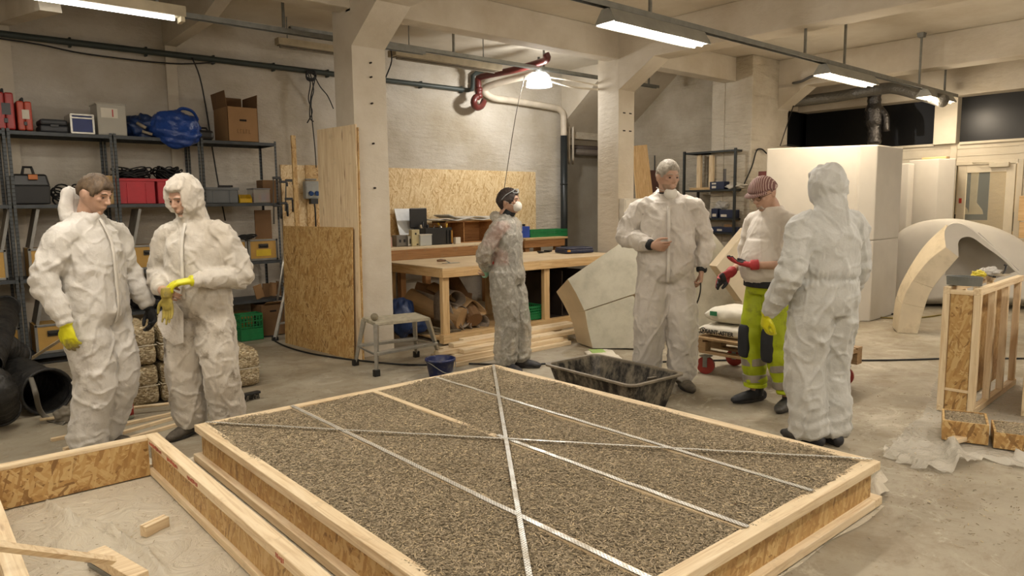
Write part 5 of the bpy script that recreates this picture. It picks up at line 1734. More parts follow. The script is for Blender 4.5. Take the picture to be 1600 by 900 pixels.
        for c, ax, rad, fr, am in folds:
            k = (co - c).length / rad
            if k < 2:
                d += am * math.exp(-k * k) * math.sin(co.dot(ax) * fr + 3. * noise.noise(q * 7))
        if belt:
            k = (co.z - zb) / .022
            if abs(k) < 4 and abs(co.x) < .26 and min((co - w).length for w in [J['elbowR'], J['elbowL']]) > .09:
                d -= .016 * math.exp(-k * k); d += .004 * math.sin(math.atan2(co.y, co.x) * 44) * math.exp(-(k / 2.2) ** 2)
        for w in ws:
            k = (co - w).length
            if k < .05: d *= k / .05
        return d
    me = bake(b, voxel, 3, .6, fn, name)
    return bobj(name, me, mat, f.t)


def shoe(f, s, mat, h=.1, L=.29, name='boot', shaft=None):
    J = f.J; a = J['ankle' + s]; d = f.toe[s]
    g = V((a.x, a.y, 0)); q = V((-d.y, d.x, 0))
    b = B()
    P = [g - d * .07 + V((0, 0, .045)), g + V((0, 0, .05)), g + d * .08 + V((0, 0, .045)), g + d * .15 + V((0, 0, .036)), g + d * .19 + V((0, 0, .03))]
    b.tube(P, [(.036, .042), (.042, .048), (.045, .042), (.047, .033), (.034, .024)], 18, True, 3, ref=q)
    b.ball(P[0], (.036, .036, .04)); b.ball(P[-1], (.034, .03, .024))
    b.tube([g + V((0, 0, .05)) - d * .015, g + V((0, 0, shaft or .13)) - d * .02], [.05, .052], 16)
    # sole
    def cut(co, nn):
        if co.z < .006: return V((0, 0, .006 - co.z)) * 1
        return 0
    me = bake(b, .007, 2, .5, lambda co, nn: V((0, 0, .004 - co.z)) if co.z < .004 else 0, name)
    o = bobj(name, me, mat, f.t)
    sb = B(); m = 24; rings = []
    out = []
    for k in range(m):
        t = 2 * PI * k / m
        u = math.cos(t); w = math.sin(t)
        lx = .06 + .145 * u; wd = (.046 if u > -.2 else .038) * (1 - .12 * abs(u) ** 3)
        out.append(g + d * lx + q * (wd * w))
    slab(sb, [p + V((0, 0, .002)) for p in out], V((0, 0, .022)))
    sb.build('sole', plain('shoe_sole', '#2c2a27', .7), o, bevel=.004)
    return o


def glove(f, s, mat, name='glove', cuffl=.05, cr=.045, g=.0028, label=None):
    J = f.J; h = f.hands[s]; b = B()
    ca = (J['elbow' + s] - J['wrist' + s]).normalized()
    hand(b, J['wrist' + s], h[0], h[1], 1.02, h[2], h[3], side=h[4], g=g, cuff=(ca, cuffl, cr))
    me = bake(b, .0045, 2, .5, lambda co, nn: .0012 * nz(co, 60), name)
    o = bobj(name, me, mat, f.t)
    if label: o['label'] = label
    return o


def zipline(f, mat, pts, w=.012):
    b = B(); b.tube(pts, [(w, .003)] * len(pts), 8, True, 4, ref=(1, 0, 0)); return b.build('zip_flap', mat, f.t, smooth=True)


TYV = tyvek('white_coverall', '#cbc7c0', .75, .6, '#bab5ab')
TYVD = tyvek('dirty_coverall', '#c8c2b7', 1.25, .75, '#b3aa9b')
TYVC = tyvek('clean_coverall', '#c9c3ba', .35, .3, '#b9b2a7')
TYVG = tyvek('cool_coverall', '#c3c3be', .25, .4, '#b2b2ac')
n = N('thin_grey_coverall')
cr = n.ramp(n.noise(24, 6, .65, dist=.7), [(.38, '#aaa69b'), (.56, '#b3afa4'), (.7, '#c9c5ba')])
al = n.ramp(n.noise(24, 6, .65, dist=.7), [(.4, .6), (.7, .8)])
n.set(Base_Color=cr, Roughness=.5); n.put(al, n.b.inputs['Alpha']); n.bump(n.noise(18, 6, .65, dist=.7), .6, .008)
TYVT = n.m
GY = plain('yellow_rubber', '#c8c414', .4, .08, 8, .2, 40)
n = N('muddy_yellow_glove')
sp = n.new('SeparateXYZ'); n.put(n.co, sp.inputs[0])
c = n.mix(n.ramp(n.math('ADD', n.math('MULTIPLY', sp.outputs[2], -6.), n.math('ADD', n.noise(25, 6, .7), 4.25)), [(.0, 0.), (.35, 1.)]), '#cfcb16', '#776a42')
n.set(Base_Color=c, Roughness=.5); n.bump(n.noise(50, 4), .3, .003)
GYM = n.m
GBK = plain('black_knit_glove', '#1f1f20', .7, .2)
SHOE = plain('dusty_boot', '#4b443a', .8, .3, 14, .4, 50, dirt='#8c8270', dirt_amt=.6)
SHOEB = plain('black_boot', '#24252a', .5, .2, 14, .4, 50, dirt='#6c675d', dirt_amt=.4)
BKC = plain('black_sleeve', '#191a1c', .8, .2)
MASK = plain('dust_mask_white', '#dcd9d0', .7, .04, 8, .2, 120)


def facing(loc, dev):
    """yaw so the figure's forward is turned dev degrees to the photo's right of 'towards the camera'"""
    a = math.atan2(-loc[1], -loc[0])           # direction to camera
    a += math.radians(dev)                      # turning towards the right of the photo
    return a + PI / 2                           # forward is -Y


def std(f, spread=.10, knee=0., sw=.185):
    f.both('hip', (-.09, 0, .92), (.09, 0, .92)); f.both('knee', (-spread, -.02, .49), (spread, -.02, .49)); f.both('ankle', (-spread, .02, .09), (spread, .02, .09))
    f.both('shoulder', (-sw, .0, 1.395), (sw, .0, 1.395))
    f.toe = {'R': V((-.25, -1, 0)).normalized(), 'L': V((.25, -1, 0)).normalized()}


# 1 ---- man at left, hood folded behind his head
loc = pz(148, 700); loc.z = 0
loc = V((.93, 5.12, 0))
f = Fig('person at far left in white coveralls with bare head, yellow and black gloves', loc, facing(loc, 46), 1.0, (.38, 0, .12))
f.J['head'] = V((0, -.065, 1.66)); f.J['neck'] = V((0, -.0, 1.5))
std(f, .085)
f.both('shoulder', (-.205, .0, 1.395), (.205, -.0, 1.395))
f.both('elbow', (-.30, .06, 1.15), (.30, -.0, 1.14)); f.both('wrist', (-.285, -.06, .885), (.335, -.12, .90))
f.both('knee', (-.09, -.05, .50), (.11, -.05, .49)); f.both('ankle', (-.10, .05, .09), (.07, .10, .09))
f.hands = {'R': (V((.02, -.12, -1)), V((.9, .25, 0)), (.3, .35, .38, .4), .6, -1), 'L': (V((.0, -.25, -1)), V((-.9, .2, 0)), (.45, .5, .55, .6), .6, 1)}
skin_body(f)
HB = hair_mat('brown_grey_hair', '#33271d', '#6b573f')
shell(f, 'hair', HB, hair_zone(.48, .16, -.3), lambda d: .012 + .014 * max(0, -d.y) * max(0, d.z), .008, 16)
brows(f, HB)
coverall(f, TYV, 'flap', 1.06, leg_low=.05, seed=1)
zipline(f, plain('zip_flap_white', '#cfcac0', .6), [f.J['neck'] + V((.0, -.085, .02)), f.J['chest'] + V((.0, -.165, .06)), f.J['waist'] + V((.0, -.178, .05)), f.J['pelvis'] + V((.0, -.182, -.0)), f.J['pelvis'] + V((0, -.15, -.1))])
glove(f, 'R', GYM, label='yellow rubber glove with muddy fingers'); glove(f, 'L', GBK, label='black knitted glove')
for s in 'RL': shoe(f, s, SHOE)

# 2 ---- hooded man taking off his gloves
loc = V((1.53, 5.0, 0))
f = Fig('person in a hooded muddy white coverall pulling at a yellow glove', loc, facing(loc, -30), .985, (.34, 0, -.25))
f.J['head'] = V((-.02, -.075, 1.655)); f.J['neck'] = V((0, -.01, 1.49))
std(f, .12)
f.both('shoulder', (-.195, .0, 1.395), (.2, .0, 1.395))
f.both('elbow', (-.29, .02, 1.14), (.31, .03, 1.13)); f.both('wrist', (-.13, -.22, 1.06), (.10, -.25, 1.12))
f.both('knee', (-.12, -.04, .5), (.14, -.03, .49)); f.both('ankle', (-.13, .02, .09), (.14, .06, .09))
f.hands = {'R': (V((.75, -.5, -.3)), V((.3, .8, -.4)), (.6, .7, .75, .8), .8, 1), 'L': (V((-.92, -.3, -.1)), V((-.1, .2, -.95)), (.25, .3, .4, .45), .7, -1)}
skin_body(f)
shell(f, 'hair', hair_mat('grey_hair', '#6a6258', '#a39a8c'), hair_zone(.55, .3, -.1), .004, .002)
shell(f, 'beard_stubble', plain('stubble_grey', '#8d7565', .9, .2, 30), lambda d: (-.52 - d.z) * 4 + (1 if d.y < -.2 else -3), .0015, .001)
brows(f, hair_mat('brow_grey', '#5d5347', '#857a6b'))
coverall(f, TYVD, 'up', 1.06, seed=2)
zipline(f, plain('zip_flap_white', '#cfcac0', .6), [f.J['neck'] + V((-.0, -.1, .0)), f.J['chest'] + V((.0, -.168, .06)), f.J['waist'] + V((.0, -.185, .05)), f.J['pelvis'] + V((.0, -.188, .04))])
# torn hanging flap of cloth
fl = B(); fp = [V((-.05, -.2, .97)), V((-.19, -.17, .9)), V((-.2, -.18, .82)), V((-.16, -.19, .74)), V((-.08, -.195, .68)), (V((-.01, -.2, .7))), V((-.0, -.2, .9))]
slab(fl, fp, V((.0, -.006, 0))); fl.build('torn_flap', TYVC, f.t, bevel=.002)
glove(f, 'L', GY, cuffl=.06, label='yellow rubber glove')
for s in 'RL': shoe(f, s, SHOE)
F2 = f
# the glove hanging from his hand
hg = thing('yellow_glove', 'muddy yellow rubber glove dangling from the hand of the hooded person', 'glove', (0, 0, 0))
w0 = pz(272, 478, 1.0)
base = f.t.location + Rz(f.t.rotation_euler.z) @ (V((-.04, -.31, 1.03)) * .985)
b = B(); hand(b, V((0, 0, 0)), V((.03, 0, -1)), V((0, -1, .05)), 1.0, (.15, .1, .12, .2), .2, .03, 0, 1, (V((0, 0, 1)), .05, .03))
me = bake(b, .0045, 2, .5, None, 'glove_body')
hg.location = base; bobj('glove_body', me, GYM if 0 else plain('muddy_yellow', '#9a8a3c', .6, .25, 25, .4, dirt='#6c5f40', dirt_amt=.8, dscale=20), hg)
hg.rotation_euler = (0, 0, f.t.rotation_euler.z)

# 3 ---- woman in grey thin coverall, hands behind her back
loc = V((4.33, 5.05, 0))
f = Fig('person in thin grey see-through overalls with a white mask, hands behind back', loc, facing(loc, 62), .965, (.02, 0, .12))
std(f, .08, sw=.165)
f.J['head'] = V((0, -.03, 1.65))
f.both('elbow', (-.235, .12, 1.16), (.235, .12, 1.16)); f.both('wrist', (-.07, .20, .99), (.07, .2, 1.0))
f.both('knee', (-.075, -.03, .49), (.1, -.06, .49)); f.both('ankle', (-.075, .0, .09), (.13, -.06, .09))
f.hands = {'R': (V((.8, .2, -.5)), V((0, 1, .2)), .5, .5, 1), 'L': (V((-.8, .25, -.5)), V((0, 1, .2)), .5, .5, -1)}
skin_body(f)
HD = hair_mat('dark_brown_hair', '#1f1815', '#3d2f28')
shell(f, 'hair', HD, hair_zone(.5, .0, -.62), lambda d: .014 + .02 * max(0, d.y), .006, 14)
brows(f, HD)
GS = plain('grey_top', '#4a4a48', .9, .15)
b = B(); J = f.J
b.tube([J['pelvis'] - V((0, 0, .02)), J['waist'], J['chest'], J['neck'] - V((0, 0, .05))], [(.155, .12), (.145, .115), (.165, .12), (.11, .09)], 22, True, 3, ref=(1, 0, 0))
bobj('dark_shirt', bake(b, .012, 2, .5), GS, f.t)
b = B(); b.tube([J['chest'] + V((0, -.0, .06)), J['shoulderR'] + V((0.02, 0, .0)), J['shoulderR'].lerp(J['elbowR'], .75)], [.08, .072, .066], 16, True, 3)
b.tube([J['waist'] + V((-.09, .02, -.04)), J['chest'] + V((-.085, .015, -.05))], [(.075, .1), (.072, .1)], 14, True, 2, ref=(1, 0, 0))
bobj('red_vest', bake(b, .012, 2, .5), plain('coral_cloth', '#c2453f', .8, .1), f.t)
b = B()
for s in 'RL': b.tube([J['hip' + s] + V((0, 0, .05)), J['hip' + s].lerp(J['knee' + s], .5), J['knee' + s], J['ankle' + s]], [.1, .09, .066, .05], 16, True, 3)
bobj('trousers', bake(b, .012, 2, .5), plain('dark_trousers', '#625e54', .9, .1), f.t)
coverall(f, TYVT, 'down', 1.04, seed=3, amp=.8, torso=[(.165, .135), (.19, .155), (.165, .14), (.18, .14), (.155, .115), (.09, .08)])
b = B(); b.tube([f.hp((0, -.012, -.075)) - V((0, 0, .01)), J['neck'] + V((0, -.005, .0)), J['neck'] + V((0, -.01, -.04))], [.06, .066, .09], 20, True, 2)
b.build('black_collar', BKC, f.t, smooth=True)
def dust_mask(f, dz=0., dy=0., tilt=0., name='dust_mask', sc=1.):
    def fn(d):
        y = -.062 * max(0, -d.y) ** .8 if d.y < 0 else .012 * d.y
        return V((d.x * .056 * sc, y * sc, d.z * .052 * sc))
    R = f.hr @ Rx(tilt)
    o = B().ball((0, 0, 0), 1, 28, 20, R, fn).build(name, MASK, f.t, smooth=True)
    o.location = f.hp((0, -.066 + dy, -.045 + dz))
    return o
dust_mask(f)
b = B()
for s in (-1, 1):
    b.tube([f.hp((s * .05, -.07, -.04)), f.hp((s * .078, -.02, -.01)), f.hp((s * .088, .04, .02)), f.hp((s * .04, .118, .03)), f.hp((0, .125, .03))], .0022, 5, True, 3)
b.build('mask_strap', plain('strap_grey', '#c7c3b8', .6), f.t, smooth=True)
b = B()
for s in (-1, 1): b.tube([f.hp((s * .012, -.085, .118)), f.hp((s * .05, -.07, .112)), f.hp((s * .06, -.06, .085)), f.hp((s * .02, -.095, .085)), f.hp((s * .012, -.085, .118))], .004, 6, True, 3)
for s in (-1, 1): b.tube([f.hp((s * .06, -.06, .1)), f.hp((s * .092, .0, .06)), f.hp((s * .088, .05, .01))], .0035, 6, True, 3)
b.build('safety_glasses', clear('glasses_clear', '#cfd6d8', .1, .6), f.t, smooth=True)
glove(f, 'R', plain('mint_glove', '#8cc7ac', .5), label='pale green glove')
for s in 'RL': shoe(f, s, SHOEB)

# 4 ---- tall man facing the camera
loc = V((4.86, 3.63, 0))
f = Fig('tall person facing the camera in clean white coveralls, mask pulled under the chin', loc, facing(loc, 6), 1.075, (.12, 0, .45))
std(f, .115)
f.J['head'] = V((.0, -.05, 1.645))
f.both('shoulder', (-.2, .0, 1.40), (.2, .0, 1.40))
f.both('elbow', (-.315, .0, 1.2), (.30, .05, 1.15)); f.both('wrist', (-.13, -.2, 1.14), (.27, -.02, .93))
f.both('knee', (-.12, -.04, .5), (.125, -.04, .49)); f.both('ankle', (-.14, .04, .09), (.145, -.0, .09))
f.hands = {'R': (V((.85, -.35, -.12)), V((.2, .9, .2)), (.5, .75, .85, .9), .5, 1), 'L': (V((-.05, -.1, -1)), V((-.9, .1, 0)), (.6, .7, .75, .8), .7, 1)}
skin_body(f)
HG = hair_mat('silver_hair', '#6b6459', '#b2aa9c')
shell(f, 'hair', HG, hair_zone(.5, .2, -.3), lambda d: .006 + .014 * max(0, d.z), .006, 20)
shell(f, 'beard_stubble', plain('stubble_pale', '#a08672', .9, .2, 30), lambda d: (-.45 - d.z) * 4 + (1 if d.y < -.2 else -3), .001, .001)
brows(f, HG)
o = dust_mask(f, -.066, .016, .35, sc=.92); o.scale = (1, .75, 1)
b = B()
for s in (-1, 1): b.tube([f.hp((s * .045, -.075, -.1)), f.hp((s * .07, -.02, -.09)), f.hp((s * .06, .05, -.08))], .0022, 5, True, 3)
b.build('mask_strap', plain('strap_grey', '#c7c3b8', .6), f.t, smooth=True)
coverall(f, TYVC, 'down', 1.06, seed=4, arm_end=.93)
J = f.J
for s in 'RL':
    e, w = J['elbow' + s], J['wrist' + s]
    B().tube([e.lerp(w, .86), e.lerp(w, .95), w.lerp(e, -.04)], [.036, .043, .037], 18, True, 2).build('black_cuff', BKC, f.t, smooth=True)
b = B(); b.tube([J['neck'] + V((0, -.01, -.03)), J['neck'] + V((0, -.012, .045))], [.088, .068], 20, True, 2); b.build('black_collar', BKC, f.t, smooth=True)
zipline(f, plain('zip_flap_white', '#cfcac0', .6), [J['neck'] + V((.0, -.105, -.03)), J['chest'] + V((.0, -.168, .06)), J['waist'] + V((.0, -.185, .05)), J['pelvis'] + V((.0, -.19, -.0)), J['pelvis'] + V((0, -.16, -.1))], .012)
for s in 'RL': shoe(f, s, SHOE)
cb = f.t.location + Rz(f.t.rotation_euler.z) @ (J['wristL'] + V((-.015, -.03, -.1))) * 1.0
hw = V(f.t.location) + Rz(f.t.rotation_euler.z) @ ((J['wristL'] + V((-.01, -.03, -.07))) * 1.075)
tag(B(hw).tube([hw, hw + V((.0, .0, -.09)), hw + V((-.0, .02, -.17)), hw + V((-.01, .04, -.22))], .006, 6, smooth=5).build('short_rope', BLK, smooth=True), 'short black cord hanging from the left hand of the tall person', 'cord')

# 5 ---- man in yellow trousers and flat cap
loc = V((5.02, 2.78, 0))
f = Fig('person in yellow work trousers, pale T-shirt and striped flat cap with red gloves', loc, facing(loc, -48), 1.0, (.42, 0, .05))
std(f, .11)
f.J['head'] = V((0, -.075, 1.62)); f.J['neck'] = V((0, -.0, 1.49))
f.both('shoulder', (-.195, .0, 1.395), (.195, .0, 1.395))
f.both('elbow', (-.27, .0, 1.14), (.26, -.03, 1.13)); f.both('wrist', (-.14, -.26, 1.02), (.10, -.26, 1.10))
f.both('knee', (-.10, -.06, .5), (.12, -.03, .5)); f.both('ankle', (-.09, -.03, .09), (.17, .06, .09))
f.toe = {'R': V((-.05, -1, 0)).normalized(), 'L': V((.5, -1, 0)).normalized()}
f.hands = {'R': (V((-.1, -.85, -.45)), V((.9, -.1, -.2)), (.25, .3, .35, .4), .4, -1), 'L': (V((-.7, -.6, .12)), V((-.1, .1, 1)), (.15, .2, .22, .25), .5, 1)}
skin_body(f)
shell(f, 'beard', hair_mat('white_beard', '#8b7a6c', '#b5a799'), lambda d: min((-.55 - d.z) * 5, (.38 - abs(d.x)) * 5) + (.8 if d.y < -.3 else -4), .005, .002, 30)
brows(f, hair_mat('brow_grey', '#5d5347', '#857a6b'))
n = N('striped_cap')
vx = n.new('SeparateXYZ'); n.put(n.co, vx.inputs[0])
st_ = n.math('SINE', n.math('MULTIPLY', n.math('ADD', vx.outputs[0], n.math('MULTIPLY', vx.outputs[1], .45)), 420.))
c = n.ramp(st_, [(.35, '#6d4a45'), (.6, '#7d5a54'), (.8, '#b39e92')])
n.set(Base_Color=c, Roughness=.8); n.bump(n.noise(80, 3), .2, .002)
CAPM = n.m
o = shell(f, 'flat_cap', CAPM, lambda d: (d.z - (.30 if d.y < 0 else .12)) * 6 + .5, lambda d: .022 + .012 * max(0, -d.y), .003, 8)
b = B(); m = 16; vs = []
for k in range(m + 1):
    a = -1.15 + 2.3 * k / m
    for r_, z_ in ((.083, .052), (.128 + .012 * math.cos(a), .030)):
        vs.append(V((math.sin(a) * r_ * .86, -math.cos(a) * r_ - .012, z_)))
b.add(vs, [(2 * k, 2 * k + 1, 2 * k + 3, 2 * k + 2) for k in range(m)])
pk = b.build('peak', CAPM, o, smooth=True, solid=.008)
J = f.J
b = B()
for s in (-1, 1):
    b.tube([f.hp((s * (.032 + .024 * math.cos(a)), -.099 + .006 * abs(math.cos(a)), .004 + .019 * math.sin(a))) for a in [i * PI / 8 for i in range(16)]], .0018, 5, closed=True)
    b.tube([f.hp((s * .056, -.092, .008)), f.hp((s * .079, -.02, .008)), f.hp((s * .082, .02, .002))], .0018, 5)
b.tube([f.hp((-.01, -.1, .01)), f.hp((.01, -.1, .01))], .0018, 5)
b.build('spectacles', plain('thin_metal_frame', '#4d4238', .4, metal=.6), f.t, smooth=True)
SHIRT = tyvek('pale_tshirt', '#d0c9be', .0, .1, '#c1b8aa', bumps=.2)
def shirt(b, f):
    b.tube([J['pelvis'] + V((0, -.02, .07)), J['waist'] + V((0, -.05, .0)), J['chest'] + V((0, -.03, -.04))], [(.18, .15), (.2, .185), (.17, .14)], 24, True, 3, ref=(1, 0, 0))
coverall(f, SHIRT, None, .98, seed=5, legs=False, arm_end=.0, name='t_shirt', amp=.45, tz=.05, torso=[(.19, .15), (.198, .158), (.205, .18), (.205, .15), (.18, .12), (.085, .08)], extra=shirt)
YEL = plain('hivis_yellow', '#a9b813', .6, .12, 5, .3, 20, bdist=.006, dirt='#6d7420', dirt_amt=.6, dscale=9)
b = B()
b.tube([J['pelvis'] - V((0, 0, .09)), J['pelvis'], J['pelvis'] + V((0, 0, .05))], [(.17, .135), (.19, .15), (.185, .148)], 26, True, 3, ref=(1, 0, 0))
def legpts(s):
    hp, kn, an = J['hip' + s], J['knee' + s], J['ankle' + s]
    return [hp + V((0, 0, .05)), hp - V((0, 0, .07)), hp.lerp(kn, .5), kn, kn.lerp(an, .5), an + V((0, 0, .05))], [.105, .112, .108, .095, .088, .082]
for s in 'RL':
    p_, r_ = legpts(s); b.tube(p_, r_, 24, True, 4); b.ball(J['knee' + s], .094, 14, 10)
def pf(co, nn):
    q = co + V((9, 4, 0)); d = .008 * (1 - abs(noise.noise(V((q.x * 6, q.y * 6, q.z * 4)))) * 2.6) + .004 * noise.noise(q * 14)
    for s in 'RL':
        for c_, ra, fr, am in ((J['ankle' + s] + V((0, 0, .12)), .12, 75, .007), (J['knee' + s], .14, 50, .006)):
            k = (co - c_).length / ra
            if k < 2: d += am * math.exp(-k * k) * math.sin(co.z * fr + 3 * noise.noise(q * 7))
    return d
bobj('work_trousers', bake(b, .009, 3, .5, pf), YEL, f.t)
KP = plain('black_knee_patch', '#24262a', .8, .2); RF = plain('reflective_tape', '#9b9488', .4, .1, 10, .1, metal=.3)
for s in 'RL':
    hp, kn, an = J['hip' + s], J['knee' + s], J['ankle' + s]
    fw = f.toe[s]
    def kfn(d): 
        k_ = (abs(d.x) ** 5 + abs(d.z) ** 5 + abs(d.y) ** 3) ** -.2; return V((d.x * k_ * .056, d.y * k_ * .03, d.z * k_ * .13))
    B().ball(kn + V((0, -.082, -.01)), 1, 22, 16, None, kfn).build('knee_patch', KP, f.t, smooth=True)
    for u in (.42, .74):
        c_ = kn.lerp(an, u); ax = (an - kn).normalized()
        b = B(); b.tube([c_ - ax * .03, c_ + ax * .03], .1 - .012 * u, 24, True); b.build('reflective_band', RF, f.t, smooth=False, bevel=.006)
    b = B(); b.tube([an + V((0, 0, .06)), an + V((0, 0, .03))], .089, 24, True); b.build('trouser_hem', plain('lime_band', '#bfd01a', .5), f.t, bevel=.006)
B().tube([J['pelvis'] + V((0, -.004, -.03)), J['pelvis'] + V((0, -.004, .02))], [(.206, .172)] * 2, 30, True, ref=(1, 0, 0)).build('belt', BKC, f.t, bevel=.005)
GR_ = plain('red_black_glove', '#a52f33', .6, .15, 8, .3)
n = N('red_black_glove2')
for s in 'RL':
    glove(f, s, GR_, cuffl=.05, cr=.038, g=.0035, label='red work glove with black palm')
    h = f.hands[s]; w = J['wrist' + s]; d = V(h[0]).normalized(); pm = (V(h[1]) - d * V(h[1]).dot(d)).normalized()
    b = B()
    hand(b, w + pm * .003 + d * .004, h[0], h[1], 1.0, h[2], h[3], side=h[4], g=.0038)
    me = bake(b, .0045, 2, .5, lambda co, nn, w=w, d=d: (-.012 if (co - w).dot(d) < .055 else 0), 'palm_grip')
    bobj('grip_coating', me, plain('glove_black', '#1e1d1f', .6, .2), f.t)
for s in 'RL': shoe(f, s, SHOEB)
B().bb((.02, -.172, 1.27), (.075, -.168, 1.278)).build('chest_print', INK, f.t) if 0 else None

# 6 ---- hooded person seen from behind
loc = V((4.42, 2.07, 0))
f = Fig('hooded person in white coveralls seen from behind with one yellow glove', loc, facing(loc, -138), 1.0, (.12, 0, .0))
std(f, .09)
f.both('shoulder', (-.2, .0, 1.395), (.2, .0, 1.395))
f.both('elbow', (-.27, -.02, 1.13), (.29, .03, 1.12)); f.both('wrist', (-.27, -.1, .92), (.33, -.13, .85))
f.both('knee', (-.09, -.05, .50), (.09, -.05, .50)); f.both('ankle', (-.08, .03, .09), (.07, .0, .09))
f.hands = {'R': (V((.1, -.6, -.5)), V((.8, .2, 0)), .4, .5, -1), 'L': (V((0, -.25, -1)), V((-.9, .1, 0)), (.55, .6, .65, .7), .7, 1)}
skin_body(f)
coverall(f, TYVG, 'up', 1.1, leg_low=.045, seed=6, belt=True)
glove(f, 'L', GY, label='yellow rubber glove'); glove(f, 'R', GY, label='yellow rubber glove')
for s in 'RL': shoe(f, s, SHOEB)
# ================================================================ shelving and its contents
SHG = plain('shelf_grey', '#43474a', .5, .15, 10, .1, metal=.3)
n = N('slotted_post'); vx = n.new('SeparateXYZ'); n.put(n.co, vx.inputs[0])
hh = n.ramp(n.math('SINE', n.math('MULTIPLY', vx.outputs[2], 160.)), [(.75, 0.), (.85, 1.)])
n.set(Base_Color=n.mix(hh, '#4a4e50', '#1b1b1a'), Roughness=.5, Metallic=.3); POST = n.m
SHY0, SHY1 = 8.5, 8.98


def shelving(label, x0, x1, levels, y0=SHY0, y1=SHY1, h=2.36, post=POST):
    t = thing('steel_shelving', label, 'shelving', ((x0 + x1) / 2, (y0 + y1) / 2, 0), 0, 'grey steel shelving units')
    w, d = (x1 - x0) / 2, (y1 - y0) / 2
    for sx in (-1, 1):
        for sy in (-1, 1):
            b = B(); px_, py_ = sx * (w - .003), sy * (d)
            b.bb((px_ - sx * .024, py_ - .002, 0), (px_, py_ + .002, h)); b.bb((px_ - .002, py_ - sy * .024, 0), (px_ + .002, py_, h))
            b.build('post', post, t)
    for z in levels:
        b = B(); b.bb((-w + .005, -d + .004, z - .004), (w - .005, d - .004, z))
        for s in (-1, 1): b.box((0, s * (d - .006), z - .018), (2 * w - .01, .003, .034)); b.box((s * (w - .007), 0, z - .018), (.003, 2 * d - .01, .034))
        b.build('shelf', SHG, t)
    return t


shelving('grey slotted steel shelving unit at the left edge of the photo holding red cases', -.02, .905, (2.34, 1.62, .88, .10))
shelving('grey steel shelving unit behind the bare headed person, black toolbox on it', .915, 1.83, (2.34, 1.62, .88, .10))
shelving('grey steel shelving unit behind the hooded person holding red crates', 1.84, 2.715, (2.34, 1.62, .9, .45))
shelving('grey steel shelving unit nearest the column under the cardboard box', 2.725, 3.61, (2.34, 1.62, .92, .45))


def X_(x, y, Y): return py(x, y, Y).x
def Z_(x, y, Y): return py(x, y, Y).z


def rbx(name, label, cat, x0, x1, z0, z1, mat, y0=8.53, d=.3, bev=.012, group=None, Yr=None):
    """things by their photo columns x0..x1 on the plane y0, height z0..z1"""
    yy = 210 if z0 > 2 else (300 if z0 > 1.4 else 420)
    a, e = X_(x0, yy, y0), X_(x1, yy, y0)
    t = thing(name, label, cat, ((a + e) / 2, y0 + d / 2, z0 + .002), 0, group)
    return t, (e - a), d, z1 - z0


RED = plain('red_plastic', '#a02a26', .4, .12, 8, .08)
ORED = plain('orange_red_plastic', '#b0432c', .4, .12, 8, .08)
CHAR = plain('charcoal_plastic', '#34363a', .5, .12, 8, .1)
PAPER = plain('label_paper', '#cfc9bb', .6, .05)
Zs = 2.34
for nm, lab, x0, x1, ytop, m, dy in (('tool_case', 'tall red tool case standing at the left end of the top shelf', -4, 27, 143, RED, 0), ('tool_case', 'shorter orange red tool case beside the tall red case', 29, 54, 157, ORED, .02)):
    z1 = Z_((x0 + x1) / 2, ytop, 8.53)
    t, w, d, h = rbx(nm, lab, 'case', x0, x1, Zs, z1, m, 8.53 + dy, .34)
    B().box((0, 0, h / 2), (w * .46, d, h * .96)).build('shell_half', m, t, bevel=.015).location = (-w * .24, 0, 0)
    B().box((0, 0, h / 2), (w * .46, d, h * .96)).build('shell_half', m, t, bevel=.015).location = (w * .24, 0, 0)
    B().tube([(0, -d * .2, h * .94), (0, -d * .2, h + .03), (0, d * .2, h + .03), (0, d * .2, h * .94)], .011, 8).build('handle', BLKP, t)
    B().box((w * .05, -d / 2 - .003, h * .55), (w * .45, .004, h * .3)).build('label', PAPER if x0 > 0 else BLKP, t)
    B().box((-w * .0, -d / 2 - .004, h * .25), (w * .2, .008, h * .12)).build('latch', BLKP, t, bevel=.002)
t, w, d, h = rbx('tool_case', 'flat charcoal plastic case lying between red cases and the blue silver case', 'case', 64, 108, Zs, Z_(85, 186, 8.53), CHAR)
B().box((0, 0, h * .27), (w, d, h * .5)).build('lower_shell', CHAR, t, bevel=.015); B().box((0, 0, h * .76), (w * .97, d * .97, h * .44)).build('upper_shell', CHAR, t, bevel=.02)
B().box((0, -d / 2 - .005, h * .5), (w * .3, .012, h * .2)).build('latch', BLKP, t, bevel=.003)
t, w, d, h = rbx('flight_case', 'small blue case with silver edges on the top shelf', 'case', 112, 148, Zs, Z_(130, 179, 8.5), CHAR, 8.5)
BLC = plain('blue_panel', '#26346a', .5)
B().box((0, 0, h / 2), (w * .96, d, h * .96)).build('body', BLC, t)
for s in (-1, 1):
    B().box((s * w * .48, 0, h / 2), (.02, d + .012, h)).build('metal_edge', ALU, t, bevel=.003)
    B().box((0, -.003, h / 2 + s * h * .47), (w, d + .014, .02)).build('metal_edge', ALU, t, bevel=.003)
B().box((0, -d / 2 - .004, h * .8), (w, .008, .016)).build('metal_edge', ALU, t, bevel=.002)
t, w, d, h = rbx('storage_tub', 'clear plastic storage tub with a paper label on the top shelf', 'tub', 154, 199, Zs, Z_(176, 164, 8.52), CHAR, 8.52, .3)
CLR = clear('frosted_plastic', '#c6c2b6', .35, .55, .2, 20)
b = B()
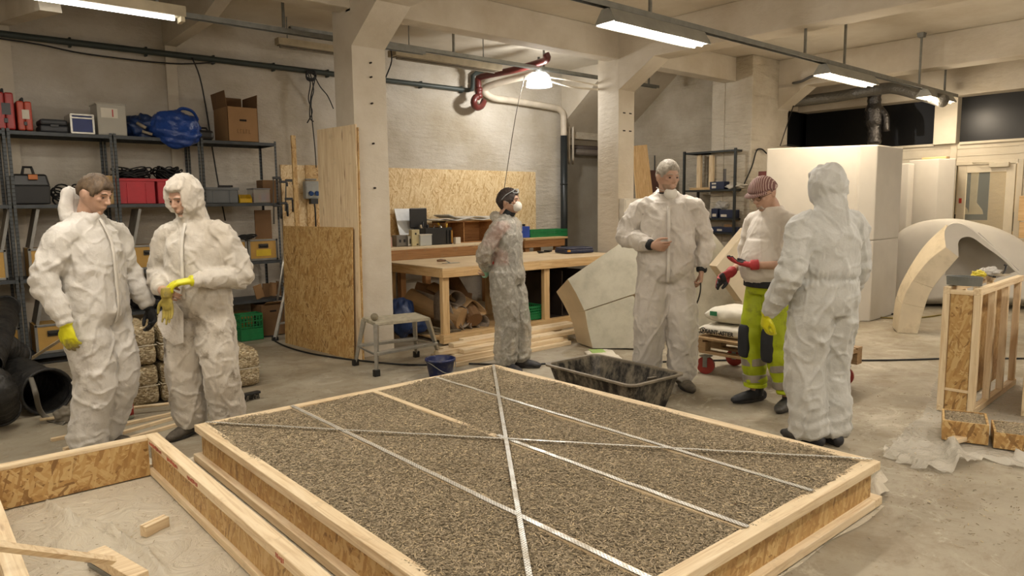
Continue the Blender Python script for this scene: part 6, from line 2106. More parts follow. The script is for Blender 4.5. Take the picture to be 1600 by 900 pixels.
for lo, hi in (((-w / 2, -d / 2, 0), (w / 2, d / 2, .006)), ((-w / 2, -d / 2, 0), (w / 2, -d / 2 + .005, h)), ((-w / 2, d / 2 - .005, 0), (w / 2, d / 2, h)), ((-w / 2, -d / 2, 0), (-w / 2 + .005, d / 2, h)), ((w / 2 - .005, -d / 2, 0), (w / 2, d / 2, h))): b.bb(lo, hi)
b.build('tub_body', CLR, t); B().box((0, 0, h + .006), (w + .02, d + .02, .014)).build('lid', CLR, t, bevel=.004)
B().box((-w * .08, -d / 2 - .002, h * .72), (w * .58, .002, h * .32)).build('paper_label', PAPER, t)
b = B(); b.box((0.01, -d / 2 - .0035, h * .72), (.012, .001, h * .24)); b.build('red_mark', RED, t)
lump_ = B().ball((0, 0, .07), (w * .35, d * .35, .07)).build('contents', plain('dim_contents', '#8c8577', .8, .3), t, smooth=True)
BL2 = plain('bright_blue_tarp', '#1d3f86', .35, .15, 6, .7, 18, bdist=.015)
p = py(222, 195, 8.72)
lump('carrier_bag', (p.x, 8.74, 2.34 + .10), (.19, .17, .15), BLUE, 'crumpled blue bag full of tools on the top shelf', 'bag', 14, .5, squash=.1, fr=5)
g = B(); g.tube([py(214, 192, 8.55), py(228, 200, 8.5)], .018, 8); g.tube([py(222, 205, 8.52), py(238, 210, 8.5)], .015, 8)
tag(g.build('hose_fitting', plain('beige_hose', '#9a8f7c', .5, .3), smooth=True), 'beige hose fittings poking out of the crumpled blue bag', 'fitting')
p = py(281, 208, 8.42)
t = thing('carrier_bag', 'big bright blue tarpaulin bag drooping over the shelf edge', 'bag', (p.x, 8.58, 2.34))
def bf(d):
    k = 1 + .22 * nz(d, 1.6, 33) + .12 * nz(d, 4, 3) + .05 * abs(nz(d, 9, 1))
    z = d.z * .19 * k; x = d.x * .27 * k; y = d.y * .22 * k
    if d.y < -.2: z -= .07 * (-d.y) * (1 if d.z < .3 else .2)
    if y > -.05 and z < -.1: z = -.1
    return V((x, y, z))
o = B().ball((0, 0, .12), 1, 56, 40, None, bf).build('bag_body', BL2, t, smooth=True)
b = B(); b.tube([(.0, -.05, .27), (.06, -.08, .33), (.16, -.12, .3), (.2, -.17, .2)], [(.02, .004)] * 4, 6, True, 5); b.build('strap', BL2, t, smooth=True)
t, w, d, h = rbx('power_tool', 'small black charger between the blue bag and the cardboard box', 'charger', 311, 335, Zs, Z_(322, 199, 8.5), CHAR, 8.5, .22)
B().box((0, 0, h * .4), (w, d, h * .75)).build('body', BLKP, t, bevel=.03); B().tube([(-w * .35, 0, h * .6), (-w * .2, 0, h), (w * .2, 0, h), (w * .35, 0, h * .6)], .012, 8).build('handle', BLKP, t)
CARD = plain('cardboard', '#94724c', .8, .08, 4, .1); CARDD = plain('cardboard_inner', '#735638', .85, .1, 4, .1)
t = thing('cardboard_box', 'open cardboard box with upright flaps on the top shelf near the column', 'box', (X_(381, 210, 8.52), 8.752, Zs + .002))
w = X_(404, 210, 8.52) - X_(357, 210, 8.52); d = .46; h = Z_(380, 168, 8.52) - Zs
b = B()
for lo, hi in (((-w / 2, -d / 2, 0), (w / 2, d / 2, .005)), ((-w / 2, -d / 2, 0), (w / 2, -d / 2 + .005, h)), ((-w / 2, d / 2 - .005, 0), (w / 2, d / 2, h)), ((-w / 2, -d / 2, 0), (-w / 2 + .005, d / 2, h)), ((w / 2 - .005, -d / 2, 0), (w / 2, d / 2, h))): b.bb(lo, hi)
b.build('box_body', CARD, t)
B().box((-w / 2 - .012, 0, h + .09), (.005, d, .18), Ry(-.12)).build('flap', CARDD, t)
B().box((w / 2 + .0, 0, h + .075), (.005, d, .16), Ry(.05)).build('flap', CARDD, t)
B().box((.03, d / 2, h + .08), (w * .75, .005, .17)).build('flap', CARDD, t)
B().box((0, -d / 2 - .003, h * .62), (.08, .004, .022)).build('hand_hole', plain('dark_slot', '#1c140d', .9), t)
b = B()
for k in range(5): b.box((-.07 + .034 * k, -d / 2 - .0015, h * .3), (.004, .003, .05)); b.box((-.06 + .034 * k, -d / 2 - .0015, h * .3 + (.02 if k % 2 else -.02)), (.02, .003, .004))
b.build('faint_print', plain('faint_brown_print', '#75583a', .8), t)
# --- second shelf
Zb = 1.62
t, w, d, h = rbx('toolbox', 'black toolbox with an orange latch behind the bare headed person', 'toolbox', 18, 80, Zb, Z_(50, 270, 8.53), CHAR, 8.53, .3)
B().box((0, 0, h * .3), (w * .94, d, h * .58), taper=1.05).build('body', BLKP, t, bevel=.012)
B().box((0, 0, h * .76), (w, d, h * .4), taper=.86).build('lid', BLKP, t, bevel=.02)
B().tube([(-w * .15, 0, h * .95), (-w * .1, 0, h + .06), (w * .1, 0, h + .06), (w * .15, 0, h * .95)], .014, 8).build('handle', BLKP, t)
B().box((w * .06, -d / 2 - .01, h * .86), (w * .24, .02, h * .16)).build('latch', plain('orange_latch', '#b5682a', .45), t, bevel=.004)
for i, (x0, x1, y0, s) in enumerate(((82, 112, 293, 3), (112, 128, 300, 9))):
    t = thing('cable_pile', ['tangled black leads beside the black toolbox', 'small coil of black leads right of the tangled pile'][i], 'cables', (X_((x0 + x1) / 2, 305, 8.6), 8.65, Zb))
    b = B(); r_ = random.Random(s); R_ = (X_(x1, 305, 8.6) - X_(x0, 305, 8.6)) / 2
    for k in range(5):
        c = V((r_.uniform(-.2, .2) * R_, r_.uniform(-.05, .05), .03 + .03 * k)); tl = r_.uniform(-.6, .6)
        b.tube([c + V((R_ * .8 * math.cos(a), .09 * math.sin(a), .03 * math.sin(a + tl) * 2)) for a in [j * PI / 7 for j in range(14)]], .009, 6, closed=True)
    b.build('coil', BLK, t, smooth=True)
t, w, d, h = rbx('wooden_box', 'small plywood box between toolbox and red crates', 'box', 168, 183, Zb, Z_(175, 276, 8.6), CARD, 8.6, .15)
B().box((0, 0, h / 2), (w, d, h)).build('box_body', osb(0), t, bevel=.003); B().box((0, 0, h + .004), (w + .004, d + .004, .008)).build('lid', pine('x', tone=1), t)
CRR = plain('red_crate', '#b22330', .4, .1, 7, .05)
def crate(name, label, x0, x1, z0, z1, mat, group, y0=8.545, d=.38, fill=None, seed=1):
    t, w, d, h = rbx(name, label, 'crate', x0, x1, z0, z1, mat, y0, d, group=group)
    b = B()
    for lo, hi in (((-w / 2, -d / 2, 0), (w / 2, d / 2, .006)), ((-w / 2, -d / 2, 0), (w / 2, -d / 2 + .008, h)), ((-w / 2, d / 2 - .008, 0), (w / 2, d / 2, h)), ((-w / 2, -d / 2, 0), (-w / 2 + .008, d / 2, h)), ((w / 2 - .008, -d / 2, 0), (w / 2, d / 2, h))): b.bb(lo, hi)
    b.build('crate_body', mat, t, bevel=.002)
    b = B(); b.box((0, -d / 2 - .006, h - .015), (w + .02, .014, .03)); b.box((0, d / 2 + .006, h - .015), (w + .02, .014, .03))
    b.box((-w / 2 - .004, 0, h - .015), (.014, d, .03)); b.box((w / 2 + .004, 0, h - .015), (.014, d, .03)); b.build('rim', mat, t, bevel=.003)
    for k in (-.25, .25): B().box((w * k, -d / 2 - .005, h * .42), (.012, .01, h * .8)).build('rib', mat, t, bevel=.002)
    if fill:
        q = thing('cable_pile', fill, 'cables', (t.location.x, t.location.y, z0 + .008)); b = B(); r_ = random.Random(seed)
        for k in range(16):
            c = V((r_.uniform(-.2, .2) * w, r_.uniform(-.05, .05), h - .02 + r_.uniform(0, .13))); r1 = r_.uniform(.25, .42) * w; ph = r_.uniform(0, 6); am = r_.uniform(.01, .05)
            b.tube([c + V((r1 * math.cos(a), d * .33 * math.sin(a), am * math.sin(a * 2 + ph))) for a in [j * PI / 9 for j in range(18)]], .008, 6, closed=True)
        b.ball((0, 0, h * .6), (w * .4, d * .4, h * .45), 14, 10)
        b.build('coil', BLK, q, smooth=True)
    return t
crate('plastic_crate', 'wider red plastic crate on the second shelf behind the bare headed person', 184, 243, Zb, Z_(214, 279, 8.52), CRR, 'red crates on the second shelf', fill='big tangle of black cables heaped in the wider red crate', seed=4)
crate('plastic_crate', 'narrower red plastic crate just left of the white hood', 246, 292, Zb, Z_(268, 280, 8.52), CRR, 'red crates on the second shelf', fill='black cables heaped in the narrower red crate by the hood', seed=6)
crate('plastic_crate', 'grey plastic crate on the second shelf right of the white hood', 319, 372, Zb, Z_(345, 293, 8.52), plain('grey_crate', '#676b6e', .45), None)
p = py(350, 288, 8.7); t = thing('hand_tool', 'black tool lying on top of the grey crate', 'tool', (p.x, 8.7, Z_(345, 293, 8.52) + .001))
B().box((0, 0, .015), (.14, .05, .03)).build('body', BLKP, t, bevel=.008); B().tube([(.05, 0, .02), (.1, 0, .02)], .012, 8).build('handle', BLKP, t)
t, w, d, h = rbx('stacking_bin', 'small yellow open fronted bin beside the grey crate', 'bin', 375, 393, Zb, Z_(384, 304, 8.52), None, 8.52, .17)
YB = plain('yellow_bin', '#c9a21c', .4)
b = B(); b.bb((-w / 2, -d / 2, 0), (w / 2, d / 2, .005)); b.bb((-w / 2, d / 2 - .005, 0), (w / 2, d / 2, h)); b.bb((-w / 2, -d / 2, 0), (w / 2, -d / 2 + .005, h * .45))
for s in (-1, 1): b.prism([(-d / 2, 0), (d / 2, 0), (d / 2, h), (-d * .2, h), (-d / 2, h * .45)], .005, Matrix.Translation((s * w / 2, 0, 0)) @ Matrix(((0, 1, 0, 0), (1, 0, 0, 0), (0, 0, 1, 0), (0, 0, 0, 1))))
b.build('bin_body', YB, t); B().box((0, -d / 2 + .0, h * .46), (w, .01, .01)).build('rim', YB, t)
t, w, d, h = rbx('organiser_box', 'clear organiser with coloured contents beside the yellow bin', 'organiser', 396, 422, Zb, Z_(408, 296, 8.52), None, 8.52, .2)
B().bb((-w / 2, -d / 2, 0), (w / 2, d / 2, h)).build('case_body', clear('tinted_plastic', '#b9b4a8', .3, .45), t, bevel=.006)
B().box((0, 0, h + .006), (w + .01, d + .01, .014)).build('lid', plain('grey_lid', '#77777a', .5), t, bevel=.003)
for k, cc in enumerate(('#7d3f5c', '#3f6f5c', '#b0443a', '#3a5b8f', '#6e4f78', '#a33c52')):
    B().box((-w * .4 + w * .16 * k, -d / 2 + .05, h * .4), (w * .13, .05, h * .6)).build('compartment', plain('part_%d' % k, cc, .6), t)
t, w, d, h = rbx('carton', 'brown carton at the right end of the second shelf', 'box', 411, 436, Zb, Z_(424, 281, 8.6), None, 8.74, .2)
B().box((0, 0, h / 2), (w, d, h)).build('box_body', CARDD, t, bevel=.003); B().box((0, 0, h + .002), (w * .98, .05, .004)).build('tape', PAPER, t)
def clamp(label, q0, q1, Y, s=1.):
    a, e = py(*q0, Y), py(*q1, Y)
    t = thing('bar_clamp', label, 'clamp', e, 0, 'black clamps hanging on the shelf end')
    B(e).tube([a, e], (.006, .012), 4).build('bar', plain('clamp_steel', '#55534f', .4, metal=.7), t)
    for p_, l in ((a, .1), (a.lerp(e, .6), .1)):
        B(e).box(p_ + V((.04, 0, 0)), (.1, .025, .03)).box(p_ + V((.09, 0, -.03)), (.025, .025, .05)).build('jaw', BLKP, t, bevel=.006)
    B(e).tube([a.lerp(e, .6) + V((.09, 0, -.04)), a.lerp(e, .6) + V((.09, 0, -.16))], .014, 10).build('handle', BLKP, t, smooth=True)
clamp('black bar clamp hanging at the shelf end, left one', (427, 278), (428, 350), 8.46)
clamp('black bar clamp hanging at the shelf end, middle one', (437, 284), (438, 340), 8.46)
clamp('black bar clamp hanging at the shelf end, right one with the open jaw', (447, 282), (446, 330), 8.46)
# --- flight cases
FC = plain('tan_ply_panel', '#b9924a', .5, .1, 6, .08); FG = plain('case_grey_metal', '#8b8a85', .4, .1, 10, .1, metal=.5)
def fcase(label, x0, x1, z0, h=.3, lid=0, d=.36, y0=8.52, lbl=None, a_=1):
    yy = 410 if z0 > .5 else 520
    xa, xb = X_(x0, yy, y0), X_(x1, yy, y0); w = xb - xa
    t = thing('flight_case', label, 'case', ((xa + xb) / 2, y0 + d / 2 + .03, z0 + .003), 0, 'tan flight cases on the shelves')
    B().box((0, 0, h / 2), (w - .01, d - .01, h - .01)).build('panel_body', FC, t)
    for s in (-1, 1):
        for s2 in (-1, 1):
            B().box((s * (w / 2 - .012), s2 * (d / 2 - .01), h / 2), (.026, .024, h)).build('metal_edge', FG, t, bevel=.003)
        B().box((0, -d / 2 + .004, h / 2 + s * (h / 2 - .012)), (w, .012, .026)).build('metal_edge', FG, t, bevel=.003)
    B().box((0, -d / 2 - .004, h * .68), (w * .33, .01, h * .2)).build('handle_plate', plain('steel_dark', '#4d4a45', .4, metal=.6), t, bevel=.004)
    B().tube([(-w * .13, -d / 2 - .01, h * .7), (-w * .12, -d / 2 - .022, h * .66), (w * .12, -d / 2 - .022, h * .66), (w * .13, -d / 2 - .01, h * .7)], .008, 6).build('handle', BLKP, t)
    if lbl: B().box((0, -d / 2 - .002, h * .36), (w * .5, .003, h * .3)).build('yellow_label', plain('yellow_label', '#d3b52a', .5), t)
    if lid:
        lo = B().box((0, 0, .2), (.02, d * .9, .4)).build('lid_board', plain('grey_lid_board', '#7a7266', .6, .15), t, bevel=.003)
        lo.location = (lid * (w * .5 - .03), 0, h + .002); lo.rotation_euler = (0, lid * -.22 * a_, 0)
        l2 = B().box((0, -d * .45, .2), (.028, .014, .4)).build('metal_edge', FG, lo)
    return t
fcase('tan flight case with lid board on the third shelf at the left photo edge', -50, 12, .88, lid=1, a_=-1)
fcase('tan flight case on the third shelf just left of the bare headed person', 46, 106, .88, lid=-1)
fcase('tan flight case on the third shelf between the two persons in white', 208, 262, .9, .27, lid=-1)
fcase('tan flight case on the third shelf mostly hidden behind the hooded person', 330, 389, .92, .26)
fcase('tan flight case with a yellow label on the third shelf beside the chipboard', 391, 437, .92, .26, lbl=1)
fcase('tan flight case on the lowest shelf at the left photo edge', -28, 33, .10, lid=1, a_=-1)
fcase('tan flight case on the lowest shelf behind the hanging yellow glove', 55, 112, .10, lid=-1)
fcase('tan flight case on the floor behind the green crate', 362, 400, .012, .28, lbl=1)
# loose dark things
p = py(236, 470, 8.6)
lump('black_bag', (2.1, 8.7, .53), (.16, .15, .09), BLKP, 'rumpled black bag on the shelf between the two persons in white', 'bag', 5, .4, squash=.08)
lump('blue_cloth', (2.38, 8.68, .52), (.12, .12, .07), plain('faded_blue', '#334a66', .7), 'folded blue cloth beside the black bag', 'cloth', 6, .4, squash=.068)
t = thing('cable_pile', 'black leads lying on the tan cases beside the chipboard', 'cables', (X_(380, 372, 8.6), 8.62, 1.182))
b = B()
for k in range(4): b.tube([V((-.02 + .03 * k + .1 * math.cos(a), .08 * math.sin(a), .012 + .012 * k + .01 * math.sin(2 * a))) for a in [j * PI / 7 for j in range(14)]], .009, 6, closed=True)
b.build('coil', BLK, t, smooth=True)
tag(B((3.5, 8.6, .92)).bb((X_(411, 350, 8.6), 8.85, .92), (X_(437, 350, 8.6), 8.87, Z_(424, 328, 8.85))).build('brown_board', CARDD, bevel=.002), 'upright brown board standing behind the yellow labelled case', 'board')
b = B((3.3, 8.7, .45)); r_ = random.Random(2)
for k, (x0, x1, ln) in enumerate(((400, 414, -.25), (412, 424, .05), (424, 436, .15), (434, 448, .3))):
    a = X_(x0, 460, 8.6); e = X_(x1, 460, 8.6)
    o = B().box((0, 0, .09), (e - a, .012, .17)).build('cardboard_flap', [CARD, CARDD][k % 2]); o.location = ((a + e) / 2, 8.6 + .05 * k, .452); o.rotation_euler = (0, ln, .2)
    tag(o, ['folded cardboard piece leaning left, left end of the low shelf', 'upright darker cardboard piece on the low shelf', 'cardboard piece leaning slightly right on the low shelf', 'cardboard piece at the right end of the low shelf by the ladder'][k], 'cardboard', 'cardboard pieces on the low shelf')
t, w, d, h = rbx('cardboard_box', 'cardboard box on the floor beneath the low shelf by the ladder', 'box', 405, 441, .005, .38, None, 8.42, .34)
B().box((0, 0, h / 2), (w, d, h)).build('box_body', CARDD, t, bevel=.003); B().box((w * .1, -d * .52, h + .02), (w * .9, .12, .005), Rx(-.4)).build('flap', CARD, t); B().box((0, -d / 2 - .002, h * .8), (.08, .003, .02)).build('hand_hole', plain('dark_slot', '#1c140d', .9), t)
green_crate('green_crate', 'dark green crate on the floor behind the hooded person', (X_(387, 490, 8.4), 8.38, .005), 0, .26, .18, .3)
# step ladder left of the chipboard
t = thing('step_ladder', 'aluminium step ladder half hidden behind the chipboard sheet', 'ladder', (3.42, 8.0, 0))
f0, f1 = pz(430, 532), pz(446, 520)
T0 = py(452, 425, 8.05); T1 = T0 + V((.28, -.02, 0))
for a, e in ((f0, T0), (f0 + V((.36, 0, 0)), T1), (pz(440, 503) + V((.05, .1, 0)), py(452, 408, 8.2))):
    a = V((a.x, a.y, .02)); B((3.42, 8.0, 0)).tube([a, e], (.028, .012), 4, ref=(1, 0, 0)).build('rail', ALU, t)
for k in (.25, .55, .85):
    a = f0.lerp(T0, k); B((3.42, 8.0, 0)).box(a + V((.17, 0, 0)), (.36, .08, .02)).build('rung', ALU, t, bevel=.003)
B((3.42, 8.0, 0)).box(f0 + V((0, 0, .02)), (.07, .05, .05)).build('foot_cap', BLKP, t, bevel=.008)
# metal tube leaning
p, q = py(432, 465, 8.3), py(448, 405, 8.35)
tag(B((p.x, p.y, p.z)).tube([pz(426, 520, .01), q + V((0, 0, .2))], .014, 8).build('metal_tube', ALU, smooth=True), 'thin shiny metal tube leaning at the shelf end', 'tube')

# ================================================================ bales
n = N('hemp_bale')
v = n.vor(60, n.map((1, 1, 2.2)))
s_ = n.new('SeparateColor'); n.put(v.outputs['Color'], s_.inputs[0])
c = n.ramp(s_.outputs[0], [(.0, '#6b5939'), (.4, '#978565'), (.8, '#b5a584'), (1., '#cfc5ab')])
gl = n.ramp(n.noise(7, 7, .7, dist=1.), [(.6, 0.), (.7, .5)])
c = n.mix(gl, c, '#cfc6b2'); n.set(Base_Color=c, Roughness=n.ramp(n.noise(5, 4), [(.4, .2), (.6, .6)])); n.bump(n.math('ADD', v.outputs['Distance'], n.math('MULTIPLY', n.noise(12, 6, .7, dist=1.), 1.2)), .6, .012)
BALE = n.m
def bale(label, x, y, z, w, d, h, seed):
    t = thing('hemp_bale', label, 'bale', (x, y, z), rnd.uniform(-.03, .03), 'film wrapped bales of hemp shiv')
    def fn(dr):
        k = 9.
        m = max(abs(dr.x), abs(dr.y), abs(dr.z)); s = (abs(dr.x) ** k + abs(dr.y) ** k + abs(dr.z) ** k) ** (-1 / k)
        q = V((dr.x * s * w / 2, dr.y * s * d / 2, dr.z * s * h / 2))
        pinch = .02 * math.exp(-((q.z) / .012) ** 2)
        nr = V((dr.x, dr.y, dr.z))
        q += nr * (.012 * nz(q, 6, seed) + .006 * nz(q, 16, seed) - pinch)
        if q.z < -h / 2 + .004: q.z = -h / 2 + .004
        return q
    B().ball((0, 0, h / 2), 1, 56, 44, None, fn).build('wrapped_bale', BALE, t, smooth=True)
    b = B()
    b.tube([V((sx * (w / 2 - .006), sy * (d / 2 - .006), h / 2)) for sx, sy in ((-1, -1), (0, -1.0), (1, -1), (1, 0), (1, 1), (0, 1), (-1, 1), (-1, 0))], .004, 5, closed=True); b.build('film_seam', plain('film_seam', '#d0c8b4', .3), t, smooth=True)
bale('lower left film wrapped bale, just right of the bare headed person', 1.36, 6.38, 0, .33, .62, .325, 1)
bale('lower middle film wrapped bale behind the hooded person', 1.70, 6.38, 0, .33, .62, .325, 2)
bale('single film wrapped bale on the floor right of the hooded person', 2.19, 6.42, 0, .34, .6, .33, 3)
bale('upper left film wrapped bale behind the black glove', 1.365, 6.40, .325, .33, .62, .32, 4)
bale('upper middle film wrapped bale behind the dangling glove', 1.705, 6.40, .325, .33, .62, .32, 5)
# floor odds at left
for i, (a, e) in enumerate((((100, 705), (272, 655)), ((110, 714), (290, 662)), ((80, 690), (272, 648)))):
    p, q = pz(*a), pz(*e)
    d_ = q - p; o = B().box((0, 0, .011), (d_.length, .035, .022)).build('timber_strip', pine('x'), bevel=.002); o.location = (p + q) / 2; o.rotation_euler = (0, 0, math.atan2(d_.y, d_.x))
    tag(o, 'pale timber strip on the floor behind the persons in white, %s of three' % ('middle', 'nearest', 'farthest')[i], 'strip', 'timber strips on the floor')
p = pz(391, 626)
t = thing('broom', 'black broom head lying on the floor right of the hooded person', 'broom', (p.x - .12, p.y, 0), .12)
B().box((0, 0, .055), (.42, .05, .02)).build('head_block', BLKP, t, bevel=.004)
b = B(); r_ = random.Random(4)
for k in range(220):
    x, y = r_.uniform(-.2, .2), r_.uniform(-.02, .02); b.tube([(x, y, .048), (x + r_.uniform(-.012, .012), y * 1.6, .004)], .0018, 3, False)
tag(b.build('bristles', BLKP, t), kind='stuff')
B().tube([(0, 0, .06), (-.7, .35, .05), (-1.2, .6, .03)], .012, 8).build('handle', pine('x'), t, smooth=True)
p = pz(200, 654)
t = thing('bottle', 'small clear bottle with red and white label on the floor by the bales', 'bottle', (p.x, p.y, 0))
B().lathe([(.04, 0), (.042, .01), (.042, .12), (.03, .15), (.014, .165), (.014, .175)], seg=24).build('body', clear('bottle_clear', '#a9b0a0', .15, .6), t, smooth=True)
B().lathe([(.0425, .03), (.0428, .03), (.0428, .11), (.0425, .11)], seg=24).build('label', RED, t, smooth=True); B().lathe([(.017, .17), (.017, .195)], seg=16).build('cap', PAPER, t)
p, q = pz(20, 582), py(112, 520, 7.2)
tag(B(p).tube([p + V((0, 0, .02)), q], .017, 4).build('timber_batten', pine('x')), 'thin pale batten leaning behind the bare headed person, over the black hoses', 'batten')
# black flexible hoses
n = N('black_fabric_hose'); n.set(Base_Color=n.ramp(n.noise(9, 6, .7), [(.4, '#141414'), (.7, '#35332f')]), Roughness=.55); n.bump(n.noise(16, 5, .6, dist=.8), .7, .02); HOSE = n.m
def duct(label, pts, R0, seed=0, open_=True):
    P = []; m = 60
    t = thing('ventilation_hose', label, 'hose', (pts[0][0], pts[0][1], 0), 0, 'black ventilation hoses')
    b = B(t.location); tmp = B().tube(pts, .1, 4, False, 14); 
    # resample centre line
    cl = [sum((tmp.v[i * 4 + k] for k in range(4)), V()) / 4 for i in range(len(tmp.v) // 4)]
    rr = [R0 * (1 + .06 * math.cos(i * 2.2) + .05 * nz((i * .3, seed, 0), 1)) for i in range(len(cl))]
    b.tube(cl, rr, 28, False)
    o = b.build('hose_body', HOSE, t, smooth=True, solid=.006)
    for e, k in ((cl[0], 1),):
        ring = []
        d = (cl[0] - cl[1]).normalized(); x = d.orthogonal().normalized(); y = d.cross(x)
        B(t.location).tube([cl[0] + x * (rr[0] * math.cos(a)) + y * (rr[0] * math.sin(a)) for a in [j * PI / 14 for j in range(28)]], .012, 8, closed=True).build('end_ring', HOSE, t, smooth=True)
    return t
def g3(x, y, z): p = pz(x, y, z); return V((p.x, p.y, z))
duct('black fabric hose lying open towards the camera beside the bare headed person', [g3(74, 612, .17), g3(52, 604, .17), g3(25, 590, .17), g3(-12, 585, .17), g3(-60, 590, .17)], .165, 1)
duct('black hose heaped higher at the left photo edge', [g3(20, 560, .3), g3(0, 545, .42), g3(-30, 540, .5), g3(-70, 560, .5)], .13, 2)
duct('upright black hose end at the very left of the photo', [g3(10, 480, .62), g3(3, 505, .58), g3(-5, 535, .5), g3(-20, 570, .42)], .10, 5)
duct('black hose curling down to the floor at the left photo edge', [g3(-2, 640, .14), g3(-6, 615, .3), g3(-20, 600, .36), g3(-60, 605, .3)], .12, 3)
b = B(g3(60, 620, .2)); b.tube([g3(48, 590, .33), g3(55, 612, .28), g3(62, 640, .10), g3(76, 655, .02), g3(100, 662, .01)], [(.018, .003)] * 5, 6, True, 5)
tag(b.build('webbing_strap', plain('grey_webbing', '#6b665c', .8), smooth=True), 'grey strap trailing from the open black hose to the floor', 'strap')
p = pz(2, 640, .1); o = B().box((0, 0, .04), (.2, .06, .08)).build('wood_block', pine('x', tone=1), bevel=.003); o.location = (p.x, p.y, .06); o.rotation_euler = (.2, .2, .5)
tag(o, 'wood offcut on the black hoses at the left photo edge', 'wood block')
lump('cloth_roll', tuple(g3(99, 648, .06)), (.06, .05, .06), plain('grey_cloth', '#6f685b', .8, .2), 'small grey cloth lump beside the open hose end', 'cloth', 2, .4, squash=.055)

# ================================================================ things on the benches
ZB = 1.0
def bx(name, label, cat, x0, x1, yb, yt, Y, d, mat, parts=(), bev=.006, z0=ZB, group=None, rz=0):
    a, e = X_(x0, yb, Y), X_(x1, yb, Y); h = Z_((x0 + x1) / 2, yt, Y) - z0
    t = thing(name, label, cat, ((a + e) / 2, Y + d / 2, z0 + .002), rz, group); w = e - a
    B().box((0, 0, h / 2), (w, d, h)).build('body', mat, t, bevel=bev)
    for nm, c, s, m in parts: B().box((c[0] * w, c[1] * d, c[2] * h), (s[0] * w, s[1] * d, s[2] * h)).build(nm, m, t, bevel=.002)
    return t
Pt = [py(616, 326, 8.98), py(647, 326, 8.98), py(656, 352, 8.85), py(640, 366, 8.8), py(625, 369, 8.78)]
tag(slab(B(Pt[0]), Pt, V((.0, .012, .0))).build('white_sheet', plain('white_panel', '#c9cac8', .4)), 'white plastic sheet leaning on the chipboard wall above the bench', 'sheet')
Pt = [py(603, 372, 8.93), py(604, 345, 8.97), py(611, 334, 9.0), py(624, 333, 9.0), py(628, 372, 8.93)]
Pt[0].z = Pt[4].z = 1.002
tag(slab(B(Pt[0]), Pt, V((0, .02, 0))).build('curved_board', osb(1)), 'dark chipboard offcut with a curved edge behind the white sheet', 'board')
BLT = plain('blue_can', '#2547a8', .4)
bx('spray_can', 'blue can at the left end of the bench beside the column', 'can', 598, 604, 381, 349, 8.45, .07, BLT, (('cap', (0, 0, 1.03), (.7, .7, .06), PAPER),))
bx('carton', 'small pinkish carton on the bench beside the blue can', 'box', 604, 613, 381, 371, 8.45, .1, plain('pink_card', '#b78d80', .7), (('tape', (0, 0, 1.0), (1, .2, .03), PAPER),))
bx('transformer', 'small grey metal device with knobs on the bench', 'device', 620, 637, 380, 368, 8.5, .14, plain('grey_metal_box', '#77736c', .5, metal=.3), (('knob', (-.2, -.52, .5), (.15, .08, .25), BLKP), ('knob', (.2, -.52, .5), (.15, .08, .25), BLKP)))
bx('socket_cube', 'silver cube with a black opening on the bench', 'device', 638, 645, 378, 369, 8.45, .08, ALU, (('opening', (0, -.51, .5), (.5, .04, .5), BLKP),))
bx('junction_box', 'cream upright box with a hole on the bench left of the toolbox', 'box', 644, 656, 381, 359, 8.42, .08, plain('cream_box', '#c5b98f', .5), (('hole', (0, -.51, .75), (.2, .04, .12), BLKP), ('hole', (.2, -.51, .1), (.25, .04, .08), BLKP)))
t = bx('plastic_tub', 'whitish plastic tub in front of the black toolbox', 'tub', 657, 675, 381, 367, 8.38, .13, clear('milky_plastic', '#c9ccc8', .3, .75), (('rim', (0, 0, 1.0), (1.06, 1.06, .08), PAPER),))
t = thing('toolbox', 'open black toolbox crammed with tools on the bench', 'toolbox', (X_(687, 370, 8.45), 8.62, ZB))
w = X_(708, 370, 8.45) - X_(666, 370, 8.45); h = Z_(687, 356, 8.45) - ZB
b = B()
for lo, hi in (((-w / 2, -.15, 0), (w / 2, .15, .01)), ((-w / 2, -.15, 0), (w / 2, -.14, h)), ((-w / 2, .14, 0), (w / 2, .15, h)), ((-w / 2, -.15, 0), (-w / 2 + .01, .15, h)), ((w / 2 - .01, -.15, 0), (w / 2, .15, h))): b.bb(lo, hi)
b.build('body', BLKP, t, bevel=.003)
for k in (.3, .42): B().box((w * k, -.155, h * .45), (.012, .02, h * .8)).build('rib', BLKP, t, bevel=.002)
B().box((w * .47, -.16, h * .45), (.02, .02, h * .75)).build('latch', plain('orange_latch2', '#b8873a', .5), t, bevel=.003)
hl = Z_(670, 325, 8.75) - ZB - h
B().box((-w * .3, .16, h + hl / 2), (w * .62, .03, hl)).build('lid', BLKP, t, bevel=.012)
r_ = random.Random(8)
for k in range(9):
    m = (STEEL, plain('tool_yellow', '#c79d22', .4), ALU, BLKP, plain('tool_beige', '#bba88a', .5))[k % 5]
    x = r_.uniform(-.4, .4) * w; y = r_.uniform(-.1, .1)
    B().tube([(x, y, h * .7), (x + r_.uniform(-.08, .08), y + r_.uniform(-.04, .04), h + r_.uniform(.02, .1))], r_.uniform(.008, .018), 8).build('tool', m, t, smooth=True)
t = thing('wooden_cubby', 'open brown wooden box on the bench with sheets on top', 'box', (X_(735, 370, 8.6), 8.78, ZB))
w = X_(775, 370, 8.6) - X_(701, 370, 8.6); h = Z_(735, 345, 8.6) - ZB
WD = pine('x', tone=2)
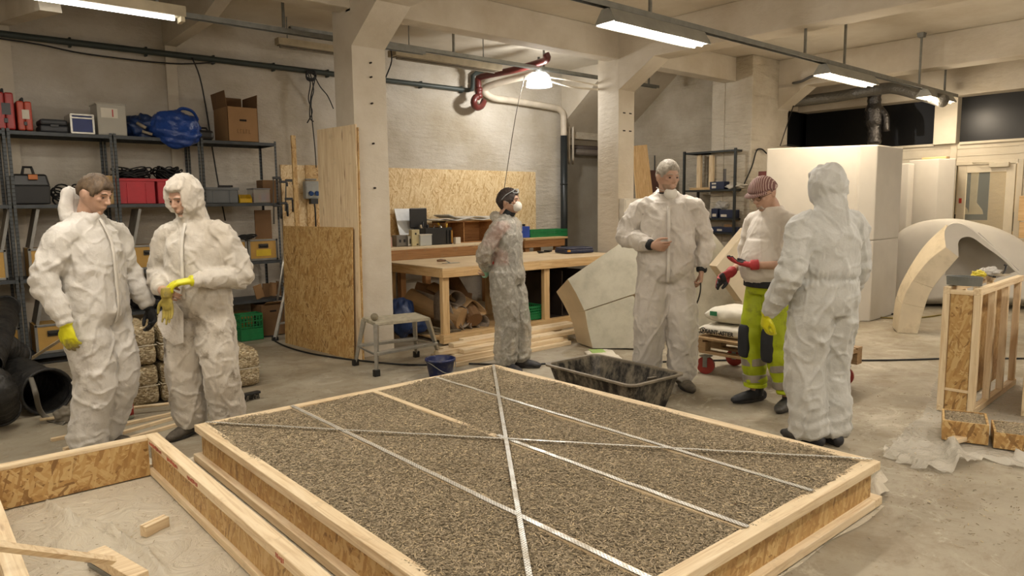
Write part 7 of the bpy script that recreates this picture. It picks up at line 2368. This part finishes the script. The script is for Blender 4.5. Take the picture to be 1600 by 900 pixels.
for lo, hi in (((-w / 2, -.17, h - .015), (w / 2, .17, h)), ((-w / 2, -.17, 0), (w / 2, .17, .012)), ((-w / 2, -.17, 0), (-w / 2 + .015, .17, h)), ((-.12, -.17, 0), (-.105, .17, h)), ((w / 2 - .015, -.17, 0), (w / 2, .17, h)), ((-w / 2, .16, 0), (w / 2, .17, h))): B().bb(lo, hi).build('panel', WD, t)
for i, (x0, x1, y0, dz, m, lab) in enumerate(((688, 775, 8.5, .0, plain('pale_film', '#c9c6c0', .4), 'pale film sheets lying across the wooden box'), (705, 790, 8.55, .03, plain('white_sheet2', '#c5c1b8', .5), 'white sheet with a curled corner on top of the film sheets'))):
    a, e = X_(x0, 340, y0), X_(x1, 340, y0)
    b = B().grid(lambda u, v_: V(((u - .5) * (e - a), (v_ - .5) * .4, .012 + .010 * math.sin(u * 14 + i) * (1 - v_) + .02 * abs(nz((u * 3, v_ * 2, i), 1)) + (.04 * max(0, .1 - u) * 10 if i else 0))), 40, 12)
    o = b.build('film_sheets', m, smooth=True, solid=.012); o.location = ((a + e) / 2, y0 + .25, ZB + h + .008 + dz); tag(o, lab, 'sheets')
bx('carton', 'tiny white carton on the bench right of the toolbox', 'box', 712, 720, 377, 371, 8.4, .06, PAPER, (('tape', (0, 0, 1.), (1, .2, .03), CARD),))
# right bench
bx('blue_case', 'bright blue plastic tool on the small dark bench', 'tool', 812, 828, 363, 354, 8.5, .15, plain('bright_blue', '#2a48a0', .4), (('handle', (0, 0, 1.1), (.6, .2, .2), BLKP),), z0=1.03)
green_crate('green_crate', 'green slatted crate on the small dark bench behind the person in grey', (X_(853, 362, 8.6), 8.66, 1.03), 0, X_(882, 362, 8.5) - X_(826, 362, 8.5) + .02, .28, .10)
p = py(817, 380, 8.2)
# on the work table
TZ = .881
q = [pz(*k, TZ) for k in ((915, 392), (958, 392))]
t = thing('navy_case', 'flat navy blue case at the far right end of the work table', 'case', (7.2, 6.95, TZ), math.radians(-14))
B().box((.0, 0, .03), (.46, .3, .05)).build('lower_shell', plain('navy_plastic', '#1d2542', .4), t, bevel=.012); B().box((0, 0, .068), (.45, .29, .03)).build('upper_shell', plain('navy_plastic', '#1d2542', .4), t, bevel=.012)
B().box((-.18, -.155, .04), (.05, .012, .03)).build('latch', plain('orange_latch2', '#b8873a', .5), t, bevel=.003)
p = pz(905, 384, TZ)
t = thing('bar_clamp', 'black bar clamp lying on the table left of the navy case', 'clamp', (7.0, 7.25, TZ + .008))
B().tube([(-.2, 0, 0), (.12, .1, 0)], .008, 6).build('bar', BLKP, t); B().box((-.15, .01, .012), (.04, .1, .02), Rz(.3)).build('jaw', BLKP, t, bevel=.004); B().box((.05, .075, .012), (.03, .12, .02), Rz(.3)).build('jaw', BLKP, t, bevel=.004)
p = pz(700, 412, TZ)
t = thing('trowel', 'steel trowel with a wooden handle on the near corner of the work table', 'trowel', (p.x, p.y + .05, TZ), -.1)
B().prism([(-.02, 0), (.17, .0), (.17, .004), (-.02, .004)], .1).build('blade', plain('clean_steel', '#a7a7a2', .3, metal=.8), t); B().tube([(.06, 0, .005), (-.0, 0, .035)], .006, 6).build('tang', STEEL, t)
B().tube([(.0, 0, .035), (-.06, 0, .04), (-.11, 0, .038)], [.013, .018, .013], 10).build('handle', plain('worn_handle', '#6d5138', .6), t, smooth=True)

# ================================================================ right-hand shelving against the brick wall
FX = 10.3
pA, pB = px(1069, 238, FX), px(1149, 231, FX)
t = thing('steel_shelving', 'dark steel shelving unit between the tall man and the man in the flat cap', 'shelving', (FX + .22, (pA.y + pB.y) / 2, 0))
H_ = pB.z; Wd = (pA.y - pB.y) / 2
SHD = plain('shelf_dark', '#2c302f', .5, .1, metal=.2)
for sx in (-.21, .21):
    for sy in (-1, 1): B().bb((sx - .018, sy * Wd - .018, 0), (sx + .018, sy * Wd + .018, H_)).build('post', SHD, t)
lv = [px(1120, 296, FX).z, px(1120, 341, FX).z, px(1120, 363, FX).z, .5]
for z in [H_ - .02] + lv:
    b = B(); b.bb((-.2, -Wd, z - .004), (.2, Wd, z)); 
    for s in (-1, 1): b.box((0, s * Wd, z - .015), (.42, .004, .03)); b.box((s * .2, 0, z - .015), (.004, 2 * Wd, .03))
    b.build('shelf', SHD, t)
def rs(name, label, cat, x0, x1, z0, ytop, mat, X=FX + .04, d=.2, parts=(), bev=.004, group=None, rz=0):
    ym = 290
    a, e = px(x0, ym, X).y, px(x1, ym, X).y; h = px((x0 + x1) / 2, ytop, X).z - z0
    t = thing(name, label, cat, (X + d / 2, (a + e) / 2, z0 + .002), rz, group); w = abs(a - e)
    B().box((0, 0, h / 2), (d, w, h)).build('body', mat, t, bevel=bev)
    for nm, c, s, m in parts: B().box((c[0] * d, c[1] * w, c[2] * h), (s[0] * d, s[1] * w, s[2] * h)).build(nm, m, t, bevel=.001)
    return t
NAV = plain('navy_bin', '#1f2a47', .5)
for k, (x0, x1) in enumerate(((1081, 1088), (1100, 1107))):
    t = thing('wooden_form', 'wooden T shaped form standing on the dark shelf, %s of two' % ('left', 'right')[k], 'wooden form', (FX + .15, (px(x0, 290, FX).y + px(x1, 290, FX).y) / 2, lv[0]), 0, 'wooden forms on the dark shelf')
    hh_ = px(x0, 243, FX + .1).z - lv[0]
    B().box((0, 0, .04 + hh_ / 2 - .02), (.06, .075, hh_ - .04)).build('upright', pine('z'), t, bevel=.003); B().box((0, 0, .02), (.14, .3 if not k else .2, .04)).build('foot_board', pine('y', tone=1), t, bevel=.003)
rs('storage_bin', 'navy bin with white labels on the dark shelf beside the wooden forms', 'bin', 1109, 1131, lv[0], 284, NAV, parts=(('label', (-.51, .2, .3), (.02, .3, .3), PAPER), ('label', (-.51, .2, .75), (.02, .3, .2), PAPER)))
p = px(1132, 290, FX + .2)
t = thing('sealant_tube', 'grey sealant tube with a pale nozzle standing on the dark shelf', 'tube', (FX + .22, p.y, lv[0]))
hh_ = px(1132, 264, FX + .2).z - lv[0]; h2 = px(1132, 248, FX + .2).z - lv[0]
B().tube([(0, 0, 0), (0, 0, hh_)], .036, 16).build('body', plain('grey_tube', '#5d5a57', .4), t); B().tube([(0, 0, hh_), (0, 0, h2)], [.014, .006], 10).build('nozzle', PAPER, t)
lump('white_rag', (FX + .15, px(1141, 292, FX).y, lv[0] + .045), (.12, .15, .06), plain('white_rag', '#c9c4b8', .8, .1, 8, .5, 20), 'crumpled white rag on the dark shelf', 'rag', 9, .5, squash=.044)
rs('storage_bin', 'navy bin on the middle dark shelf, left one', 'bin', 1112, 1122, lv[1], 326, NAV, group='navy bins', parts=(('label', (-.51, 0, .3), (.02, .6, .3), PAPER),))
rs('storage_bin', 'navy bin on the middle dark shelf, right one with plastic inside', 'bin', 1125, 1148, lv[1], 328, NAV, group='navy bins', parts=(('label', (-.51, .2, .3), (.02, .4, .3), PAPER),))
lump('plastic_bag', (FX + .2, px(1118, 320, FX).y, lv[1] + .2), (.09, .13, .08), clear('crumpled_film', '#d9d6cf', .25, .55, .9, 20), 'crumpled clear plastic in the left navy bin', 'bag', 3, .5)
rs('storage_bin', 'long navy tray with a small box on the lower dark shelf', 'bin', 1112, 1152, lv[2] + .002, 355, NAV, group=None, parts=(('label', (-.51, .15, .4), (.02, .2, .4), PAPER), ('small_carton', (0, -.1, 1.25), (.4, .3, .5), CARD)))
# boards near the second column
def lean(name, label, P4, vec, mat, cat='board'):
    return tag(slab(B(P4[0]), P4, vec).build(name, mat, bevel=.002), label, cat)
X9 = 8.6
a, e = py(989, 228, 7.55), py(1011, 226, 7.5)
lean('plywood_board', 'plywood board leaning just right of the second column', [V((a.x, a.y - .25, .01)), V((e.x + .14, e.y - .3, .01)), e, a], V((.0, .02, 0)), pine('z', tone=1))
a, e = px(1012, 266, 10.4), px(1036, 266, 10.4)
lean('brown_board', 'dark reddish brown panel behind the silver haired person', [V((10.4, a.y, .01)), V((10.4, e.y, .01)), V((10.4, e.y, e.z)), V((10.4, a.y, a.z))], V((.03, 0, 0)), plain('dark_red_wood', '#4d2f23', .5))
a, e = px(1012, 243, 10.6), px(1023, 243, 10.6)
t = thing('metal_stand', 'small dark metal frame standing behind the brown panel', 'rack', (10.6, (a.y + e.y) / 2, 0))
B((10.6, (a.y + e.y) / 2, 0)).tube([(10.6, a.y, .0), (10.6, a.y, a.z), (10.6, e.y, e.z), (10.6, e.y, 0)], .014, 4).build('frame_tube', SHD, t); B((10.6, (a.y + e.y) / 2, 0)).tube([(10.6, a.y, 1), (10.6, e.y, 1)], .01, 4).build('cross_bar', SHD, t)
a, e = px(1185, 268, 10.1), px(1198, 266, 10.1)
t = thing('red_board', 'reddish brown narrow panel standing left of the tallest white block', 'panel', (10.1, (a.y + e.y) / 2, 0))
B().bb((0, -(a.y - e.y) / 2, 0), (.05, (a.y - e.y) / 2, a.z)).build('board', plain('red_wood', '#6b2f26', .5), t, bevel=.004); B().bb((-.004, -.03, a.z - .2), (0, .03, a.z - .1)).build('hinge', plain('hinge_tan', '#8a705c', .5), t)
# cables round the pier
p = py(1196, 236, 6.15)
tag(B(p).tube([py(1198, 240, 6.15), py(1190, 233, 6.15), py(1182, 236, 6.15), py(1175, 260, 6.16), py(1163, 287, 6.17)], .012, 6, smooth=5).build('wall_cable', BLK, smooth=True), 'black cable arching down the pier beside the dark shelving', 'cable')
# right edge boards
for k, (y0, y1, z_) in enumerate(((306, 345, 0), (347, 372, 0))):
    a = px(1593, y0, 12.6); e = px(1603, y1, 12.6)
    tag(B((12.6, a.y, e.z)).bb((12.6, a.y, e.z), (12.63, a.y - .5, a.z)).build('wood_board', pine('y', tone=1)), 'wood panel at the right photo edge beside the door, %s one' % ('upper', 'lower')[k], 'board', 'wood panels by the door')
